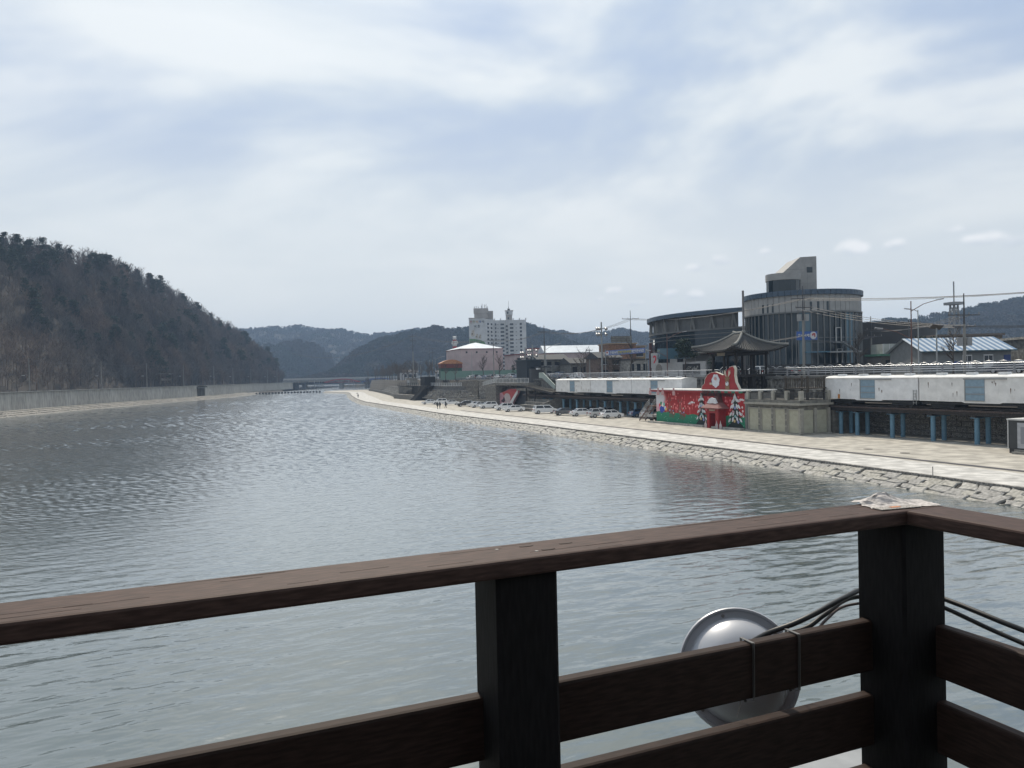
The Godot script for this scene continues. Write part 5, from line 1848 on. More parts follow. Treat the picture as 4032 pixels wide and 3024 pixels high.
	var l1 := [plain("mural red", 0.38, 0.08, 0.06, 0.8, ""), plain("mural olive", 0.26, 0.26, 0.08, 0.8, ""), plain("mural orange", 0.5, 0.26, 0.07, 0.8, ""), plain("mural blue", 0.12, 0.16, 0.3, 0.8, ""), plain("mural grey", 0.2, 0.2, 0.2, 0.8, "")]
	hangul(["san", "cheon", "eo", "chuk", "je"], l1, 1.7, 2.1, Vector3(-17.6, 38.6, 12.02), Basis.IDENTITY, b, 0.14)
	hangul(["nak", "won"], [plain("mural black", 0.05, 0.05, 0.055, 0.8, "")], 1.9, 2.6, Vector3(-14.8, 35.4, 12.02), Basis.IDENTITY, b, 0.15)

# ---------------------------------------------------------------- the rest of the town
func plain_house(called: String, label: String, at: Vector3, turn: float, w: float, h: float, d: float, wall: Material, roof: Material, kind: String, rows: int, cols: int, win: Material) -> Node3D:
	# front face at z = 0 looking towards +z
	var b := thing(called, label, "building", at, turn)
	sl("wall", wall, b, Vector3(-w * 0.5, 0, -d), Vector3(w * 0.5, h, 0))
	if kind == "flat":
		sl("roof", roof, b, Vector3(-w * 0.5 - 0.3, h, -d - 0.3), Vector3(w * 0.5 + 0.3, h + 0.35, 0.3))
	elif kind == "gable":   # ridge parallel to the front
		var st := mb()
		prism(st, [Vector2(-d - 0.5, h - 0.1), Vector2(0.5, h - 0.1), Vector2(0.5, h + 0.08), Vector2(-d * 0.5, h + d * 0.22), Vector2(-d - 0.5, h + 0.08)], -w * 0.5 - 0.4, w * 0.5 + 0.4, Transform3D(Basis(Vector3(0, 0, 1), Vector3.UP, Vector3(-1, 0, 0)), Vector3.ZERO))
		part(st, "roof", roof, b)
	elif kind == "hip":
		var st := mb()
		var e := [Vector3(-w * 0.5 - 0.3, h, 0.3), Vector3(w * 0.5 + 0.3, h, 0.3), Vector3(w * 0.5 + 0.3, h, -d - 0.3), Vector3(-w * 0.5 - 0.3, h, -d - 0.3)]
		var p := Vector3(0, h + minf(w, d) * 0.16, -d * 0.5)
		for i in 4:
			tri(st, e[i], e[(i + 1) % 4], p)
		quad(st, e[3], e[2], e[1], e[0])
		part(st, "roof", roof, b)
	for r in rows:
		for c in cols:
			var x := lerpf(-w * 0.5, w * 0.5, (c + 0.5) / cols)
			var y := (r + 0.35) * h / rows
			var o := sl("window", win, b, Vector3(x - w / cols * 0.28, y, 0.0), Vector3(x + w / cols * 0.28, y + h / rows * 0.42, 0.06))
			sl("window_frame", plain("window frame", 0.5, 0.5, 0.5, 0.6, ""), o, Vector3(x - w / cols * 0.31, y - 0.12, 0.0), Vector3(x + w / cols * 0.31, y, 0.12))
	return b

func town() -> void:
	var dark: Material = M["dark window"]
	var pink := plain("pink wall", 0.50, 0.40, 0.40, 0.85, "soft", 0.1)
	var metal := plain("bright metal roof", 0.58, 0.62, 0.66, 0.3, "soft", 0.1, {"metal": 0.35})
	var maroon := plain("maroon trim", 0.16, 0.03, 0.035, 0.7, "")
	# pink warehouse and its lower wings
	var b := thing("pink_warehouse", "large pale pink warehouse with a shining low hipped metal roof", "building", Vector3(-11.5, UPR, -302.0), 0.32)
	sl("wall", pink, b, Vector3(-8.6, 0, -24), Vector3(8.6, 11.8, 0))
	sl("eave_trim", maroon, b, Vector3(-8.8, 11.8, -24.2), Vector3(8.8, 12.05, 0.2))
	var st := mb()
	var e := [Vector3(-8.8, 12.05, 0.2), Vector3(8.8, 12.05, 0.2), Vector3(8.8, 12.05, -24.2), Vector3(-8.8, 12.05, -24.2)]
	var r0 := Vector3(0, 14.7, -8.5)
	var r1 := Vector3(0, 14.7, -16.0)
	tri(st, e[0], e[1], r0)
	quad(st, e[1], e[2], r1, r0)
	tri(st, e[2], e[3], r1)
	quad(st, e[3], e[0], r0, r1)
	part(st, "roof", metal, b)
	for k in 4:
		sl("window", dark, b, Vector3(-6.6 + k * 4.1, 10.2, 0), Vector3(-5.9 + k * 4.1, 10.9, 0.05))
	for k in 4:
		sl("side_window", dark, b, Vector3(8.6, 10.0, -4 - k * 5.0), Vector3(8.65, 10.8, -5 - k * 5.0))
	plain_house("pink_annex", "pink two storey annex with dark upper windows beside the warehouse", Vector3(9.0, UPR, -285.0), 0.35, 16.0, 8.6, 12.0, pink, maroon, "flat", 2, 5, dark)
	plain_house("pink_annex", "tall pink block behind the annex", Vector3(13.0, UPR, -332.0), 0.2, 10.0, 12.4, 9.0, pink, maroon, "flat", 1, 2, dark)
	plain_house("long_shed", "long pink shed with a bright strip of metal roof", Vector3(28.0, UPR, -302.0), 0.15, 30.0, 9.6, 14.0, pink, metal, "gable", 1, 1, dark)
	# market hall with an orange curved roof
	b = thing("market_hall", "market hall with an orange curved roof and a red band", "building", Vector3(-22.0, UPR, -282.0), 0.2)
	st = mb()
	var arc := []
	for k in 9:
		arc.append(Vector2(-4.1 + k * 1.025, 6.2 + 1.3 * sin(PI * k / 8.0)))
	var poly := arc.duplicate()
	poly.append(Vector2(4.1, 5.9))
	poly.append(Vector2(-4.1, 5.9))
	prism(st, poly, -9.0, 0.6)
	part(st, "roof", plain("orange roof", 0.46, 0.20, 0.09, 0.6, "soft", 0.3), b)
	sl("fascia_band", plain("dull red band", 0.20, 0.045, 0.04, 0.7), b, Vector3(-3.9, 4.4, -8.6), Vector3(3.9, 5.9, 0.3))
	sl("wall", plain("net green dark", 0.035, 0.10, 0.075, 0.8), b, Vector3(-3.8, 0, -8.4), Vector3(3.8, 4.4, 0.1))
	# green net fence
	b = thing("net_fence", "pale green net fence in front of the pink warehouse", "fence", Vector3(-9.0, UPR, -268.0), 0.28)
	for k in 10:
		sl("post", plain("fence post", 0.16, 0.26, 0.22, 0.6, ""), b, Vector3(-16.0 + k * 3.4, 0, -0.06), Vector3(-15.88 + k * 3.4, 3.3, 0.06))
		if k < 9:
			sl("net_panel", plain("pale green net", 0.20, 0.32, 0.27, 0.8, "grain", 0.5), b, Vector3(-15.86 + k * 3.4, 0.2, -0.02), Vector3(-12.62 + k * 3.4, 3.1, 0.02))
	# bear figure on its round tower
	b = thing("bear_tower", "white bear statue in a red scarf on a round concrete tower", "statue", Vector3(-29.3, UPR, -400.0))
	var conc: Material = M["wall capping"]
	for k in 8:
		var a := TAU * k / 8.0
		st = mb()
		bar(st, Vector3(cos(a) * 2.2, 0, sin(a) * 2.2), Vector3(cos(a) * 1.6, 13.2, sin(a) * 1.6), 0.35, 0.35)
		part(st, "leg", conc, b)
	st = mb()
	lathe(st, [Vector2(1.5, 12.6), Vector2(2.5, 13.4), Vector2(2.5, 14.6), Vector2(1.5, 14.6), Vector2(1.5, 15.9), Vector2(0, 15.9)], 20)
	part(st, "platform", conc, b)
	st = mb()
	lathe(st, [Vector2(1.15, 15.9), Vector2(1.15, 17.0), Vector2(0, 17.0)], 20)
	part(st, "red_base", plain("statue red", 0.34, 0.03, 0.035, 0.6, ""), b)
	var fur := plain("statue white", 0.66, 0.66, 0.65, 0.7, "soft", 0.3)
	st = mb()
	lathe(st, [Vector2(0.8, 16.9), Vector2(1.2, 17.5), Vector2(1.32, 18.4), Vector2(1.1, 19.4), Vector2(0.75, 20.1), Vector2(0.85, 20.5), Vector2(1.0, 21.2), Vector2(0.85, 21.9), Vector2(0.4, 22.2), Vector2(0, 22.25)], 20)
	tube(st, [Vector3(-0.95, 19.6, 0.3), Vector3(-1.35, 18.7, 0.6), Vector3(-1.1, 18.0, 0.9)], [0.4, 0.36, 0.3], 8)
	tube(st, [Vector3(0.95, 19.6, 0.3), Vector3(1.5, 18.9, 0.7), Vector3(1.75, 18.5, 1.0)], [0.4, 0.36, 0.3], 8)
	for x in [-0.68, 0.68]:
		tube(st, [Vector3(x, 22.1, -0.1), Vector3(x, 22.1, 0.2)], [0.32], 10)
	tube(st, [Vector3(0, 20.95, 0.8), Vector3(0, 20.9, 1.3)], [0.42, 0.3], 8)
	part(st, "bear", fur, b)
	st = mb()
	lathe(st, [Vector2(0.9, 19.85), Vector2(1.12, 20.1), Vector2(0.95, 20.4)], 20)
	bar(st, Vector3(-0.35, 20.0, 1.0), Vector3(-0.5, 18.3, 1.35), 0.45, 0.14)
	part(st, "scarf", M["statue red"], b)
	# grey houses along the street
	var gw := plain("house grey wall", 0.22, 0.215, 0.20, 0.9, "blotch", 0.2)
	var gr := plain("dark tile roof", 0.06, 0.062, 0.065, 0.8, "grain", 0.5)
	var yw := plain("house pale wall", 0.42, 0.40, 0.36, 0.9, "blotch", 0.2)
	plain_house("street_house", "grey two storey house with a dark roof and pale roof light", Vector3(12.5, UPR, -232.0), 0.35, 10.0, 5.6, 8.0, gw, gr, "gable", 2, 4, dark)
	plain_house("street_house", "low dark roofed shop with orange awning behind the bare street trees", Vector3(21.0, UPR, -226.0), 0.35, 8.0, 4.2, 8.0, gw, gr, "gable", 1, 3, dark)
	plain_house("street_house", "brown house with wide windows next to the floodlight mast", Vector3(27.5, UPR, -215.0), 0.35, 7.0, 5.4, 8.0, plain("house brown wall", 0.20, 0.14, 0.11, 0.9, "blotch", 0.2), gr, "gable", 2, 2, dark)
	plain_house("street_house", "pale flat roofed shop at the foot of the tall pole", Vector3(35.0, UPR, -212.0), 0.35, 6.0, 4.6, 7.0, yw, gr, "flat", 1, 3, dark)
	# brick building with an arched window and a billboard frame on its roof
	b = plain_house("brick_building", "orange brick building with an arched window and a billboard frame on top", Vector3(33.5, UPR, -232.0), 0.18, 8.6, 9.8, 10.0, plain("orange brick", 0.30, 0.16, 0.095, 0.9, "blotch", 0.3), plain("brick coping", 0.36, 0.26, 0.17, 0.9), "flat", 0, 0, dark)
	poly = [Vector2(-1.0, 6.0), Vector2(1.0, 6.0)]
	for k in 9:
		poly.append(Vector2(cos(PI * k / 8.0), 7.0 + sin(PI * k / 8.0)))
	st = mb()
	prism(st, poly, 0.0, 0.08, Transform3D(Basis.IDENTITY, Vector3(-1.6, 0, 0)))
	part(st, "arched_window", plain("arched glass", 0.07, 0.10, 0.13, 0.2, ""), b)
	st = mb()
	for k in 5:
		bar(st, Vector3(-3.4 + k * 1.6, 10.1, 0), Vector3(-3.4 + k * 1.6, 12.3, -0.4), 0.12, 0.12)
	for k in 4:
		bar(st, Vector3(-3.5, 10.4 + k * 0.6, -0.1), Vector3(3.2, 10.4 + k * 0.6, -0.1), 0.1, 0.14)
	part(st, "billboard_frame", plain("billboard frame", 0.18, 0.17, 0.15, 0.7), b)
	sl("billboard_panel", plain("billboard panel", 0.30, 0.28, 0.24, 0.8, "blotch", 0.4), b, Vector3(-3.3, 10.5, -0.4), Vector3(3.0, 12.1, -0.32))
	plain_house("brick_building", "yellow brick wing beside the arched window building", Vector3(40.0, UPR, -240.0), 0.18, 4.0, 9.2, 9.0, plain("yellow brick", 0.36, 0.26, 0.14, 0.9, "blotch", 0.3), M["brick coping"], "flat", 2, 1, dark)
	# white shop with red trim and a signboard, a dark sign and round emblem
	b = thing("white_shop", "low white walled shop with red roof trim and a black sign panel", "building", bk(20.0, 37.5, UPR), BA)
	var wp_ := plain("shop white", 0.42, 0.41, 0.40, 0.8, "soft", 0.3)
	sl("garden_wall", wp_, b, Vector3(-1.6, 0, -7.0), Vector3(-1.2, 2.9, 11.0))
	sl("wall", wp_, b, Vector3(2.5, 0, -6.5), Vector3(8.0, 4.4, 2.5))
	sl("red_trim", maroon, b, Vector3(2.0, 4.4, -7.0), Vector3(8.5, 4.75, 3.0))
	sl("awning", plain("shop awning cream", 0.55, 0.52, 0.45, 0.8), b, Vector3(1.0, 4.5, -1.0), Vector3(5.0, 4.7, 7.0))
	sl("window", dark, b, Vector3(2.45, 2.9, -3.8), Vector3(2.5, 4.0, -1.8))
	sl("black_sign", plain("black sign", 0.012, 0.012, 0.013, 0.5, ""), b, Vector3(-1.72, 0.5, 4.2), Vector3(-1.6, 2.5, 9.6))
	st = mb()
	var g := RandomNumberGenerator.new()
	g.seed = 77
	for k in 16:
		bar(st, Vector3(-1.74, g.randf_range(0.9, 2.0), 4.7 + k * 0.28), Vector3(-1.74, g.randf_range(0.9, 2.1), 5.0 + k * 0.28), 0.05, 0.07)
	part(st, "sign_script", plain("sign pale script", 0.5, 0.48, 0.44, 0.6, ""), b)
	st = mb()
	tube(st, [Vector3(-1.6, 1.6, -4.2), Vector3(-1.68, 1.6, -4.2)], [1.15], 24)
	part(st, "round_emblem", plain("emblem beige", 0.36, 0.33, 0.30, 0.8, "dirt", 1.0), b)
	sl("banner_board", wp_, b, Vector3(-1.2, 2.0, -7.8), Vector3(-1.1, 5.0, -5.2))
	letters("2", 2.0, plain("sign red", 0.5, 0.02, 0.04, 0.6, ""), b, Vector3(-1.22, 3.5, -6.3), front().basis, true)
	# warehouse with translucent strips in a blue metal roof
	b = thing("striped_warehouse", "grey shed with a blue and white striped metal roof", "building", Vector3(63.2, UPR, -107.0), -0.02)
	var shed := plain("shed grey wall", 0.19, 0.20, 0.20, 0.7, "soft", 0.3)
	sl("wall", shed, b, Vector3(-6.0, 0, -9.5), Vector3(6.2, 3.3, 0))
	st = mb()
	prism(st, [Vector2(-9.5, 3.3), Vector2(0, 3.3), Vector2(-4.75, 5.0)], -6.2, 6.0, Transform3D(Basis(Vector3(0, 0, 1), Vector3.UP, Vector3(-1, 0, 0)), Vector3.ZERO))
	part(st, "gable", shed, b)
	var blue := plain("blue metal roof", 0.10, 0.19, 0.32, 0.35, "soft", 0.3)
	var clear := plain("pale roof strip", 0.52, 0.57, 0.62, 0.3, "soft", 0.5)
	for k in 30:
		var x0 := -6.5 + k * 13.2 / 30.0
		var x1 := x0 + 13.2 / 30.0 - 0.015
		for side in [[0.6, -4.75], [-10.1, -4.75]]:
			st = mb()
			var lo := 3.12
			quad(st, Vector3(x0, lo, side[0]), Vector3(x1, lo, side[0]), Vector3(x1, 5.12, side[1]), Vector3(x0, 5.12, side[1]))
			quad(st, Vector3(x1, lo - 0.08, side[0]), Vector3(x0, lo - 0.08, side[0]), Vector3(x0, 5.04, side[1]), Vector3(x1, 5.04, side[1]))
			part(st, "roof_sheet", clear if k % 2 == 0 else blue, b)
	sl("eave_trim", plain("dark teal trim", 0.03, 0.07, 0.08, 0.6, ""), b, Vector3(-6.5, 2.95, 0.45), Vector3(6.7, 3.1, 0.7))
	for x in [-0.5, 2.4]:
		var o := sl("window", plain("shed window white", 0.55, 0.55, 0.55, 0.5, ""), b, Vector3(x, 0.6, 0), Vector3(x + 1.3, 2.5, 0.06))
		sl("pane", dark, o, Vector3(x + 0.1, 1.6, 0.06), Vector3(x + 0.6, 2.35, 0.09))
		sl("pane", dark, o, Vector3(x + 0.7, 1.6, 0.06), Vector3(x + 1.2, 2.35, 0.09))
	sl("blue_sign", plain("small blue sign", 0.05, 0.10, 0.35, 0.6), b, Vector3(-1.7, 1.3, 0.0), Vector3(-0.9, 1.6, 0.05))
	sl("blue_door", plain("blue shutter", 0.03, 0.06, 0.2, 0.6), b, Vector3(5.2, 0, 0.0), Vector3(6.1, 2.4, 0.05))
	# little houses left of it
	b = plain_house("corner_house", "small house with a green canopy and a glazed upper room", Vector3(61.0, UPR, -121.0), 0.0, 5.6, 2.8, 5.0, plain("dim wall", 0.13, 0.12, 0.11, 0.9), plain("green canopy", 0.09, 0.22, 0.16, 0.7), "flat", 1, 2, dark)
	sl("glazed_room", plain("greenhouse glass", 0.36, 0.38, 0.35, 0.4, "soft", 0.4), b, Vector3(-2.6, 3.15, -4), Vector3(1.6, 4.7, 0.0))
	for k in 5:
		sl("room_mullion", M["window frame"], b, Vector3(-2.6 + k * 1.0, 3.15, 0.0), Vector3(-2.5 + k * 1.0, 4.7, 0.05))
	sl("red_roof", plain("small red roof", 0.30, 0.03, 0.04, 0.6), b, Vector3(1.7, 3.3, -3.0), Vector3(3.3, 3.9, 0.2))
	b = plain_house("brick_house", "low red brick house with pale bands right of the glass hall", Vector3(69.4, UPR, -150.0), 0.0, 4.6, 5.4, 6.0, plain("red brick", 0.22, 0.085, 0.06, 0.9, "blotch", 0.4), M["brick coping"], "flat", 0, 0, dark)
	for k in 3:
		sl("pale_band", M["wall capping"], b, Vector3(-2.3, 1.6 + k * 1.3, 0), Vector3(2.3, 1.85 + k * 1.3, 0.08))
	b = plain_house("blue_dome_house", "white house with a blue arched roof light", Vector3(76.0, UPR, -152.0), 0.0, 3.4, 5.6, 5.0, yw, gr, "flat", 2, 2, dark)
	st = mb()
	tube(st, [Vector3(0, 5.9, -4.5), Vector3(0, 5.9, 0.2)], [0.95], 16)
	part(st, "arched_light", plain("blue arched light", 0.09, 0.20, 0.40, 0.3, ""), b)
	plain_house("flat_house", "long brown flat roofed building behind the striped shed", Vector3(80.5, UPR, -135.0), -0.05, 11.0, 6.2, 8.0, plain("brown flat wall", 0.24, 0.19, 0.15, 0.9, "blotch", 0.2), plain("brown roof edge", 0.18, 0.15, 0.13, 0.9), "flat", 1, 6, dark)
	plain_house("flat_house", "grey box building at the end of the striped shed", Vector3(76.5, UPR, -108.0), -0.05, 6.0, 4.6, 8.0, gw, yw, "flat", 1, 2, dark)
	# open lattice tower
	b = thing("lattice_tower", "grey lattice steel tower with two platforms and a mast", "tower", Vector3(149.8, UPR, -260.0), 0.3)
	st = mb()
	for k in 4:
		var a := PI / 4 + k * PI / 2
		var pr := Vector3.ZERO
		for j in 7:
			var y := j * 3.6
			var r := lerpf(3.2, 1.1, pow(j / 6.0, 0.6))
			var p := Vector3(cos(a) * r, y, sin(a) * r)
			var p2 := Vector3(cos(a + PI / 2) * r, y, sin(a + PI / 2) * r)
			if j > 0:
				bar(st, pr, p, 0.42, 0.42)
				bar(st, pr, p2, 0.22, 0.22)
			bar(st, p, p2, 0.24, 0.24)
			pr = p
	part(st, "frame", plain("tower grey steel", 0.22, 0.22, 0.22, 0.6, ""), b)
	for y in [14.0, 21.6]:
		sl("platform", M["tower grey steel"], b, Vector3(-2.2, y, -2.2), Vector3(2.2, y + 0.9, 2.2))
	st = mb()
	bar(st, Vector3(0, 21.6, 0), Vector3(0, 29.5, 0), 0.3, 0.3)
	part(st, "mast", M["tower grey steel"], b)
	# scattered far houses
	var far := [[-62, -470, 9, 4.5, "white", "in the belt of bare trees"], [-70, -520, 12, 5, "cream", "behind the belt of bare trees"], [-36, -455, 8, 6, "grey", "behind the bear tower"], [-20, -470, 10, 4, "white", "between bear tower and apartment block"], [28, -350, 12, 7, "cream", "behind the long pink shed"], [50, -330, 14, 5, "grey", "behind the brick building"], [-52, -600, 14, 5, "white", "at the foot of the middle hill"], [60, -250, 12, 6, "pale green", "behind the curved hall"], [-150, -1030, 20, 5, "white", "over the blue arch of the bridge"], [-110, -1040, 16, 5, "cream", "beyond the far bridge end"], [-178, -1035, 18, 4, "grey", "left of the red bridge arch"]]
	for q in far:
		var c: Color = {"white": Color(0.5, 0.5, 0.5), "cream": Color(0.45, 0.40, 0.32), "grey": Color(0.26, 0.26, 0.26), "pale green": Color(0.28, 0.36, 0.3)}[q[4]]
		plain_house("far_house", "small distant %s house %s" % [q[4], q[5]], Vector3(q[0], UPR if q[1] > -1000 else 2.7, q[1]), rr(-0.2, 0.4), q[2], q[3], 8.0, plain("far " + q[4], c.r, c.g, c.b, 0.9, "soft", 0.1), gr, "gable", 1, 3, dark)

# ================================================================ things on the lower quay
func car_mesh(kind: String) -> Node3D:
	# +x is forward
	var P: Dictionary = {
		"sedan": {"L": 4.7, "W": 1.84, "belt": 0.92, "H": 1.46, "cab": [-1.75, -0.95, 0.45, 1.25], "hood": 0.86, "boot": 0.98},
		"suv": {"L": 4.6, "W": 1.88, "belt": 1.05, "H": 1.70, "cab": [-2.12, -1.75, 0.35, 1.15], "hood": 1.02, "boot": 1.05},
		"hatch": {"L": 4.0, "W": 1.72, "belt": 0.95, "H": 1.50, "cab": [-1.85, -1.40, 0.40, 1.20], "hood": 0.88, "boot": 0.96},
		"van": {"L": 5.1, "W": 1.96, "belt": 1.08, "H": 1.78, "cab": [-2.45, -2.15, 0.75, 1.65], "hood": 1.02, "boot": 1.08}}[kind]
	var root := Node3D.new()
	var L: float = P.L * 0.5
	var W: float = P.W * 0.5
	var body := plain("car white", 0.74, 0.74, 0.74, 0.25, "", 1.0, {"coat": 1.0})
	var st := mb()
	var prof := [Vector2(-L, 0.38), Vector2(-L + 0.12, 0.28), Vector2(L - 0.15, 0.28), Vector2(L, 0.42), Vector2(L - 0.02, 0.66), Vector2(L - 0.2, P.hood - 0.10), Vector2(P.cab[3] + 0.25, P.hood + 0.02), Vector2(P.cab[3], P.belt), Vector2(P.cab[0], P.boot), Vector2(-L + 0.08, P.boot - 0.04), Vector2(-L - 0.0, 0.72)]
	prism(st, prof, -W, W)
	var b := part(st, "body", body, root)
	# cabin
	st = mb()
	var c: Array = P.cab
	var w0 := W - 0.05
	var w1 := W - 0.26
	var lo := [Vector3(c[0], P.boot, 0), Vector3(c[3], P.belt, 0)]
	var hi := [Vector3(c[1], P.H - 0.02, 0), Vector3(c[2], P.H, 0)]
	var v := func(p: Vector3, w: float) -> Vector3: return p + Vector3(0, 0, w)
	quad(st, v.call(lo[0], w0), v.call(lo[1], w0), v.call(hi[1], w1), v.call(hi[0], w1))
	quad(st, v.call(lo[1], -w0), v.call(lo[0], -w0), v.call(hi[0], -w1), v.call(hi[1], -w1))
	quad(st, v.call(hi[0], w1), v.call(hi[1], w1), v.call(hi[1], -w1), v.call(hi[0], -w1))
	quad(st, v.call(lo[1], w0), v.call(lo[1], -w0), v.call(hi[1], -w1), v.call(hi[1], w1))
	quad(st, v.call(lo[0], -w0), v.call(lo[0], w0), v.call(hi[0], w1), v.call(hi[0], -w1))
	part(st, "cabin", body, root)
	var glass := plain("car glass", 0.012, 0.014, 0.017, 0.06, "")
	for s in [-1.0, 1.0]:
		for k in 2:
			st = mb()
			var u0: float = [0.06, 0.53][k]
			var u1: float = [0.49, 0.94][k]
			var a: Vector3 = lo[0].lerp(lo[1], u0).lerp(hi[0].lerp(hi[1], u0), 0.12)
			var d: Vector3 = lo[0].lerp(lo[1], u1).lerp(hi[0].lerp(hi[1], u1), 0.12)
			var e: Vector3 = lo[0].lerp(lo[1], u1).lerp(hi[0].lerp(hi[1], u1), 0.86)
			var f: Vector3 = lo[0].lerp(lo[1], u0).lerp(hi[0].lerp(hi[1], u0), 0.86)
			var wl := lerpf(w0, w1, 0.12) + 0.012
			var wh := lerpf(w0, w1, 0.86) + 0.012
			if s > 0:
				quad(st, v.call(a, wl), v.call(d, wl), v.call(e, wh), v.call(f, wh))
			else:
				quad(st, v.call(d, -wl), v.call(a, -wl), v.call(f, -wh), v.call(e, -wh))
			part(st, "side_window", glass, root)
	st = mb()
	var off := Vector3(0.02, 0.012, 0)
	quad(st, v.call(lo[1].lerp(hi[1], 0.06) + off, w0 - 0.1), v.call(lo[1].lerp(hi[1], 0.06) + off, -w0 + 0.1), v.call(lo[1].lerp(hi[1], 0.94) + off, -w1 + 0.06), v.call(lo[1].lerp(hi[1], 0.94) + off, w1 - 0.06))
	part(st, "windscreen", glass, root)
	st = mb()
	off = Vector3(-0.02, 0.012, 0)
	quad(st, v.call(lo[0].lerp(hi[0], 0.15) + off, -w0 + 0.12), v.call(lo[0].lerp(hi[0], 0.15) + off, w0 - 0.12), v.call(lo[0].lerp(hi[0], 0.9) + off, w1 - 0.06), v.call(lo[0].lerp(hi[0], 0.9) + off, -w1 + 0.06))
	part(st, "rear_window", glass, root)
	var r := 0.33 if kind in ["sedan", "hatch"] else 0.37
	for x in [-L + 0.88, L - 0.92]:
		for s in [-1.0, 1.0]:
			st = mb()
			tube(st, [Vector3(x, r, s * (W - 0.20)), Vector3(x, r, s * (W + 0.015))], [r], 14)
			var w := part(st, "wheel", plain("tyre", 0.02, 0.02, 0.02, 0.8, ""), root)
			st = mb()
			tube(st, [Vector3(x, r, s * (W + 0.015)), Vector3(x, r, s * (W + 0.03))], [r * 0.62], 10)
			part(st, "rim", plain("alloy rim", 0.42, 0.42, 0.43, 0.4, "", 1.0, {"metal": 0.5}), w)
	for s in [-1.0, 1.0]:
		sl("headlight", plain("headlight", 0.55, 0.57, 0.6, 0.1, ""), root, Vector3(L - 0.22, 0.62, s * (W - 0.42)), Vector3(L - 0.01, 0.78, s * (W - 0.02)))
		sl("tail_light", plain("tail light", 0.25, 0.015, 0.015, 0.2, ""), root, Vector3(-L - 0.015, 0.72, s * (W - 0.40)), Vector3(-L + 0.12, P.boot - 0.08, s * (W - 0.01)))
		sl("mirror", body, root, Vector3(P.cab[3] - 0.45, P.belt + 0.02, s * W), Vector3(P.cab[3] - 0.3, P.belt + 0.16, s * (W + 0.18)))
	sl("number_plate", plain("number plate", 0.62, 0.62, 0.6, 0.5, ""), root, Vector3(-L - 0.02, 0.55, -0.26), Vector3(-L, 0.67, 0.26))
	sl("number_plate", M["number plate"], root, Vector3(L, 0.46, -0.26), Vector3(L + 0.015, 0.58, 0.26))
	sl("grille", plain("grille black", 0.02, 0.02, 0.022, 0.4, ""), root, Vector3(L - 0.03, 0.5, -0.5), Vector3(L - 0.001, 0.64, 0.5))
	return root

func car(kind: String, paint: Material, at: Vector3, turn: float, label: String, group: String) -> void:
	if not proto.has("car_" + kind):
		proto["car_" + kind] = car_mesh(kind)
	var c: Node3D = proto["car_" + kind].duplicate()
	c.name = numbered("parked_car")
	add_child(c, true)
	c.position = at
	c.rotation.y = turn
	for p in c.get_children():
		if String(p.name).begins_with("body") or String(p.name).begins_with("cabin") or String(p.name).begins_with("mirror"):
			p.material_override = paint
	tag(c, label, "car", group)

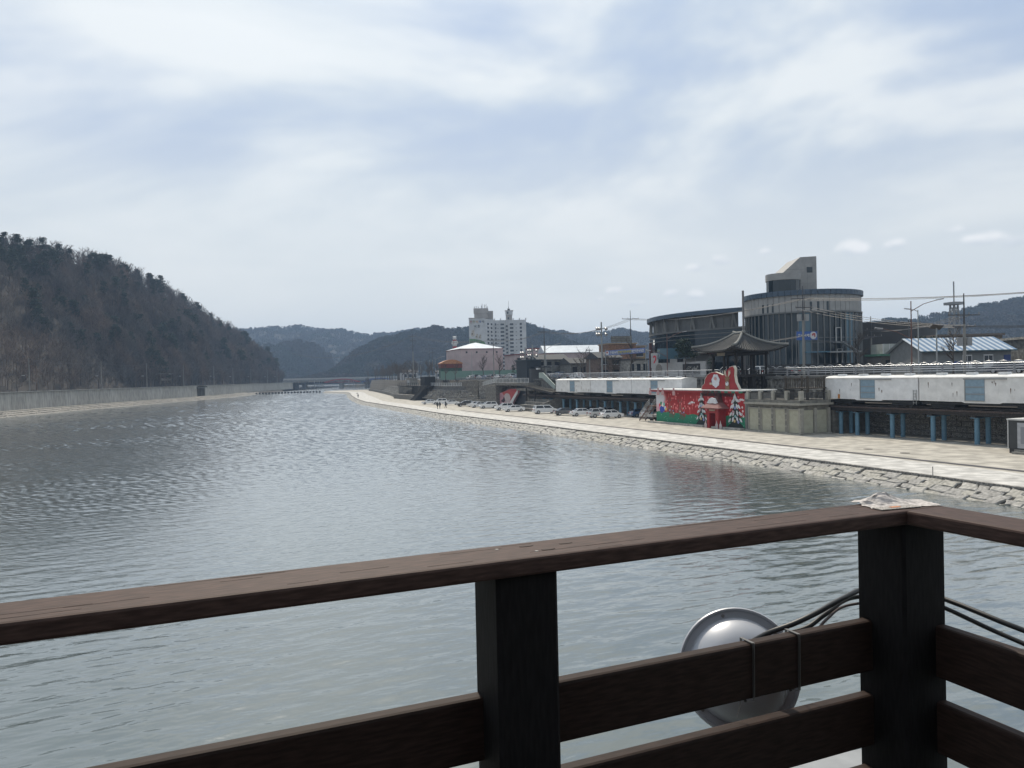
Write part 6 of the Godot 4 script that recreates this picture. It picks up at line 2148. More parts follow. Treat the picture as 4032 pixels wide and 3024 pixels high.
# a person as one continuous surface: a smooth union of tapered capsules meshed on a grid
func person(label: String, at: Vector3, turn: float, coat: Material, joints: Dictionary, holds := "") -> Node3D:
	var t := thing("person", label, "person", at, turn)
	var J := joints
	var bones := [["hip", "chest", 0.15, 0.17], ["chest", "neck", 0.17, 0.07], ["neck", "head", 0.06, 0.10], ["hl", "kl", 0.10, 0.07], ["kl", "al", 0.07, 0.05], ["hr", "kr", 0.10, 0.07], ["kr", "ar", 0.07, 0.05], ["al", "tl", 0.05, 0.045], ["ar", "tr", 0.05, 0.045], ["sl", "el", 0.07, 0.055], ["el", "wl", 0.055, 0.04], ["sr", "er", 0.07, 0.055], ["er", "wr", 0.055, 0.04], ["sl", "sr", 0.09, 0.09], ["hl", "hr", 0.12, 0.12], ["wl", "fl", 0.035, 0.022], ["wr", "fr", 0.035, 0.022]]
	var cell := 0.045
	var fld := {}
	var dist := func(p: Vector3) -> float:
		var d := 9.0
		for q in bones:
			var a: Vector3 = J[q[0]]
			var b2: Vector3 = J[q[1]]
			var ab := b2 - a
			var u := clampf((p - a).dot(ab) / maxf(ab.length_squared(), 0.0001), 0, 1)
			var e := p.distance_to(a + ab * u) - lerpf(q[2], q[3], u)
			var h := clampf(0.5 + 0.5 * (d - e) / 0.05, 0, 1)
			d = lerpf(d, e, h) - 0.05 * h * (1.0 - h)
		return d
	var lo := Vector3i(-12, -1, -12)
	var hi := Vector3i(13, 41, 13)
	var key := func(x: int, y: int, z: int) -> int: return ((x + 20) * 64 + (y + 8)) * 64 + z + 20
	for x in range(lo.x, hi.x + 1):
		for y in range(lo.y, hi.y + 1):
			for z in range(lo.z, hi.z + 1):
				fld[key.call(x, y, z)] = dist.call(Vector3(x, y, z) * cell)
	var vert := {}
	for x in range(lo.x, hi.x):
		for y in range(lo.y, hi.y):
			for z in range(lo.z, hi.z):
				var s := Vector3.ZERO
				var n := 0
				var co := []
				for i in 8:
					co.append(fld[key.call(x + (i & 1), y + ((i >> 1) & 1), z + ((i >> 2) & 1))])
				for e in [[0, 1], [2, 3], [4, 5], [6, 7], [0, 2], [1, 3], [4, 6], [5, 7], [0, 4], [1, 5], [2, 6], [3, 7]]:
					var a: float = co[e[0]]
					var b2: float = co[e[1]]
					if (a < 0) != (b2 < 0):
						var u := a / (a - b2)
						var pa := Vector3(e[0] & 1, (e[0] >> 1) & 1, (e[0] >> 2) & 1)
						var pb := Vector3(e[1] & 1, (e[1] >> 1) & 1, (e[1] >> 2) & 1)
						s += pa.lerp(pb, u)
						n += 1
				if n > 0:
					vert[key.call(x, y, z)] = (Vector3(x, y, z) + s / n) * cell
	var st := SurfaceTool.new()
	st.begin(Mesh.PRIMITIVE_TRIANGLES)
	st.set_smooth_group(0)
	for x in range(lo.x + 1, hi.x):
		for y in range(lo.y + 1, hi.y):
			for z in range(lo.z + 1, hi.z):
				var f0: float = fld[key.call(x, y, z)]
				for ax in 3:
					var dx := 1 if ax == 0 else 0
					var dy := 1 if ax == 1 else 0
					var dz := 1 if ax == 2 else 0
					var f1: float = fld[key.call(x + dx, y + dy, z + dz)]
					if (f0 < 0) == (f1 < 0):
						continue
					var k: Array
					if ax == 0: k = [key.call(x, y - 1, z - 1), key.call(x, y, z - 1), key.call(x, y, z), key.call(x, y - 1, z)]
					elif ax == 1: k = [key.call(x - 1, y, z - 1), key.call(x - 1, y, z), key.call(x, y, z), key.call(x, y, z - 1)]
					else: k = [key.call(x - 1, y - 1, z), key.call(x, y - 1, z), key.call(x, y, z), key.call(x - 1, y, z)]
					if not (vert.has(k[0]) and vert.has(k[1]) and vert.has(k[2]) and vert.has(k[3])):
						continue
					if f0 < 0:
						quad(st, vert[k[0]], vert[k[1]], vert[k[2]], vert[k[3]])
					else:
						quad(st, vert[k[3]], vert[k[2]], vert[k[1]], vert[k[0]])
	part(st, "body", coat, t)
	st = mb()
	lathe(st, [Vector2(0.108, -0.02), Vector2(0.118, 0.04), Vector2(0.09, 0.11), Vector2(0.0, 0.135)], 14, Transform3D(Basis.IDENTITY, J.head + Vector3(-0.01, 0.0, 0)))
	part(st, "hair", plain("black hair", 0.012, 0.011, 0.011, 0.6, ""), t)
	st = mb()
	lathe(st, [Vector2(0, -0.10), Vector2(0.075, -0.05), Vector2(0.085, 0.02), Vector2(0.0, 0.06)], 12, Transform3D(Basis.IDENTITY, J.head + Vector3(0.035, -0.01, 0)))
	part(st, "face", plain("skin", 0.36, 0.22, 0.16, 0.6, ""), t)
	if holds == "umbrella":
		st = mb()
		var g: Vector3 = J.fr
		bar(st, g - Vector3.UP * 0.1, g + Vector3(0, 0.85, 0), 0.02, 0.02)
		lathe(st, [Vector2(0.52, 0.62), Vector2(0.40, 0.76), Vector2(0.2, 0.85), Vector2(0, 0.88)], 12, Transform3D(Basis.IDENTITY, g))
		tag(t, label, "person")
		var u := thing("umbrella", "small black umbrella held by the lone walker on the pale path", "umbrella", at, turn)
		part(st, "canopy", plain("black umbrella", 0.015, 0.015, 0.017, 0.7, ""), u)
	return t

func stance(stride: float, arm: float) -> Dictionary:
	return {"hip": Vector3(0, 0.98, 0), "chest": Vector3(0.02, 1.28, 0), "neck": Vector3(0.03, 1.5, 0), "head": Vector3(0.05, 1.63, 0), "hl": Vector3(0, 0.92, 0.09), "hr": Vector3(0, 0.92, -0.09), "kl": Vector3(stride * 0.55 + 0.05, 0.5, 0.1), "kr": Vector3(-stride * 0.35 + 0.03, 0.5, -0.1), "al": Vector3(stride, 0.09, 0.1), "ar": Vector3(-stride, 0.1, -0.1), "tl": Vector3(stride + 0.15, 0.05, 0.11), "tr": Vector3(-stride + 0.14, 0.05, -0.11), "sl": Vector3(0, 1.40, 0.18), "sr": Vector3(0, 1.40, -0.18), "el": Vector3(-stride * 0.5 - 0.03, 1.13, 0.25), "er": Vector3(stride * 0.5 + arm * 0.2, 1.14, -0.25), "wl": Vector3(-stride * 0.4 + 0.06, 0.88, 0.25), "wr": Vector3(stride * 0.6 + arm * 0.3, 0.90 + arm * 0.35, -0.24), "fl": Vector3(-stride * 0.4 + 0.08, 0.76, 0.25), "fr": Vector3(stride * 0.6 + arm * 0.34, 0.80 + arm * 0.5, -0.24)}

func lower_quay_things() -> void:
	# cars: kind, colour, s, t, facing (0 river, 1 wall), label
	var white := plain("car white", 0.74, 0.74, 0.74, 0.25, "", 1.0, {"coat": 1.0})
	var black := plain("car black", 0.022, 0.023, 0.026, 0.2, "", 1.0, {"coat": 1.0})
	var gr := plain("car graphite", 0.06, 0.066, 0.075, 0.25, "", 1.0, {"coat": 1.0})
	var silver := plain("car silver", 0.42, 0.43, 0.44, 0.3, "", 1.0, {"coat": 1.0, "metal": 0.3})
	var blue := plain("car blue", 0.045, 0.10, 0.21, 0.3, "", 1.0, {"coat": 1.0})
	var A := "cars parked in a row by the stone terraces"
	var B := "cars parked in front of the viaduct"
	for q in [
		["suv", white, 110.0, 15.2, 0, "white estate car at the far end of the row by the stone terraces", A], ["sedan", white, 113.5, 13.0, 0, "white car half hidden behind the end estate car", A],
		["sedan", white, 101.0, 15.8, 0, "white saloon next to the white estate car at the row end", A], ["sedan", white, 94.5, 18.5, 0, "white saloon showing its nose behind the black saloon", A],
		["sedan", black, 87.5, 15.6, 0, "black saloon in the row of white cars by the stone terraces", A], ["sedan", white, 83.0, 17.0, 0, "white saloon right beside the black saloon", A],
		["sedan", white, 77.2, 16.0, 0, "white saloon two places from the black saloon", A], ["hatch", gr, 73.6, 17.0, 0, "dark hatchback peeping out between a saloon and a white off-roader", A],
		["suv", white, 70.2, 15.9, 0, "white off-roader before the pink mural wall, alloy wheels showing", A], ["suv", white, 57.4, 15.2, 0, "white off-roader standing apart at the foot of the pink mural", A],
		["sedan", white, 49.2, 14.2, 0, "white saloon alone in front of the concrete steps", A], ["van", white, 35.8, 15.8, 1, "white people carrier with a black rear window by the first blue columns", B],
		["sedan", gr, 26.9, 16.2, 1, "dark grey saloon beside the white people carrier", B], ["sedan", black, 27.8, 22.2, 1, "black car parked deep under the viaduct", B],
		["sedan", white, 22.2, 17.4, 1, "white saloon with its tail to the path between grey cars", B], ["hatch", silver, 22.6, 23.0, 1, "silver car under the viaduct behind the white saloon", B],
		["suv", silver, 15.4, 17.6, 1, "silver off-roader half covered by a small white hatchback", B], ["hatch", white, 11.9, 18.0, 1, "small white hatchback parked nearest the metal stairs", B],
		["hatch", blue, 11.4, 23.6, 1, "blue hatchback in the shade of the viaduct", B], ["suv", white, 6.6, 23.4, 1, "white off-roader behind the metal stairs", B]]:
		car(q[0], q[1], bk(q[2], q[3], Q), BA + (PI if q[4] == 0 else 0.0) + rr(-0.04, 0.04) - 0.12, q[5], q[6])
	# people
	var dk := plain("black clothes", 0.018, 0.019, 0.022, 0.8, "")
	var dk2 := plain("navy clothes", 0.022, 0.026, 0.036, 0.8, "")
	person("person in black walking at the river side of a group of three", bk(77.7, 5.1, Q + 0.013), BA + PI * 0.6, dk, stance(0.20, 0.0))
	person("person in dark clothes walking in the middle of a group of three", bk(79.4, 6.2, Q + 0.02), BA + PI * 0.6, dk2, stance(0.12, 0.3))
	person("person in black walking nearest the parked cars", bk(81.6, 8.4, Q), BA + PI * 0.7, dk, stance(-0.18, 0.2))
	person("lone person in black on the pale path holding an umbrella", bk(215.8, 10.7, Q + 0.013), BA + PI * 0.5, dk, stance(0.14, 1.0), "umbrella")
	# metal stairs and a white flat truck by the post office
	var s := bthing("metal_stairs", "steel stairs with silver handrails at the post office side", "stairs", -0.4, 17.2, Q)
	var steel := plain("stair steel", 0.45, 0.46, 0.47, 0.4, "", 1.0, {"metal": 0.5})
	var rustm := plain("stair brown", 0.16, 0.10, 0.08, 0.7)
	var st := mb()
	for x in [0.0, 1.1]:
		bar(st, Vector3(x, 0.1, -1.6), Vector3(x, 2.6, 1.6), 0.06, 0.25)
	part(st, "stringer", rustm, s)
	for k in 9:
		sl("step", rustm, s, Vector3(0.0, 0.28 + k * 0.27, -1.55 + k * 0.35), Vector3(1.1, 0.32 + k * 0.27, -1.25 + k * 0.35))
	for x in [0.0, 1.1]:
		for h in [0.5, 0.8, 1.1]:
			st = mb()
			tube(st, [Vector3(x, 0.1 + h, -1.6), Vector3(x, 2.6 + h, 1.6)], [0.035], 6)
			part(st, "handrail", steel, s)
		for k in 3:
			st = mb()
			tube(st, [Vector3(x, 0.1 + k * 1.2, -1.6 + k * 1.55), Vector3(x, 1.25 + k * 1.2, -1.6 + k * 1.55)], [0.035], 6)
			part(st, "baluster", steel, s)
	sl("landing", rustm, s, Vector3(0.0, 2.55, 1.6), Vector3(1.4, 2.65, 2.6))
	for x in [0.05, 1.35]:
		sl("leg", rustm, s, Vector3(x - 0.05, 0, 2.45), Vector3(x + 0.05, 2.55, 2.55))
	var tr := bthing("flatbed_truck", "white flatbed truck with its bed to the stairs, beside the post office", "truck", -1.4, 20.2, Q)
	sl("bed", plain("truck bed white", 0.5, 0.5, 0.49, 0.6, "soft", 0.5), tr, Vector3(-2.6, 0.75, -0.85), Vector3(0.6, 1.15, 0.85))
	sl("chassis", M["grille black"], tr, Vector3(-2.5, 0.4, -0.6), Vector3(2.2, 0.72, 0.6))
	sl("cab", M["truck bed white"], tr, Vector3(0.75, 0.6, -0.85), Vector3(2.3, 2.0, 0.85))
	sl("cab_window", M["car glass"], tr, Vector3(1.0, 1.3, 0.85), Vector3(2.1, 1.85, 0.87))
	for x in [-1.8, 1.5]:
		for z in [-0.75, 0.75]:
			st = mb()
			tube(st, [Vector3(x, 0.33, z - 0.1), Vector3(x, 0.33, z + 0.1)], [0.33], 14)
			part(st, "wheel", M["tyre"], tr)
	# portable cabin at the right
	var c := bthing("portable_cabin", "dark grey portable toilet cabin with a pale door and two steps", "cabin", -64.3, 18.6, Q)
	var dg := plain("cabin charcoal", 0.045, 0.048, 0.048, 0.6, "soft", 0.4)
	var cw := plain("cabin white trim", 0.58, 0.58, 0.57, 0.6, "soft", 0.5)
	sl("wall", dg, c, Vector3(-1.0, 0.45, -3.2), Vector3(1.2, 2.95, 3.2))
	sl("roof", cw, c, Vector3(-1.1, 2.95, -3.3), Vector3(1.3, 3.08, 3.3))
	for z in [-3.25, 3.2]:
		sl("corner_trim", cw, c, Vector3(-1.06, 0.45, z), Vector3(-0.98, 2.95, z + 0.08))
	for z in [-2.35, 0.3]:
		var d := sl("door", plain("cabin door pale", 0.42, 0.43, 0.45, 0.5, "soft", 0.6), c, Vector3(-1.05, 0.5, z), Vector3(-1.0, 2.75, z + 1.0))
		sl("door_stripe", plain("door stripe", 0.22, 0.23, 0.25, 0.5, ""), d, Vector3(-1.06, 0.9, z + 0.3), Vector3(-1.05, 2.4, z + 0.7))
		sl("handle", M["grille black"], d, Vector3(-1.09, 1.5, z + 0.85), Vector3(-1.05, 1.62, z + 0.92))
		for k in 2:
			sl("step", M["wall capping"], c, Vector3(-1.55 + k * 0.35, 0.0, z - 0.2), Vector3(-1.0, 0.18 + k * 0.2, z + 1.3))
		sl("wall_sign", cw, c, Vector3(-1.04, 1.75, z + 1.25), Vector3(-1.0, 2.25, z + 1.6))
	sl("skid", M["grille black"], c, Vector3(-0.9, 0, -3.2), Vector3(1.1, 0.45, 3.2))
	# manhole covers
	for q in [[-52.0, 10.6], [-56.4, 10.4], [-38.5, 3.4]]:
		st = mb()
		tube(st, [Vector3.ZERO, Vector3(0, 0.02, 0)], [0.42], 20)
		var o := part(st, "manhole_cover", plain("iron cover", 0.13, 0.115, 0.10, 0.7), self, bk(q[0], q[1], Q + 0.012))
		tag(o, "round iron manhole cover in the concrete of the quay", "manhole cover", "manhole covers in the quay")
	st = mb()
	tube(st, [Vector3(0, -0.6, 0), Vector3(0, 1.0, 0)], [0.025], 6)
	tag(part(st, "marker_rod", M["dark fitting"], self, bk(-68.4, -0.6, 0.8)), "thin dark rod standing up among the bank stones", "rod")
	left_terraces()

func poly_wall(called: String, label: String, cat: String, pts: Array, y0: float, h: float, th: float, m: Material) -> Node3D:
	var o := bthing(called, label, cat, pts[0][0], pts[0][1], y0)
	var inv := o.transform.affine_inverse()
	for i in pts.size() - 1:
		var st := mb()
		var a := inv * bk(pts[i][0], pts[i][1], y0 + h * 0.5)
		var b := inv * bk(pts[i + 1][0], pts[i + 1][1], y0 + h * 0.5)
		bar(st, a, b, th, h)
		part(st, "wall_panel", m, o)
	return o

func fence(label: String, a: Vector3, b: Vector3, h: float, m: Material, bars: int) -> void:
	var o := thing("white_fence", label, "fence", a, 0.0)
	var d := b - a
	var n := maxi(2, int(d.length() / 2.4))
	for k in n + 1:
		var p := d * k / n
		var st := mb()
		box(st, p + Vector3.UP * h * 0.5, Vector3(0.1, h, 0.1))
		part(st, "post", m, o)
	for y in [0.15, h - 0.05]:
		var st := mb()
		bar(st, Vector3.UP * y, d + Vector3.UP * y, 0.07, 0.09)
		part(st, "rail", m, o)
	for k in bars:
		var p := d * (k + 0.5) / bars
		var st := mb()
		box(st, p + Vector3.UP * h * 0.5, Vector3(0.06, h - 0.2, 0.06))
		part(st, "bar", m, o)

func left_terraces() -> void:
	var conc := plain("low wall concrete", 0.22, 0.21, 0.19, 0.95, "blotch", 0.2)
	var grey := plain("mid wall concrete", 0.19, 0.185, 0.175, 0.95, "blotch", 0.15)
	poly_wall("low_wall", "low grey concrete wall at the foot of the stone terraces", "wall", [[95, 26.4], [120, 23.5], [143, 21.0]], Q, 1.35, 0.4, conc)
	poly_wall("low_wall", "long curving low concrete wall beyond the black stilted deck", "wall", [[158, 19.5], [192, 22.5], [216, 26.0], [240, 30.5], [280, 36.5], [318, 42.0], [360, 48.0], [410, 54.0]], Q, 1.35, 0.4, conc)
	# stone terraces: courses of squared boulders
	var t := bthing("stone_terrace", "stepped terraces of squared grey boulders behind the parked cars", "terrace", 120, 25.0, Q)
	var inv := t.transform.affine_inverse()
	var ms := [plain("boulder pale", 0.36, 0.345, 0.31, 0.9, "dirt", 0.35), plain("boulder grey", 0.27, 0.26, 0.24, 0.9, "dirt", 0.4), plain("boulder dark", 0.18, 0.175, 0.16, 0.9, "dirt", 0.4)]
	var far := mb()
	var made := 0
	for span in [[96.0, 146.0], [146.0, 168.0], [206.0, 330.0]]:
		for r in 6:
			var s: float = span[0]
			while s < span[1]:
				var L := rr(0.9, 2.1)
				var t0: float = lerpf(26.8, 21.8, (s - 95.0) / 50.0) if s < 146 else (21.5 if s < 170 else 26.0 + (s - 206.0) * 0.15 + 1.0)
				var p := bk(s + L * 0.5, t0 + 0.7 + r * 0.85 + rr(-0.15, 0.15), Q + 1.0 + r * 0.46)
				var st := mb() if made < 290 and s < 170 else far
				var bs := Basis(Vector3.UP, BA + rr(-0.12, 0.12)) * Basis(Vector3(0, 0, 1), rr(-0.07, 0.07))
				var sz := Vector3(rr(0.9, 1.3), rr(0.42, 0.6), L * rr(0.86, 0.96))
				var h := sz * 0.5
				# boulder with worn corners
				var ring := []
				for y in [-1.0, 0.55, 1.0]:
					var k := 0.97 if y < 1.0 else 0.8
					var rg := []
					for c in [[-1, -1], [1, -1], [1, 1], [-1, 1]]:
						rg.append(inv * (p + bs * Vector3(c[0] * h.x * k * rr(0.92, 1.0), y * h.y * rr(0.94, 1.04), c[1] * h.z * k * rr(0.94, 1.0))))
					ring.append(rg)
				for y in 2:
					for c in 4:
						quad(st, ring[y][c], ring[y + 1][c], ring[y + 1][(c + 1) % 4], ring[y][(c + 1) % 4])
				quad(st, ring[2][3], ring[2][2], ring[2][1], ring[2][0])
				if st != far:
					made += 1
					part(st, "boulder", ms[rng.randi() % 3], t)
				s += L
	var o := part(far, "far_boulders", ms[0], t)
	o.set_meta("kind", "stuff")
	# earth behind the boulders
	var st := mb()
	for q in [[95.0, 146.0, 27.0, 22.2], [146.0, 170.0, 22.2, 22.0]]:
		quad(st, bk(q[0], q[2] + 0.2, Q), bk(q[1], q[3] + 0.2, Q), bk(q[1], q[3] + 5.2, Q + 3.6), bk(q[0], q[2] + 5.2, Q + 3.6))
		quad(st, bk(q[0], q[2] + 5.2, Q + 3.6), bk(q[1], q[3] + 5.2, Q + 3.6), bk(q[1], q[3] + 5.3, Q + 4.9), bk(q[0], q[2] + 5.3, Q + 4.9))
		quad(st, bk(q[0], q[2] + 5.3, Q + 4.9), bk(q[1], q[3] + 5.3, Q + 4.9), bk(q[1], 40.0, Q + 4.9), bk(q[0], 40.0, Q + 4.9))
	quad(st, bk(206, 27, Q), bk(330, 45.6, Q), bk(330, 51.5, Q + 3.6), bk(206, 32.5, Q + 3.6))
	struct(st, "terrace_bank", grey)
	poly_wall("mid_wall", "grey concrete wall carrying the middle path above the boulders", "wall", [[95, 32.4], [146, 27.6], [172, 27.4]], Q + 3.5, 1.4, 0.3, grey)
	poly_wall("upper_wall", "pale grey retaining wall under the dark upper railing", "wall", [[86, 31.5], [120, 30.6], [190, 36.0]], Q + 4.6, 2.4, 0.4, plain("upper wall concrete", 0.27, 0.26, 0.24, 0.95, "blotch", 0.15))
	var fw := plain("fence white", 0.52, 0.53, 0.53, 0.6, "")
	fence("white barred fence on the middle path next to the black stilted deck", bk(167, 27.0, Q + 4.9), bk(130, 28.6, Q + 4.9), 1.15, fw, 60)
	fence("white barred fence climbing towards the concrete portal", bk(110, 28.0, Q + 4.9), bk(87, 24.2, Q + 6.1), 1.2, fw, 40)
	fence("white barred fence along the top of the concrete portal", bk(86, 24.1, Q + 6.1), bk(63.6, 24.1, Q + 6.1), 1.2, fw, 40)
	# concrete portal with the painted stair wall inside
	var p := bthing("concrete_portal", "concrete underpass frame with a flat deck beside the dark lift tower", "underpass", 75, 24.0, Q)
	sl("deck_slab", conc, p, Vector3(0, 5.4, -12), Vector3(7.5, 6.08, 11.2))
	sl("pier", conc, p, Vector3(0.2, 0, -20), Vector3(6.8, 5.4, -11.8))
	sl("column", conc, p, Vector3(0.1, 0, 10.2), Vector3(0.8, 5.4, 11.1))
	sl("back_wall", grey, p, Vector3(7.2, 0, -12), Vector3(7.5, 5.4, 11.2))
	var mu := bthing("mural_wall", "sloping pink and red painted stair wall under the concrete portal", "mural", 80, 25.6, Q)
	var mk := plain("mural pink", 0.50, 0.26, 0.30, 0.8, "soft", 0.2)
	fpart([Vector2(-14.0, 0.0), Vector2(2.0, 0.0), Vector2(8.2, 4.6), Vector2(1.0, 4.5), Vector2(-14.0, 2.0)], 0.0, 0.3, "painted_wall", mk, mu)
	fpart([Vector2(-2.0, 1.9), Vector2(3.5, 1.3), Vector2(8.0, 4.55), Vector2(1.0, 4.45), Vector2(-5.0, 3.45)], 0.3, 0.32, "red_field", plain("mural warm red", 0.42, 0.07, 0.07, 0.8, "soft", 0.2), mu)
	var pl := []
	for k in 14:
		pl.append(Vector2(-1.2, 2.1) + Vector2.from_angle(TAU * k / 14.0) * Vector2(2.4, 1.25))
	fpart(pl, 0.32, 0.34, "pale_patch", plain("mural pale", 0.52, 0.44, 0.44, 0.8, "soft", 0.3), mu)
	fpart([Vector2(-5.8, 1.2), Vector2(-4.4, 1.7), Vector2(-3.4, 2.4), Vector2(-2.6, 1.4), Vector2(-4.0, 0.7)], 0.34, 0.36, "dark_patch", plain("mural plum", 0.06, 0.035, 0.05, 0.8), mu)
	fpart([Vector2(3.0, 0.3), Vector2(7.5, 3.4), Vector2(7.5, 4.3), Vector2(2.4, 1.2)], 0.8, 0.95, "white_parapet", fw, mu)
	# concrete seating steps
	var ss := bthing("seating_steps", "broad concrete block steps between the mural wall and the viaduct", "steps", 50, 17.0, Q)
	for k in 4:
		for j in 5:
			sl("step_block", [conc, M["boulder pale"], grey][(k + j) % 3], ss, Vector3(k * 1.5, 0, -5.4 + j * 2.2 - k * 0.6), Vector3(k * 1.5 + 1.5, 0.62 + k * 0.62, -3.22 + j * 2.2 - k * 0.6))
	st = mb()
	prism(st, [Vector2(0, 0), Vector2(7.0, 0), Vector2(7.0, 3.4), Vector2(0, 0.8)], 5.0, 5.4)
	part(st, "side_wall", conc, ss)
	# navy lift tower with a walkway roof
	var l := bthing("lift_tower", "dark navy metal lift tower rising above the white fence", "tower", 71.8, 27.8, Q)
	var navy := plain("navy cladding", 0.018, 0.028, 0.040, 0.55, "soft", 0.4)
	sl("shaft", navy, l, Vector3(-1.8, 0, -4.2), Vector3(2.2, 11.6, 2.6))
	sl("cap", plain("navy cap", 0.03, 0.045, 0.055, 0.6, ""), l, Vector3(-2.1, 11.6, -4.5), Vector3(2.5, 11.9, 2.9))
	sl("side_panel", plain("grey lift panel", 0.12, 0.125, 0.13, 0.6, "soft", 0.5), l, Vector3(-1.2, 0, 2.6), Vector3(2.0, 9.6, 3.6))
	for k in 7:
		sl("seam", M["navy cap"], l, Vector3(-1.83, 6.0, -4.0 + k * 0.95), Vector3(-1.8, 11.6, -3.95 + k * 0.95))
	sl("walkway_roof", navy, l, Vector3(-0.6, 9.8, 2.6), Vector3(2.6, 10.1, 7.4))
	sl("lamp_box", plain("white box", 0.6, 0.6, 0.6, 0.4, ""), l, Vector3(-0.6, 9.3, 5.6), Vector3(0.0, 9.7, 7.0))
	# outside stair with a pale balustrade
	var sr := bthing("outside_stair", "concrete stair with a pale green solid balustrade beside the lift tower", "stairs", 57, 26.2, Q + 4.8)
	st = mb()
	prism(st, [Vector2(-4.8, 2.4), Vector2(-2.8, 2.4), Vector2(4.2, -0.4), Vector2(4.2, 0.75), Vector2(-2.6, 3.75), Vector2(-4.8, 3.75)], 0.0, 0.16, front())
	part(st, "balustrade", plain("pale green panel", 0.40, 0.46, 0.42, 0.6, "soft", 0.5), sr)
	for k in 12:
		sl("step", grey, sr, Vector3(0, -2.0, -3.0 + k * 0.6), Vector3(1.5, 2.2 - k * 0.22, -2.4 + k * 0.6))
	sl("landing", conc, sr, Vector3(-3.2, -0.6, -12.0), Vector3(1.5, -0.1, 5.2))
	# ramp with pale planks sloping down to the viaduct
	var rp := bthing("plank_ramp", "dark ramp with pale worn planks leading to the first boxcar", "ramp", 52, 22.6, Q + 3.4)
	for k in 16:
		st = mb()
		box(st, Vector3(0, 2.1 - k * 0.09, -7.6 + k * 0.98), Vector3(2.8, 0.12, 0.86))
		part(st, "plank", plain("worn plank", 0.26, 0.24, 0.20, 0.9, "wood", 0.6) if k % 3 else M["dark viaduct steel"], rp)
	st = mb()
	for x in [-1.2, 1.2]:
		bar(st, Vector3(x, 1.9, -8.2), Vector3(x, 0.5, 8.2), 0.3, 0.5)
	part(st, "girder", M["dark viaduct steel"], rp)
	for z in [-7.0, -2.0]:
		for x in [-1.1, 1.1]:
			sl("post", M["dark viaduct steel"], rp, Vector3(x - 0.15, -3.4, z - 0.15), Vector3(x + 0.15, 1.6, z + 0.15))
	# black stilted deck with kiosk and steep stair
	var d := bthing("stilted_deck", "black timber deck on many thin stilts with a steep stair", "deck", 176, 24.0, Q)
	var blk := plain("black timber", 0.022, 0.021, 0.021, 0.8, "wood", 0.8)
	sl("deck_floor", blk, d, Vector3(-0.6, 4.75, -22), Vector3(7.0, 5.05, 18))
	for k in 21:
		for x in [-0.2, 5.5]:
			sl("stilt", blk, d, Vector3(x, 0.0, -21.5 + k * 1.95), Vector3(x + 0.22, 4.75, -21.2 + k * 1.95))
	sl("stair_base", conc, d, Vector3(-3.6, 0, -16), Vector3(-0.8, 1.7, 17))
	for k in 13:
		sl("stair_step", blk, d, Vector3(-5.2 + k * 0.36, 0, 17.5), Vector3(-4.8 + k * 0.36, 0.38 * (k + 1), 22.5))
	for z in [17.3, 22.5]:
		st = mb()
		prism(st, [Vector2(-5.6, 0), Vector2(-4.6, 0), Vector2(0.0, 4.9), Vector2(-0.6, 5.2)], z, z + 0.15)
		part(st, "stringer", blk, d)
	for k in 14:
		sl("rail_post", blk, d, Vector3(-0.5, 5.05, -21.8 + k * 2.95), Vector3(-0.38, 6.1, -21.7 + k * 2.95))
	sl("deck_rail", blk, d, Vector3(-0.52, 6.0, -22), Vector3(-0.36, 6.12, 17))
	sl("dark_hut", blk, d, Vector3(1.0, 5.05, 8.0), Vector3(5.0, 8.3, 14.0))
	var kk := bthing("ticket_kiosk", "small pale kiosk with a shutter standing on the black deck", "kiosk", 192, 28.0, Q + 5.05)
	sl("wall", plain("kiosk pale", 0.40, 0.38, 0.34, 0.8, "soft", 0.4), kk, Vector3(-1.5, 0, -3.5), Vector3(1.5, 2.6, 3.0))
	sl("shutter", plain("kiosk shutter", 0.5, 0.5, 0.5, 0.5, ""), kk, Vector3(-1.55, 0.9, -1.8), Vector3(-1.5, 2.1, 1.8))
	sl("roof", plain("kiosk roof", 0.36, 0.33, 0.29, 0.8), kk, Vector3(-2.0, 2.6, -4.2), Vector3(2.0, 2.85, 3.8))

# ================================================================ things on the upper street
func pole(label: String, x: float, z: float, top: float, arms: Array, group := "power poles of the town street", col := 0) -> void:
	var h := top - UPR
	var t := thing("utility_pole", label, "pole", Vector3(x, UPR, z), 0.2, group)
	var st := mb()
	tube(st, [Vector3.ZERO, Vector3(0, h * 0.62, 0)], [0.19, 0.15], 8)
	part(st, "shaft", M["pole concrete"], t)
	st = mb()
	tube(st, [Vector3(0, h * 0.62, 0), Vector3(0, h, 0)], [0.12, 0.06], 8)
	part(st, "upper_shaft", M["dark fitting"] if col == 0 else M["pole concrete"], t)
	for a in arms:
		st = mb()
		bar(st, Vector3(-a[1], a[0] - UPR, 0), Vector3(a[1], a[0] - UPR, 0), 0.10, 0.12)
		part(st, "crossarm", M["dark fitting"], t)
		for k in 4:
			st = mb()
			var ix: float = lerpf(-a[1] * 0.95, a[1] * 0.95, k / 3.0)
			tube(st, [Vector3(ix, a[0] - UPR + 0.06, 0), Vector3(ix, a[0] - UPR + 0.34, 0)], [0.06, 0.04], 6)
			part(st, "insulator", plain("insulator grey", 0.2, 0.18, 0.17, 0.4, ""), t)

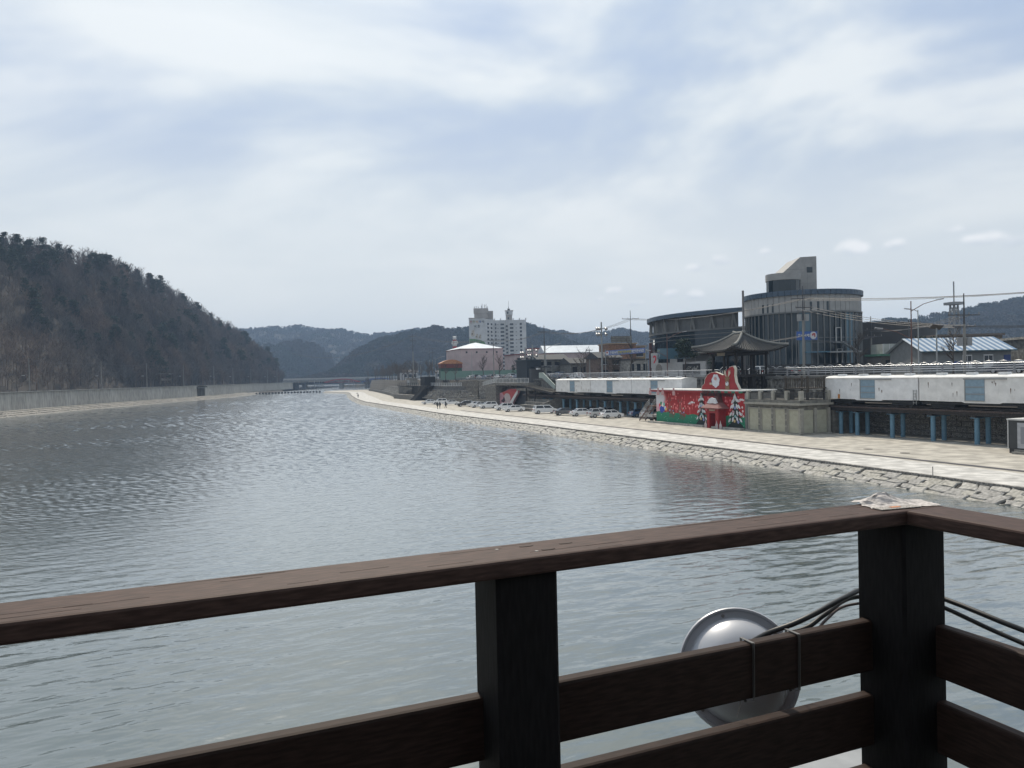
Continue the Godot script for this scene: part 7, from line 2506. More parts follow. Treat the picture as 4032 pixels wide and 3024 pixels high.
func street_lamp(label: String, at: Vector3, top: float, arms: Array, m: Material, group := "street lamps of the town street") -> void:
	# arms: [direction angle, length, height]
	var t := thing("street_lamp", label, "street lamp", at, 0.0, group)
	var h := top - at.y
	var st := mb()
	tube(st, [Vector3.ZERO, Vector3(0, 0.8, 0), Vector3(0, 0.85, 0), Vector3(0, h, 0)], [0.14, 0.13, 0.09, 0.06], 8)
	part(st, "post", m, t)
	for a in arms:
		var d := Vector3(cos(a[0]), 0, -sin(a[0]))
		var b := Vector3(0, a[2] - at.y, 0)
		st = mb()
		tube(st, [b, b + d * a[1] * 0.5 + Vector3.UP * a[1] * 0.28, b + d * a[1] + Vector3.UP * a[1] * 0.42], [0.05, 0.045, 0.04], 6)
		part(st, "arm", m, t)
		st = mb()
		var e: Vector3 = b + d * a[1] + Vector3.UP * a[1] * 0.42
		bar(st, e, e + d * 0.85 + Vector3.UP * 0.14, 0.26, 0.12)
		part(st, "lamp_head", plain("lamp head grey", 0.30, 0.30, 0.31, 0.4, ""), t)

func guardrail(label: String, s0: float, s1: float, t: float, y: float, post_gap: float, rails: Array, h: float, m: Material, pm: Material) -> void:
	var o := bthing("guardrail", label, "guardrail", (s0 + s1) * 0.5, t, y)
	var half := (s0 - s1) * 0.5
	for r in rails:
		var st := mb()
		tube(st, [Vector3(0, r[0], -half), Vector3(0, r[0], half)], [r[1]], 8)
		part(st, "rail", m, o)
	var n := int(half * 2.0 / post_gap)
	var pst := mb()
	prism(pst, [Vector2(-0.1, 0), Vector2(0.1, 0), Vector2(0.06, h), Vector2(-0.06, h)], -0.09, 0.09)
	var mesh := mesh_of(pst)
	for k in n + 1:
		inst(mesh, "post", pm, o, Vector3(0.0, 0, -half + k * post_gap))

func upper_street_things() -> void:
	var steel := plain("bright rail steel", 0.62, 0.63, 0.64, 0.28, "", 1.0, {"metal": 0.8})
	var post := plain("rail post grey", 0.22, 0.22, 0.23, 0.5, "")
	var rails := [[0.38, 0.035], [0.64, 0.035], [0.88, 0.035], [1.12, 0.05]]
	# raised kerb the rails stand on
	var st := mb()
	for q in [[-150.0, 100.0]]:
		quad(st, bk(q[0], 27.0, UPR - 0.3), bk(q[1], 27.0, UPR - 0.3), bk(q[1], 27.0, UPR + 0.12), bk(q[0], 27.0, UPR + 0.12))
		quad(st, bk(q[0], 27.0, UPR + 0.12), bk(q[1], 27.0, UPR + 0.12), bk(q[1], 28.6, UPR + 0.12), bk(q[0], 28.6, UPR + 0.12))
		quad(st, bk(q[0], 28.6, UPR + 0.12), bk(q[1], 28.6, UPR + 0.12), bk(q[1], 28.6, UPR - 0.02), bk(q[0], 28.6, UPR - 0.02))
	struct(st, "pavement", plain("pavement slab", 0.20, 0.195, 0.185, 0.9, "blotch", 0.3))
	guardrail("long steel guardrail with four rails above the grimy boxcars", -18.0, -110.0, 27.35, UPR + 0.1, 4.1, rails, 1.15, steel, post)
	guardrail("steel guardrail with four rails left of the tiled pavilion", 58.0, -6.5, 27.35, UPR + 0.1, 4.1, rails, 1.15, steel, post)
	guardrail("dark railing along the upper path left of the lift tower", 190.0, 86.0, 31.0, UPR - 0.4, 3.0, [[0.5, 0.05], [0.8, 0.05], [1.1, 0.06]], 1.15, plain("dull rail steel", 0.20, 0.20, 0.21, 0.5, ""), post)
	guardrail("bright low guardrail beyond the dark railing near the bare trees", 190.0, 60.0, 37.0, UPR, 3.0, [[0.7, 0.06], [1.0, 0.07]], 1.05, steel, post)
	# fence of little white arches on the far side of the road
	var o := bthing("arched_fence", "low fence of white metal arches along the far side of the road", "fence", -30.0, 43.0, UPR)
	var am := plain("arch white metal", 0.60, 0.60, 0.60, 0.35, "", 1.0, {"metal": 0.4})
	for k in 36:
		var z := -34.0 + k * 1.9
		st = mb()
		var pts := []
		for j in 7:
			pts.append(Vector3(0, 1.25 + 0.32 * sin(PI * j / 6.0), z + 1.9 * j / 6.0))
		tube(st, pts, [0.05], 6)
		part(st, "arch", am, o)
		st = mb()
		box(st, Vector3(0, 0.68, z), Vector3(0.09, 1.36, 0.09))
		part(st, "post", post, o)
	st = mb()
	bar(st, Vector3(0, 0.75, -34), Vector3(0, 0.75, 34.4), 0.05, 0.07)
	part(st, "rail", am, o)
	# poles: x, z, top, arms
	var W := {}
	for q in [
		["tall pole with two crossarms in front of the dark deck", -38.0, -297.5, 26.1, [[25.2, 1.6], [23.6, 1.2]]], ["utility pole with a wide crossarm in front of the pink warehouse", -5.5, -237.6, 20.4, [[20.2, 2.0], [18.9, 1.4]]],
		["tall grey pole beside the market, twin of the next", -44.7, -420.0, 25.5, [[25.0, 1.6]]], ["pole carrying two arms behind the market hall", -38.9, -380.0, 23.9, [[23.4, 1.8], [21.5, 1.5]]],
		["far pole above the market trees", -49.7, -420.0, 20.8, [[20.0, 2.2]]], ["tall pole with a high crossarm by the stair lamp", 8.3, -192.3, 21.4, [[19.8, 1.7]]],
		["tall red brown pole above the blue banner", 28.7, -184.4, 24.0, [[22.0, 2.1]]], ["short grey pole with a transformer beside the grey house", 19.4, -191.4, 15.4, [[14.9, 0.8]]],
		["utility pole with transformers in front of the round glass hall", 43.6, -114.8, 21.4, [[19.5, 1.9], [18.2, 1.2]]], ["big pole with transformers in front of the striped shed", 54.6, -92.7, 17.7, [[15.1, 2.2], [13.7, 1.6]]],
		["distant pole with double crossarms right of the glass hall", 64.5, -137.9, 18.2, [[15.8, 2.4], [14.6, 2.2]]], ["grey pole with a single arm behind the street lamp", 61.0, -118.0, 16.2, [[15.6, 2.2]]]]:
		pole(q[0], q[1], q[2], q[3], q[4])
	# plain mast and transformer drums
	st = mb()
	tube(st, [Vector3.ZERO, Vector3(0, 13.6, 0)], [0.20, 0.17], 10)
	tag(part(st, "bare_mast", plain("mast grey", 0.19, 0.18, 0.18, 0.7), self, bk(-9.5, 30.0, UPR)), "plain grey mast without arms just behind the pavilion roof", "mast")
	for q in [[43.6, -114.8, 8.2], [54.6, -92.7, 3.4]]:
		for k in 2:
			st = mb()
			tube(st, [Vector3(0, 0, 0), Vector3(0, 1.0, 0)], [0.34], 12)
			tag(part(st, "transformer", plain("transformer grey", 0.27, 0.27, 0.27, 0.5, ""), self, Vector3(q[0] - 0.55 + k * 1.1, UPR + q[2], q[1])), ["grey transformer drum hung on the pole of the glass hall", "grey transformer drum hung on the striped shed pole"][0 if q[1] < -100 else 1], "transformer", "transformer drums on poles")
	# wires
	var wm := M["dark fitting"] as Material
	var wires := [[Vector3(28.7, 22.0, -184.4), Vector3(8.3, 19.8, -192.3), 1.6], [Vector3(28.7, 22.0, -184.4), Vector3(43.6, 19.5, -114.8), 1.2], [Vector3(43.6, 19.5, -114.8), Vector3(86.0, 19.5, -52.0), 2.2], [Vector3(43.6, 18.2, -114.8), Vector3(54.6, 13.7, -92.7), 0.6], [Vector3(8.3, 19.8, -192.3), Vector3(-5.5, 20.2, -237.6), 1.0], [Vector3(-5.5, 20.2, -237.6), Vector3(-38.0, 25.2, -297.5), 1.4], [Vector3(-38.0, 25.2, -297.5), Vector3(-120.0, 24.0, -420.0), 5.0], [Vector3(54.6, 15.1, -92.7), Vector3(64.5, 15.8, -137.9), 0.8], [Vector3(54.6, 13.7, -92.7), Vector3(95.0, 15.0, -70.0), 1.0], [Vector3(-38.0, 23.6, -297.5), Vector3(-38.9, 21.5, -380.0), 1.2], [Vector3(28.7, 14.5, -184.4), Vector3(43.6, 14.0, -114.8), 1.0], [Vector3(64.5, 14.6, -137.9), Vector3(43.6, 13.4, -114.8), 0.6]]
	for k in wires.size():
		var w: Array = wires[k]
		st = mb()
		for d in [Vector3.ZERO, Vector3(0.9, 0.05, 0.4), Vector3(-0.9, -0.1, -0.4)]:
			tube(st, sag(w[0] + d, w[1] + d, w[2], 12), [0.028], 4, false)
		tag(part(st, "power_line", wm, self), "thin dark power lines sagging between the town poles", "wires", "power lines over the town")
	# lamps
	var brown := plain("lamp brown", 0.10, 0.045, 0.035, 0.6, "")
	var lg := plain("lamp post grey", 0.26, 0.27, 0.27, 0.5, "")
	street_lamp("brown double armed street lamp near the striped shed", bk(-41.3, 29.0, UPR), 16.8, [[0.0, 3.0, 15.6], [PI * 0.95, 3.2, 12.3]], brown)
	street_lamp("grey bent street lamp beside the brown double lamp", bk(-32.9, 40.0, UPR), 16.6, [[PI * 0.9, 0.8, 16.4]], lg)
	street_lamp("brown double armed street lamp before the dark curved hall", bk(11.4, 29.5, UPR), 16.0, [[0.3, 3.2, 15.0], [PI, 3.0, 11.8]], brown)
	street_lamp("grey lamp at the corner of the dark curved hall", bk(43.9, 46.0, UPR), 15.6, [[0.3, 1.6, 14.9]], lg)
	street_lamp("tall lamp with a long arm by the outside stair", bk(68.5, 31.0, UPR), 16.6, [[0.4, 3.4, 15.4]], lg)
	street_lamp("thin lamp in front of the pink warehouse", bk(126.3, 31.0, UPR), 17.0, [[PI, 3.0, 12.6], [0.3, 3.2, 15.6]], lg)
	street_lamp("thin lamp beside the market hall", bk(168.7, 31.0, UPR), 16.6, [[0.3, 2.8, 15.6]], lg)
	street_lamp("short lamp beside the tall deck pole", bk(216.0, 37.0, UPR), 16.4, [[PI, 1.8, 15.4], [0.0, 0.8, 15.6]], lg)
	# floodlight masts
	for q in [["tall floodlight mast with four drum lamps over the boxcars", bk(48.2, 36.0, UPR), 20.9], ["low floodlight post with white lamps above the lift tower", bk(81.8, 31.0, UPR), 16.6], ["second low floodlight post next to the lift tower", bk(76.8, 31.0, UPR), 17.0]]:
		var t := thing("floodlight_mast", q[0], "mast", q[1], 0.35, "floodlight masts of the town")
		var h: float = q[2] - UPR
		st = mb()
		tube(st, [Vector3.ZERO, Vector3(0, h, 0)], [0.24, 0.17], 8)
		part(st, "shaft", lg, t)
		for r in 2:
			st = mb()
			bar(st, Vector3(-1.5, h - 1.5 - r * 1.3, 0), Vector3(1.5, h - 1.5 - r * 1.3, 0), 0.1, 0.1)
			part(st, "bracket", wm, t)
			for x in [-1.4, -0.8, 0.9]:
				st = mb()
				tube(st, [Vector3(x, h - 1.3 - r * 1.3, 0.1), Vector3(x, h - 1.7 - r * 1.3, 0.7)], [0.22, 0.36], 10)
				part(st, "lamp", plain("flood lamp grey", 0.34, 0.34, 0.35, 0.4, ""), t)
	# solar lamp
	var sl_ := thing("solar_lamp", "grey post with a tilted solar panel in front of the striped shed", "street lamp", bk(-41.4, 33.0, UPR))
	st = mb()
	tube(st, [Vector3.ZERO, Vector3(0, 5.6, 0)], [0.1, 0.08], 8)
	part(st, "post", lg, sl_)
	st = mb()
	box(st, Vector3(0, 5.75, 0), Vector3(1.3, 0.06, 0.9), Basis(Vector3(1, 0, 0.4).normalized(), -0.5))
	part(st, "solar_panel", plain("solar panel", 0.10, 0.085, 0.075, 0.3, ""), sl_)
	# long banner between poles
	var bn := thing("banner", "long blue banner with pale lettering strung above the street", "banner", bk(41.4, 38.0, 13.25), BA)
	sl("cloth", plain("banner pale blue", 0.16, 0.22, 0.46, 0.8, "soft", 0.3), bn, Vector3(-0.03, 0, -8.8), Vector3(0.03, 1.1, 8.8))
	var disc_ := []
	for k in 18:
		disc_.append(Vector2(-7.8, 0.55) + Vector2.from_angle(TAU * k / 18.0) * Vector2(0.85, 0.5))
	fpart(disc_, 0.03, 0.05, "roundel", M["banner white"], bn)
	fpart(rect(-8.2, 0.5, -7.5, 0.85), 0.05, 0.06, "emblem", M["banner red"], bn)
	var keys := ["san", "cheon", "eo", "chuk", "je", "nak", "won"]
	for k in 20:
		hangul([keys[(k * 3) % 7]], [plain("banner yellow", 0.55, 0.50, 0.18, 0.8) if k > 4 and k < 13 else M["banner white"]], 0.62, 0.7, Vector3(0, 0.22, -6.4 + k * 0.74), front().basis, bn, 0.17)
	for z in [-8.8, 8.8]:
		sl("banner_pole", lg, bn, Vector3(-0.06, -5.25, z - 0.06), Vector3(0.06, 1.4, z + 0.06))
	# street trees
	var bark: Material = M["grey bark"]
	var twig := plain("street twig", 0.085, 0.07, 0.06, 0.9, "", 1.0)
	var pairs := []
	for k in 3:
		pairs.append(tree_bare(300 + k, 8.0, 16, 14, 1.5, 1.25))
	var fs := [null, null, null]
	var spots := [[Vector3(-9.5, UPR, -255), 1.05, "bare street tree left of two in front of the pink warehouse"], [Vector3(-4.0, UPR, -250), 1.0, "bare spreading street tree in front of the pink warehouse wall"], [Vector3(2.0, UPR, -247), 0.85, "bare street tree beside the dark cypress"], [Vector3(-22.5, UPR, -262), 0.75, "small bare tree in front of the market hall"], [Vector3(-19.0, UPR, -258), 0.75, "small bare tree before the green net"], [Vector3(-30.0, UPR, -280), 0.8, "bare crooked tree by the market lamp"], [Vector3(-27.0, UPR, -276), 0.8, "bare leaning tree by the upper path"], [bk(62, 38, UPR), 0.95, "bare tree between the grey houses and the guardrail"], [bk(56, 42, UPR), 0.8, "bare tree with an orange awning behind it"], [bk(42, 40, UPR), 1.05, "bare tree below the long blue banner"], [bk(50, 40, UPR), 0.75, "bare pruned tree beside the floodlight mast"], [bk(38, 48, UPR), 0.8, "bare shrubby tree by the curved hall corner"], [bk(-13, 50, UPR), 0.9, "bare tree right of the round glass hall"], [bk(-40, 37.5, UPR), 0.72, "bare branching tree in front of the striped shed"], [bk(8, 42, UPR), 0.7, "bare tree behind the pavilion roof"]]
	for k in spots.size():
		var w := k % 3
		if fs[w] == null:
			fs[w] = tree_thing("street_tree", spots[k][2], pairs[w], spots[k][0], bark, twig, "bare street trees of the town")
			fs[w].scale = Vector3.ONE * spots[k][1]
		else:
			copy(fs[w], spots[k][0], rr(0, TAU), spots[k][2], spots[k][1])
	# the brown belt of bare trees on the far bank
	var lb := "leafless brown tree in the belt beside the far bridge"
	for k in 46:
		var u := k / 45.0
		var p := Vector3(-118, 6.5, -640).lerp(Vector3(-42, UPR, -345), u) + Vector3(rr(-5, 9), 0, rr(-8, 8))
		copy(fs[k % 3], Vector3(p.x, 1.0 if u < 0.12 else UPR, p.z), rr(0, TAU), lb, rr(0.95, 1.35)).set_meta("group", "belt of leafless trees on the far bank")
	# evergreens in the street
	var needle: Material = M["pine needles"]
	var sp := [[bk(14.5, 35.5, UPR), 7.2, 90, 3.0, 0.5, "spreading garden pine behind the white shop wall"], [Vector3(0.5, UPR, -252), 4.6, 34, 1.2, 0.05, "small dark conical evergreen by the bare street trees"], [Vector3(4.5, UPR, -254), 4.0, 30, 1.1, 0.05, "dark little evergreen nearer the lift tower"], [Vector3(67.0, UPR, -146), 6.0, 46, 2.4, 0.2, "dark evergreen at the right edge of the glass hall"], [Vector3(70.5, UPR, -128), 6.2, 50, 2.6, 0.3, "dark pine behind the solar lamp"], [Vector3(66.0, UPR, -124), 5.8, 50, 2.6, 0.3, "dark pine over the small red roof"], [bk(9.0, 37.2, UPR), 3.2, 26, 1.6, 0.1, "low clipped evergreen beside the black sign"]]
	for q in sp:
		tree_thing("evergreen", q[5], tree_pine(int(q[1] * 100), q[1], q[2], q[3], q[4]), q[0], M["pine bark"], needle, "evergreens of the town street")
	# vehicles on the road
	var white: Material = M["car white"]
	car("van", white, bk(8.2, 40.5, UPR), BA + PI / 2, "white van on the road seen through the pavilion posts", "vehicles on the town road")
	car("suv", white, bk(-5.0, 36.0, UPR), BA + PI / 2, "white off-roader on the road seen through the pavilion", "vehicles on the town road")
	car("sedan", M["car graphite"], bk(-15.2, 33.0, UPR), BA + PI / 2, "dark saloon on the road at the pavilion end of the guardrail", "vehicles on the town road")
	car("sedan", plain("car navy", 0.02, 0.025, 0.05, 0.2, "", 1.0, {"coat": 1.0}), bk(-50.6, 33.0, UPR), BA + PI / 2, "dark blue saloon on the road in front of the striped shed", "vehicles on the town road")
	var cols := [["white", "car white"], ["blue", "car blue"], ["black", "car black"], ["graphite", "car graphite"], ["silver", "car silver"]]
	for k in 16:
		var c: Array = cols[(k * 3) % 5]
		car(["sedan", "hatch", "suv"][k % 3], M[c[1]], bk(58.0 + k * 5.4 + rr(-0.5, 0.5), 34.5, UPR), BA + PI / 2, "%s %s in the line of cars on the upper road behind the bright rail" % [c[0], ["saloon", "hatchback", "off-roader"][k % 3]], "line of cars on the upper road")

# ---------------------------------------------------------------- wooden deck in the foreground
func board(st: SurfaceTool, l: float, h: float, w: float, r := 0.006) -> void:   # along local x, height y, thickness z, rounded edges
	var poly := []
	for c in [[-1, -1], [1, -1], [1, 1], [-1, 1]]:
		var cx: float = c[0] * (w * 0.5 - r)
		var cy: float = c[1] * (h * 0.5 - r)
		var a0 := atan2(c[1], c[0]) - PI / 4
		for k in 3:
			var a := a0 + k * PI / 4
			poly.append(Vector2(cx + cos(a) * r, cy + sin(a) * r))
	prism(st, poly, -l * 0.5, l * 0.5, Transform3D(Basis(Vector3(0, 0, 1), Vector3.UP, Vector3(-1, 0, 0)), Vector3.ZERO))

func deck() -> void:
	var top := 8.622
	var fc := Vector2(1.029, -2.018)                     # inner corner of the top rails
	var dir := Vector2(-0.9205, 0.3908).normalized()     # along the river side, away from the corner
	var out := Vector2(-0.3908, -0.9205).normalized()    # towards the river
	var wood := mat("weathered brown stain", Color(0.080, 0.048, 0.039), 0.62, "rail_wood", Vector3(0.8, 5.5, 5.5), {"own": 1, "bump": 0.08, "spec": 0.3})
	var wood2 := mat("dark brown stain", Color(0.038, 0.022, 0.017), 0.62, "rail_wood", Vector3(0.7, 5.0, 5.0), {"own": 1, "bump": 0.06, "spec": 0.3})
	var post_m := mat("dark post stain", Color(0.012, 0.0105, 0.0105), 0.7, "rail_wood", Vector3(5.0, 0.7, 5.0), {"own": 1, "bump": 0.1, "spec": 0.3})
	var V := func(p: Vector2, y: float) -> Vector3: return Vector3(p.x, y, p.y)
	var turn := atan2(-dir.y, dir.x)
	var turn2 := atan2(out.y, -out.x)
	var org: Vector3 = V.call(fc, 7.5)
	var root := thing("wooden_railing", "dark brown timber railing with wide top rail round the deck corner", "railing", org)
	var place := func(o: Node3D, p: Vector2, y: float, yaw: float) -> void:
		o.position = V.call(p, y) - org
		o.rotation.y = yaw
	# top rails 38 x 140 mm laid flat, one butting against the other
	var st := mb()
	board(st, 4.6, 0.038, 0.141)
	var o := part(st, "top_rail", wood, root)
	place.call(o, fc + out * 0.0705 + dir * (2.3 - 0.141), top - 0.019, turn)
	st = mb()
	board(st, 2.6, 0.038, 0.141)
	o = part(st, "top_rail", wood, root)
	place.call(o, fc - dir * 0.0705 - out * 1.3015, top - 0.0185, turn2)
	# posts: along dir, towards out, half width
	for q in [[-0.074, 0.085, 0.079], [1.085, 0.085, 0.0705], [2.9, 0.085, 0.0705], [-0.0705, -1.25, 0.0705], [-0.0705, -2.45, 0.0705]]:
		st = mb()
		var h: float = q[2]
		var b := h - 0.008
		prism(st, [Vector2(-b, -h), Vector2(b, -h), Vector2(h, -b), Vector2(h, b), Vector2(b, h), Vector2(-b, h), Vector2(-h, b), Vector2(-h, -b)], -1.45, top - 0.0395 - 7.5, Transform3D(Basis(Vector3.RIGHT, Vector3(0, 0, -1), Vector3.UP), Vector3.ZERO))
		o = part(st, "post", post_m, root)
		place.call(o, fc + dir * q[0] + out * q[1], 7.5, turn)
	# planks on edge
	for k in 3:
		var y: float = top - 0.321 - k * 0.206
		st = mb()
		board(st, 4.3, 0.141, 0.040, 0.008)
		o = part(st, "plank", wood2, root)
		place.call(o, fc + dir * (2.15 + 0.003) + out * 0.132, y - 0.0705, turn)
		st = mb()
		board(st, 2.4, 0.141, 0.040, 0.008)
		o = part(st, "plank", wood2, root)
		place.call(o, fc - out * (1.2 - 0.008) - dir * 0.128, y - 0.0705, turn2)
	# knots and splits on the rail top
	for q in [[1.02, 0.05, 0.03], [1.05, 0.10, 0.025], [0.96, 0.085, 0.035]]:
		st = mb()
		tube(st, [Vector3.ZERO, Vector3(0, 0.0012, 0)], [0.007], 10)
		o = part(st, "knot", plain("knot brown", 0.035, 0.02, 0.016, 0.8, ""), root)
		place.call(o, fc + dir * q[0] + out * q[1], top - 0.0002, turn)
		o.scale = Vector3(2.4, 1, 0.8)
	# drying splits along the rail, and screw heads over the posts
	for k in 26:
		var l := rr(0.05, 0.32)
		var a := rr(-0.05, 2.6)
		var c := rr(0.012, 0.13)
		st = mb()
		prism(st, [Vector2(-l * 0.5, 0), Vector2(-l * 0.1, -0.0007), Vector2(l * 0.5, 0.0002), Vector2(l * 0.15, 0.0009)], 0.0, 0.0004, Transform3D(Basis(Vector3.RIGHT, Vector3(0, 0, -1), Vector3.UP), Vector3.ZERO))
		o = part(st, "split", M["knot brown"], root)
		place.call(o, fc + dir * a + out * c, top, turn + rr(-0.012, 0.012))
	for q in [[1.05, 0.045], [1.12, 0.10], [2.86, 0.045], [2.94, 0.10]]:
		st = mb()
		lathe(st, [Vector2(0.0045, 0), Vector2(0.004, 0.0012), Vector2(0, 0.0015)], 10)
		o = part(st, "screw_head", plain("screw steel", 0.2, 0.19, 0.18, 0.5, "", 1.0, {"metal": 0.6}), root)
		place.call(o, fc + dir * q[0] + out * q[1], top, turn)
	# deck floor and an unseen cabin put in behind it to shade the railing
	var fl := thing("timber_deck", "dark timber deck floor inside the railing", "deck", V.call(fc - out * 1.85 + dir * 2.1, 7.3), turn)
	for k in 26:
		st = mb()
		board(st, 4.2, 0.03, 0.135)
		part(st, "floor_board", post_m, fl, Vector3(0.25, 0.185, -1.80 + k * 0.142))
	for x in [-1.6, 0.0, 1.8]:
		sl("joist", post_m, fl, Vector3(x - 0.06, 0.0, -1.8), Vector3(x + 0.06, 0.165, 1.85))
	for x in [-1.6, 1.8]:
		for z in [-1.6, 1.6]:
			st = mb()
			tube(st, [Vector3(x, 0, z), Vector3(x, -8.6, z)], [0.16], 12)
			part(st, "stilt", plain("galvanised stilt", 0.3, 0.3, 0.3, 0.5, "grain", 1.0, {"metal": 0.6}), fl)
	var cab := thing("unseen_shade_cabin", "unseen dark timber cabin wall and canopy shading the railing from behind the viewpoint", "cabin", V.call(fc - out * 3.75 + dir * 2.1, 7.3), turn)
	sl("wall", post_m, cab, Vector3(-2.6, 0, 0.0), Vector3(2.6, 3.3, 0.2))
	sl("side_wall", post_m, cab, Vector3(2.4, 0, -3.4), Vector3(2.6, 3.3, 0.0))
	sl("canopy", post_m, cab, Vector3(-2.6, 3.3, -3.9), Vector3(2.6, 3.46, 0.4))
	for x in [-2.0, 2.45]:
		for z in [-8.6]:
			sl("stilt", M["galvanised stilt"], cab, Vector3(x - 0.1, z, 0.0), Vector3(x + 0.1, 0, 0.2))
	deck_fittings(fc, dir, out, top, wood2)

func deck_fittings(fc: Vector2, dir: Vector2, out: Vector2, top: float, wood2: Material) -> void:
	var st := mb()
	# floodlight with a spun reflector, turned towards the river
	var lp := Vector3(0.655, 8.112, -2.27)
	var lamp := thing("floodlight", "round grey aluminium floodlight reflector hung outside the railing", "floodlight", lp)
	var alu := mat("spun aluminium", Color(0.40, 0.41, 0.44), 0.42, "", Vector3.ONE, {"metal": 0.35})
	alu.roughness_texture = tex("blotch")
	alu.uv1_triplanar = true
	alu.uv1_scale = Vector3.ONE * 4.0
	alu.roughness = 0.55
	var yv := Vector3(-0.02, 0.34, 1.0).normalized()
	var xv := Vector3.UP.cross(yv).normalized()
	var bs := Basis(xv, yv, xv.cross(yv))
	lathe(st, [Vector2(0.170, -0.012), Vector2(0.178, -0.008), Vector2(0.180, 0.0), Vector2(0.177, 0.005), Vector2(0.172, 0.004), Vector2(0.168, -0.002), Vector2(0.150, -0.004), Vector2(0.148, 0.007)], 56, Transform3D(bs, Vector3.ZERO))
	part(st, "rim", alu, lamp)
	st = mb()
	sg += 1
	lathe(st, [Vector2(0.148, 0.007), Vector2(0.140, 0.022), Vector2(0.122, 0.045), Vector2(0.095, 0.064), Vector2(0.06, 0.077), Vector2(0.03, 0.082), Vector2(0.0, 0.083)], 56, Transform3D(bs, Vector3.ZERO), true, true)
	part(st, "reflector", alu, lamp)
	st = mb()
	lathe(st, [Vector2(0.0, -0.010), Vector2(0.171, -0.010)], 32, Transform3D(bs, Vector3.ZERO))
	part(st, "lens", plain("dull lens", 0.25, 0.26, 0.27, 0.2, ""), lamp)
	st = mb()
	bar(st, bs * Vector3(0.0, 0.07, 0.0), Vector3(0.05, 0.10, 0.17), 0.03, 0.012)
	bar(st, Vector3(0.05, 0.10, 0.165), Vector3(0.05, 0.05, 0.185), 0.03, 0.012)
	part(st, "bracket", plain("bracket steel", 0.2, 0.2, 0.21, 0.5, ""), lamp)
	for k in 6:
		var a := TAU * (k + 0.3) / 6.0
		st = mb()
		lathe(st, [Vector2(0.0055, 0.0), Vector2(0.005, 0.003), Vector2(0.0, 0.0038)], 8, Transform3D(bs, bs * Vector3(cos(a) * 0.159, -0.0032, sin(a) * 0.159)))
		part(st, "rim_screw", plain("screw steel", 0.2, 0.19, 0.18, 0.5, "", 1.0, {"metal": 0.6}), lamp)
	# second lamp housing lower down
	var hs := thing("lamp_housing", "pale grey flat lamp housing below the corner of the railing", "floodlight", Vector3(1.12, 7.40, -2.62), 0.32)
	sl("housing", plain("pale housing", 0.30, 0.31, 0.32, 0.45, "soft", 2.0), hs, Vector3(-0.20, 0.0, -0.16), Vector3(0.20, 0.19, 0.16))
	sl("edge_strip", M["dark fitting"], hs, Vector3(-0.205, 0.15, 0.158), Vector3(0.205, 0.175, 0.166))
	sl("arm", M["bracket steel"], hs, Vector3(-0.03, -0.3, 0.0), Vector3(0.03, 0.0, 0.4))
	# cables over the middle plank and round the corner post
	var rub := plain("black cable rubber", 0.016, 0.017, 0.019, 0.45, "")
	var cab := [
		[[Vector3(0.62, 8.19, -2.20), Vector3(0.69, 8.262, -2.14), Vector3(0.76, 8.296, -2.12), Vector3(0.83, 8.322, -2.13), Vector3(0.93, 8.338, -2.20), Vector3(1.05, 8.344, -2.28), Vector3(1.20, 8.336, -2.24), Vector3(1.30, 8.31, -2.06), Vector3(1.40, 8.27, -1.95), Vector3(1.60, 8.16, -1.60)], 0.0075, "thick black cable arching over the plank from lamp to corner post"],
		[[Vector3(0.64, 8.20, -2.19), Vector3(0.72, 8.258, -2.13), Vector3(0.80, 8.286, -2.12), Vector3(0.87, 8.310, -2.16), Vector3(1.00, 8.322, -2.27), Vector3(1.18, 8.318, -2.25), Vector3(1.29, 8.28, -2.08), Vector3(1.38, 8.24, -1.95), Vector3(1.55, 8.13, -1.62)], 0.0065, "second black cable running under the thick one"],
		[[Vector3(0.78, 8.235, -2.12), Vector3(0.82, 8.285, -2.10), Vector3(0.86, 8.305, -2.13), Vector3(0.95, 8.312, -2.22), Vector3(1.10, 8.312, -2.27)], 0.004, "thin brown cable looping up to the corner post"]]
	for k in 3:
		var c := Curve3D.new()
		var P: Array = cab[k][0]
		for i in P.size():
			var tg: Vector3 = (P[mini(i + 1, P.size() - 1)] - P[maxi(i - 1, 0)]) / 6.0
			c.add_point(P[i], -tg, tg)
		st = mb()
		tube(st, Array(c.tessellate(4, 3.0)), [cab[k][1]], 8)
		tag(part(st, "cable", rub if k < 2 else plain("brown cable", 0.08, 0.06, 0.055, 0.5, ""), self), cab[k][2], "cable")
	# hose clamps round the middle plank
	var band := plain("clamp steel", 0.16, 0.15, 0.14, 0.4, "", 1.0, {"metal": 0.6})
	var y0 := top - 0.321
	for q in [[0.42, "steel hose clamp round the plank nearer the floodlight"], [0.27, "steel hose clamp round the plank nearer the corner post"]]:
		var p: Vector2 = fc + dir * q[0] + out * 0.132
		var t := thing("hose_clamp", q[1], "clamp", Vector3(p.x, y0 - 0.069, p.y), atan2(-dir.y, dir.x), "hose clamps on the middle plank")
		st = mb()
		var ring := [Vector3(0, 0.073, 0.024), Vector3(0, 0.073, -0.024), Vector3(0.002, -0.073, -0.024), Vector3(0.008, -0.085, 0.0), Vector3(0.005, -0.06, 0.026), Vector3(0, 0.0, 0.024)]
		for i in 6:
			bar(st, ring[i], ring[(i + 1) % 6], 0.008, 0.0014)
		part(st, "band", band, t)
		st = mb()
		box(st, Vector3(0, 0.018, 0.029), Vector3(0.016, 0.024, 0.010))
		part(st, "screw_housing", band, t)
		st = mb()
		tube(st, [Vector3(0.004, -0.07, 0.026), Vector3(0.01, -0.10, 0.02), Vector3(0.03, -0.125, 0.01)], [0.003, 0.002, 0.001], 4)
		part(st, "tail", band, t)
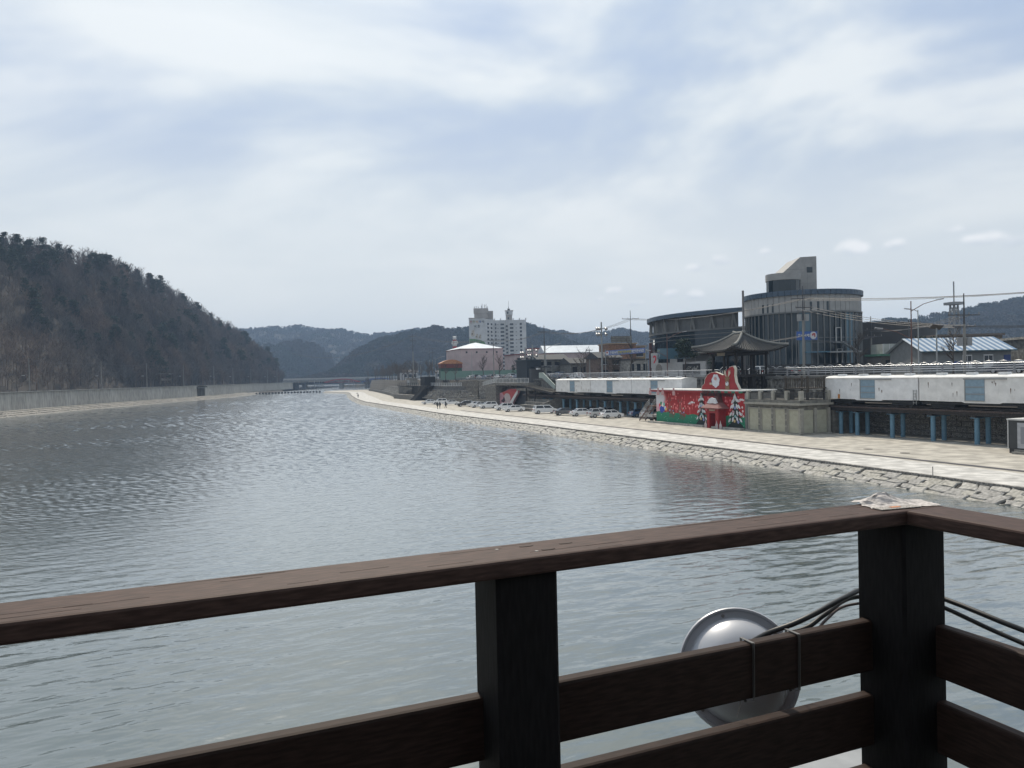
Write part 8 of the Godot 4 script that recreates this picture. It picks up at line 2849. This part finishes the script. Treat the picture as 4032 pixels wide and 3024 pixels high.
	var wr := thing("wire_tail", "loose thin black wire end hanging under the plank by the clamp", "wire", Vector3(0.66, 8.19, -2.12))
	st = mb()
	tube(st, [Vector3(0, 0.0, 0), Vector3(0.03, -0.035, 0.0), Vector3(0.07, -0.045, 0.0), Vector3(0.10, -0.02, 0.0), Vector3(0.09, 0.03, 0)], [0.002], 5)
	tube(st, [Vector3(0.02, 0.01, 0), Vector3(0.06, -0.04, 0.0), Vector3(0.12, -0.03, 0.0), Vector3(0.135, 0.0, 0.0)], [0.002], 5)
	part(st, "strands", rub, wr)
	# crumpled paper on the corner
	var pp := fc + out * 0.085 - dir * 0.03
	var pa := thing("paper_scrap", "crumpled stained white paper stuck on the railing corner", "paper", Vector3(pp.x, top + 0.0005, pp.y), 0.1)
	var nz := FastNoiseLite.new()
	nz.frequency = 24.0
	nz.fractal_octaves = 3
	st = mb()
	var G := 16
	var g := []
	for i in G + 1:
		for j in G + 1:
			var x := lerpf(-0.075, 0.13, float(i) / G)
			var z := lerpf(-0.06, 0.045, float(j) / G)
			var pk := clampf(1.0 - Vector2((x - 0.0) / 0.11, (z + 0.03) / 0.05).length(), 0.0, 1.0)
			var h := 0.001 + 0.030 * pk * pk + absf(nz.get_noise_2d(x, z)) * 0.018 * (0.15 + pk)
			g.append(Vector3(x + nz.get_noise_2d(z, x) * 0.012, h, z + nz.get_noise_2d(x + 5.0, z) * 0.012))
	for i in G:
		for j in G:
			var k := i * (G + 1) + j
			quad(st, g[k], g[k + 1], g[k + G + 2], g[k + G + 1])
	part(st, "sheet", plain("stained paper", 0.66, 0.61, 0.58, 0.8, "blotch", 9.0, {"back": Color(0.2, 0.2, 0.2)}), pa)
	st = mb()
	box(st, Vector3(-0.005, 0.002, 0.05), Vector3(0.13, 0.002, 0.035), Basis(Vector3.UP, 0.2))
	part(st, "card_edge", plain("card white", 0.50, 0.46, 0.42, 0.7, "dirt", 14.0), pa)
	st = mb()
	box(st, Vector3(-0.01, 0.0036, 0.05), Vector3(0.03, 0.001, 0.012), Basis(Vector3.UP, 0.2))
	part(st, "orange_print", plain("orange print", 0.45, 0.16, 0.06, 0.7, ""), pa)
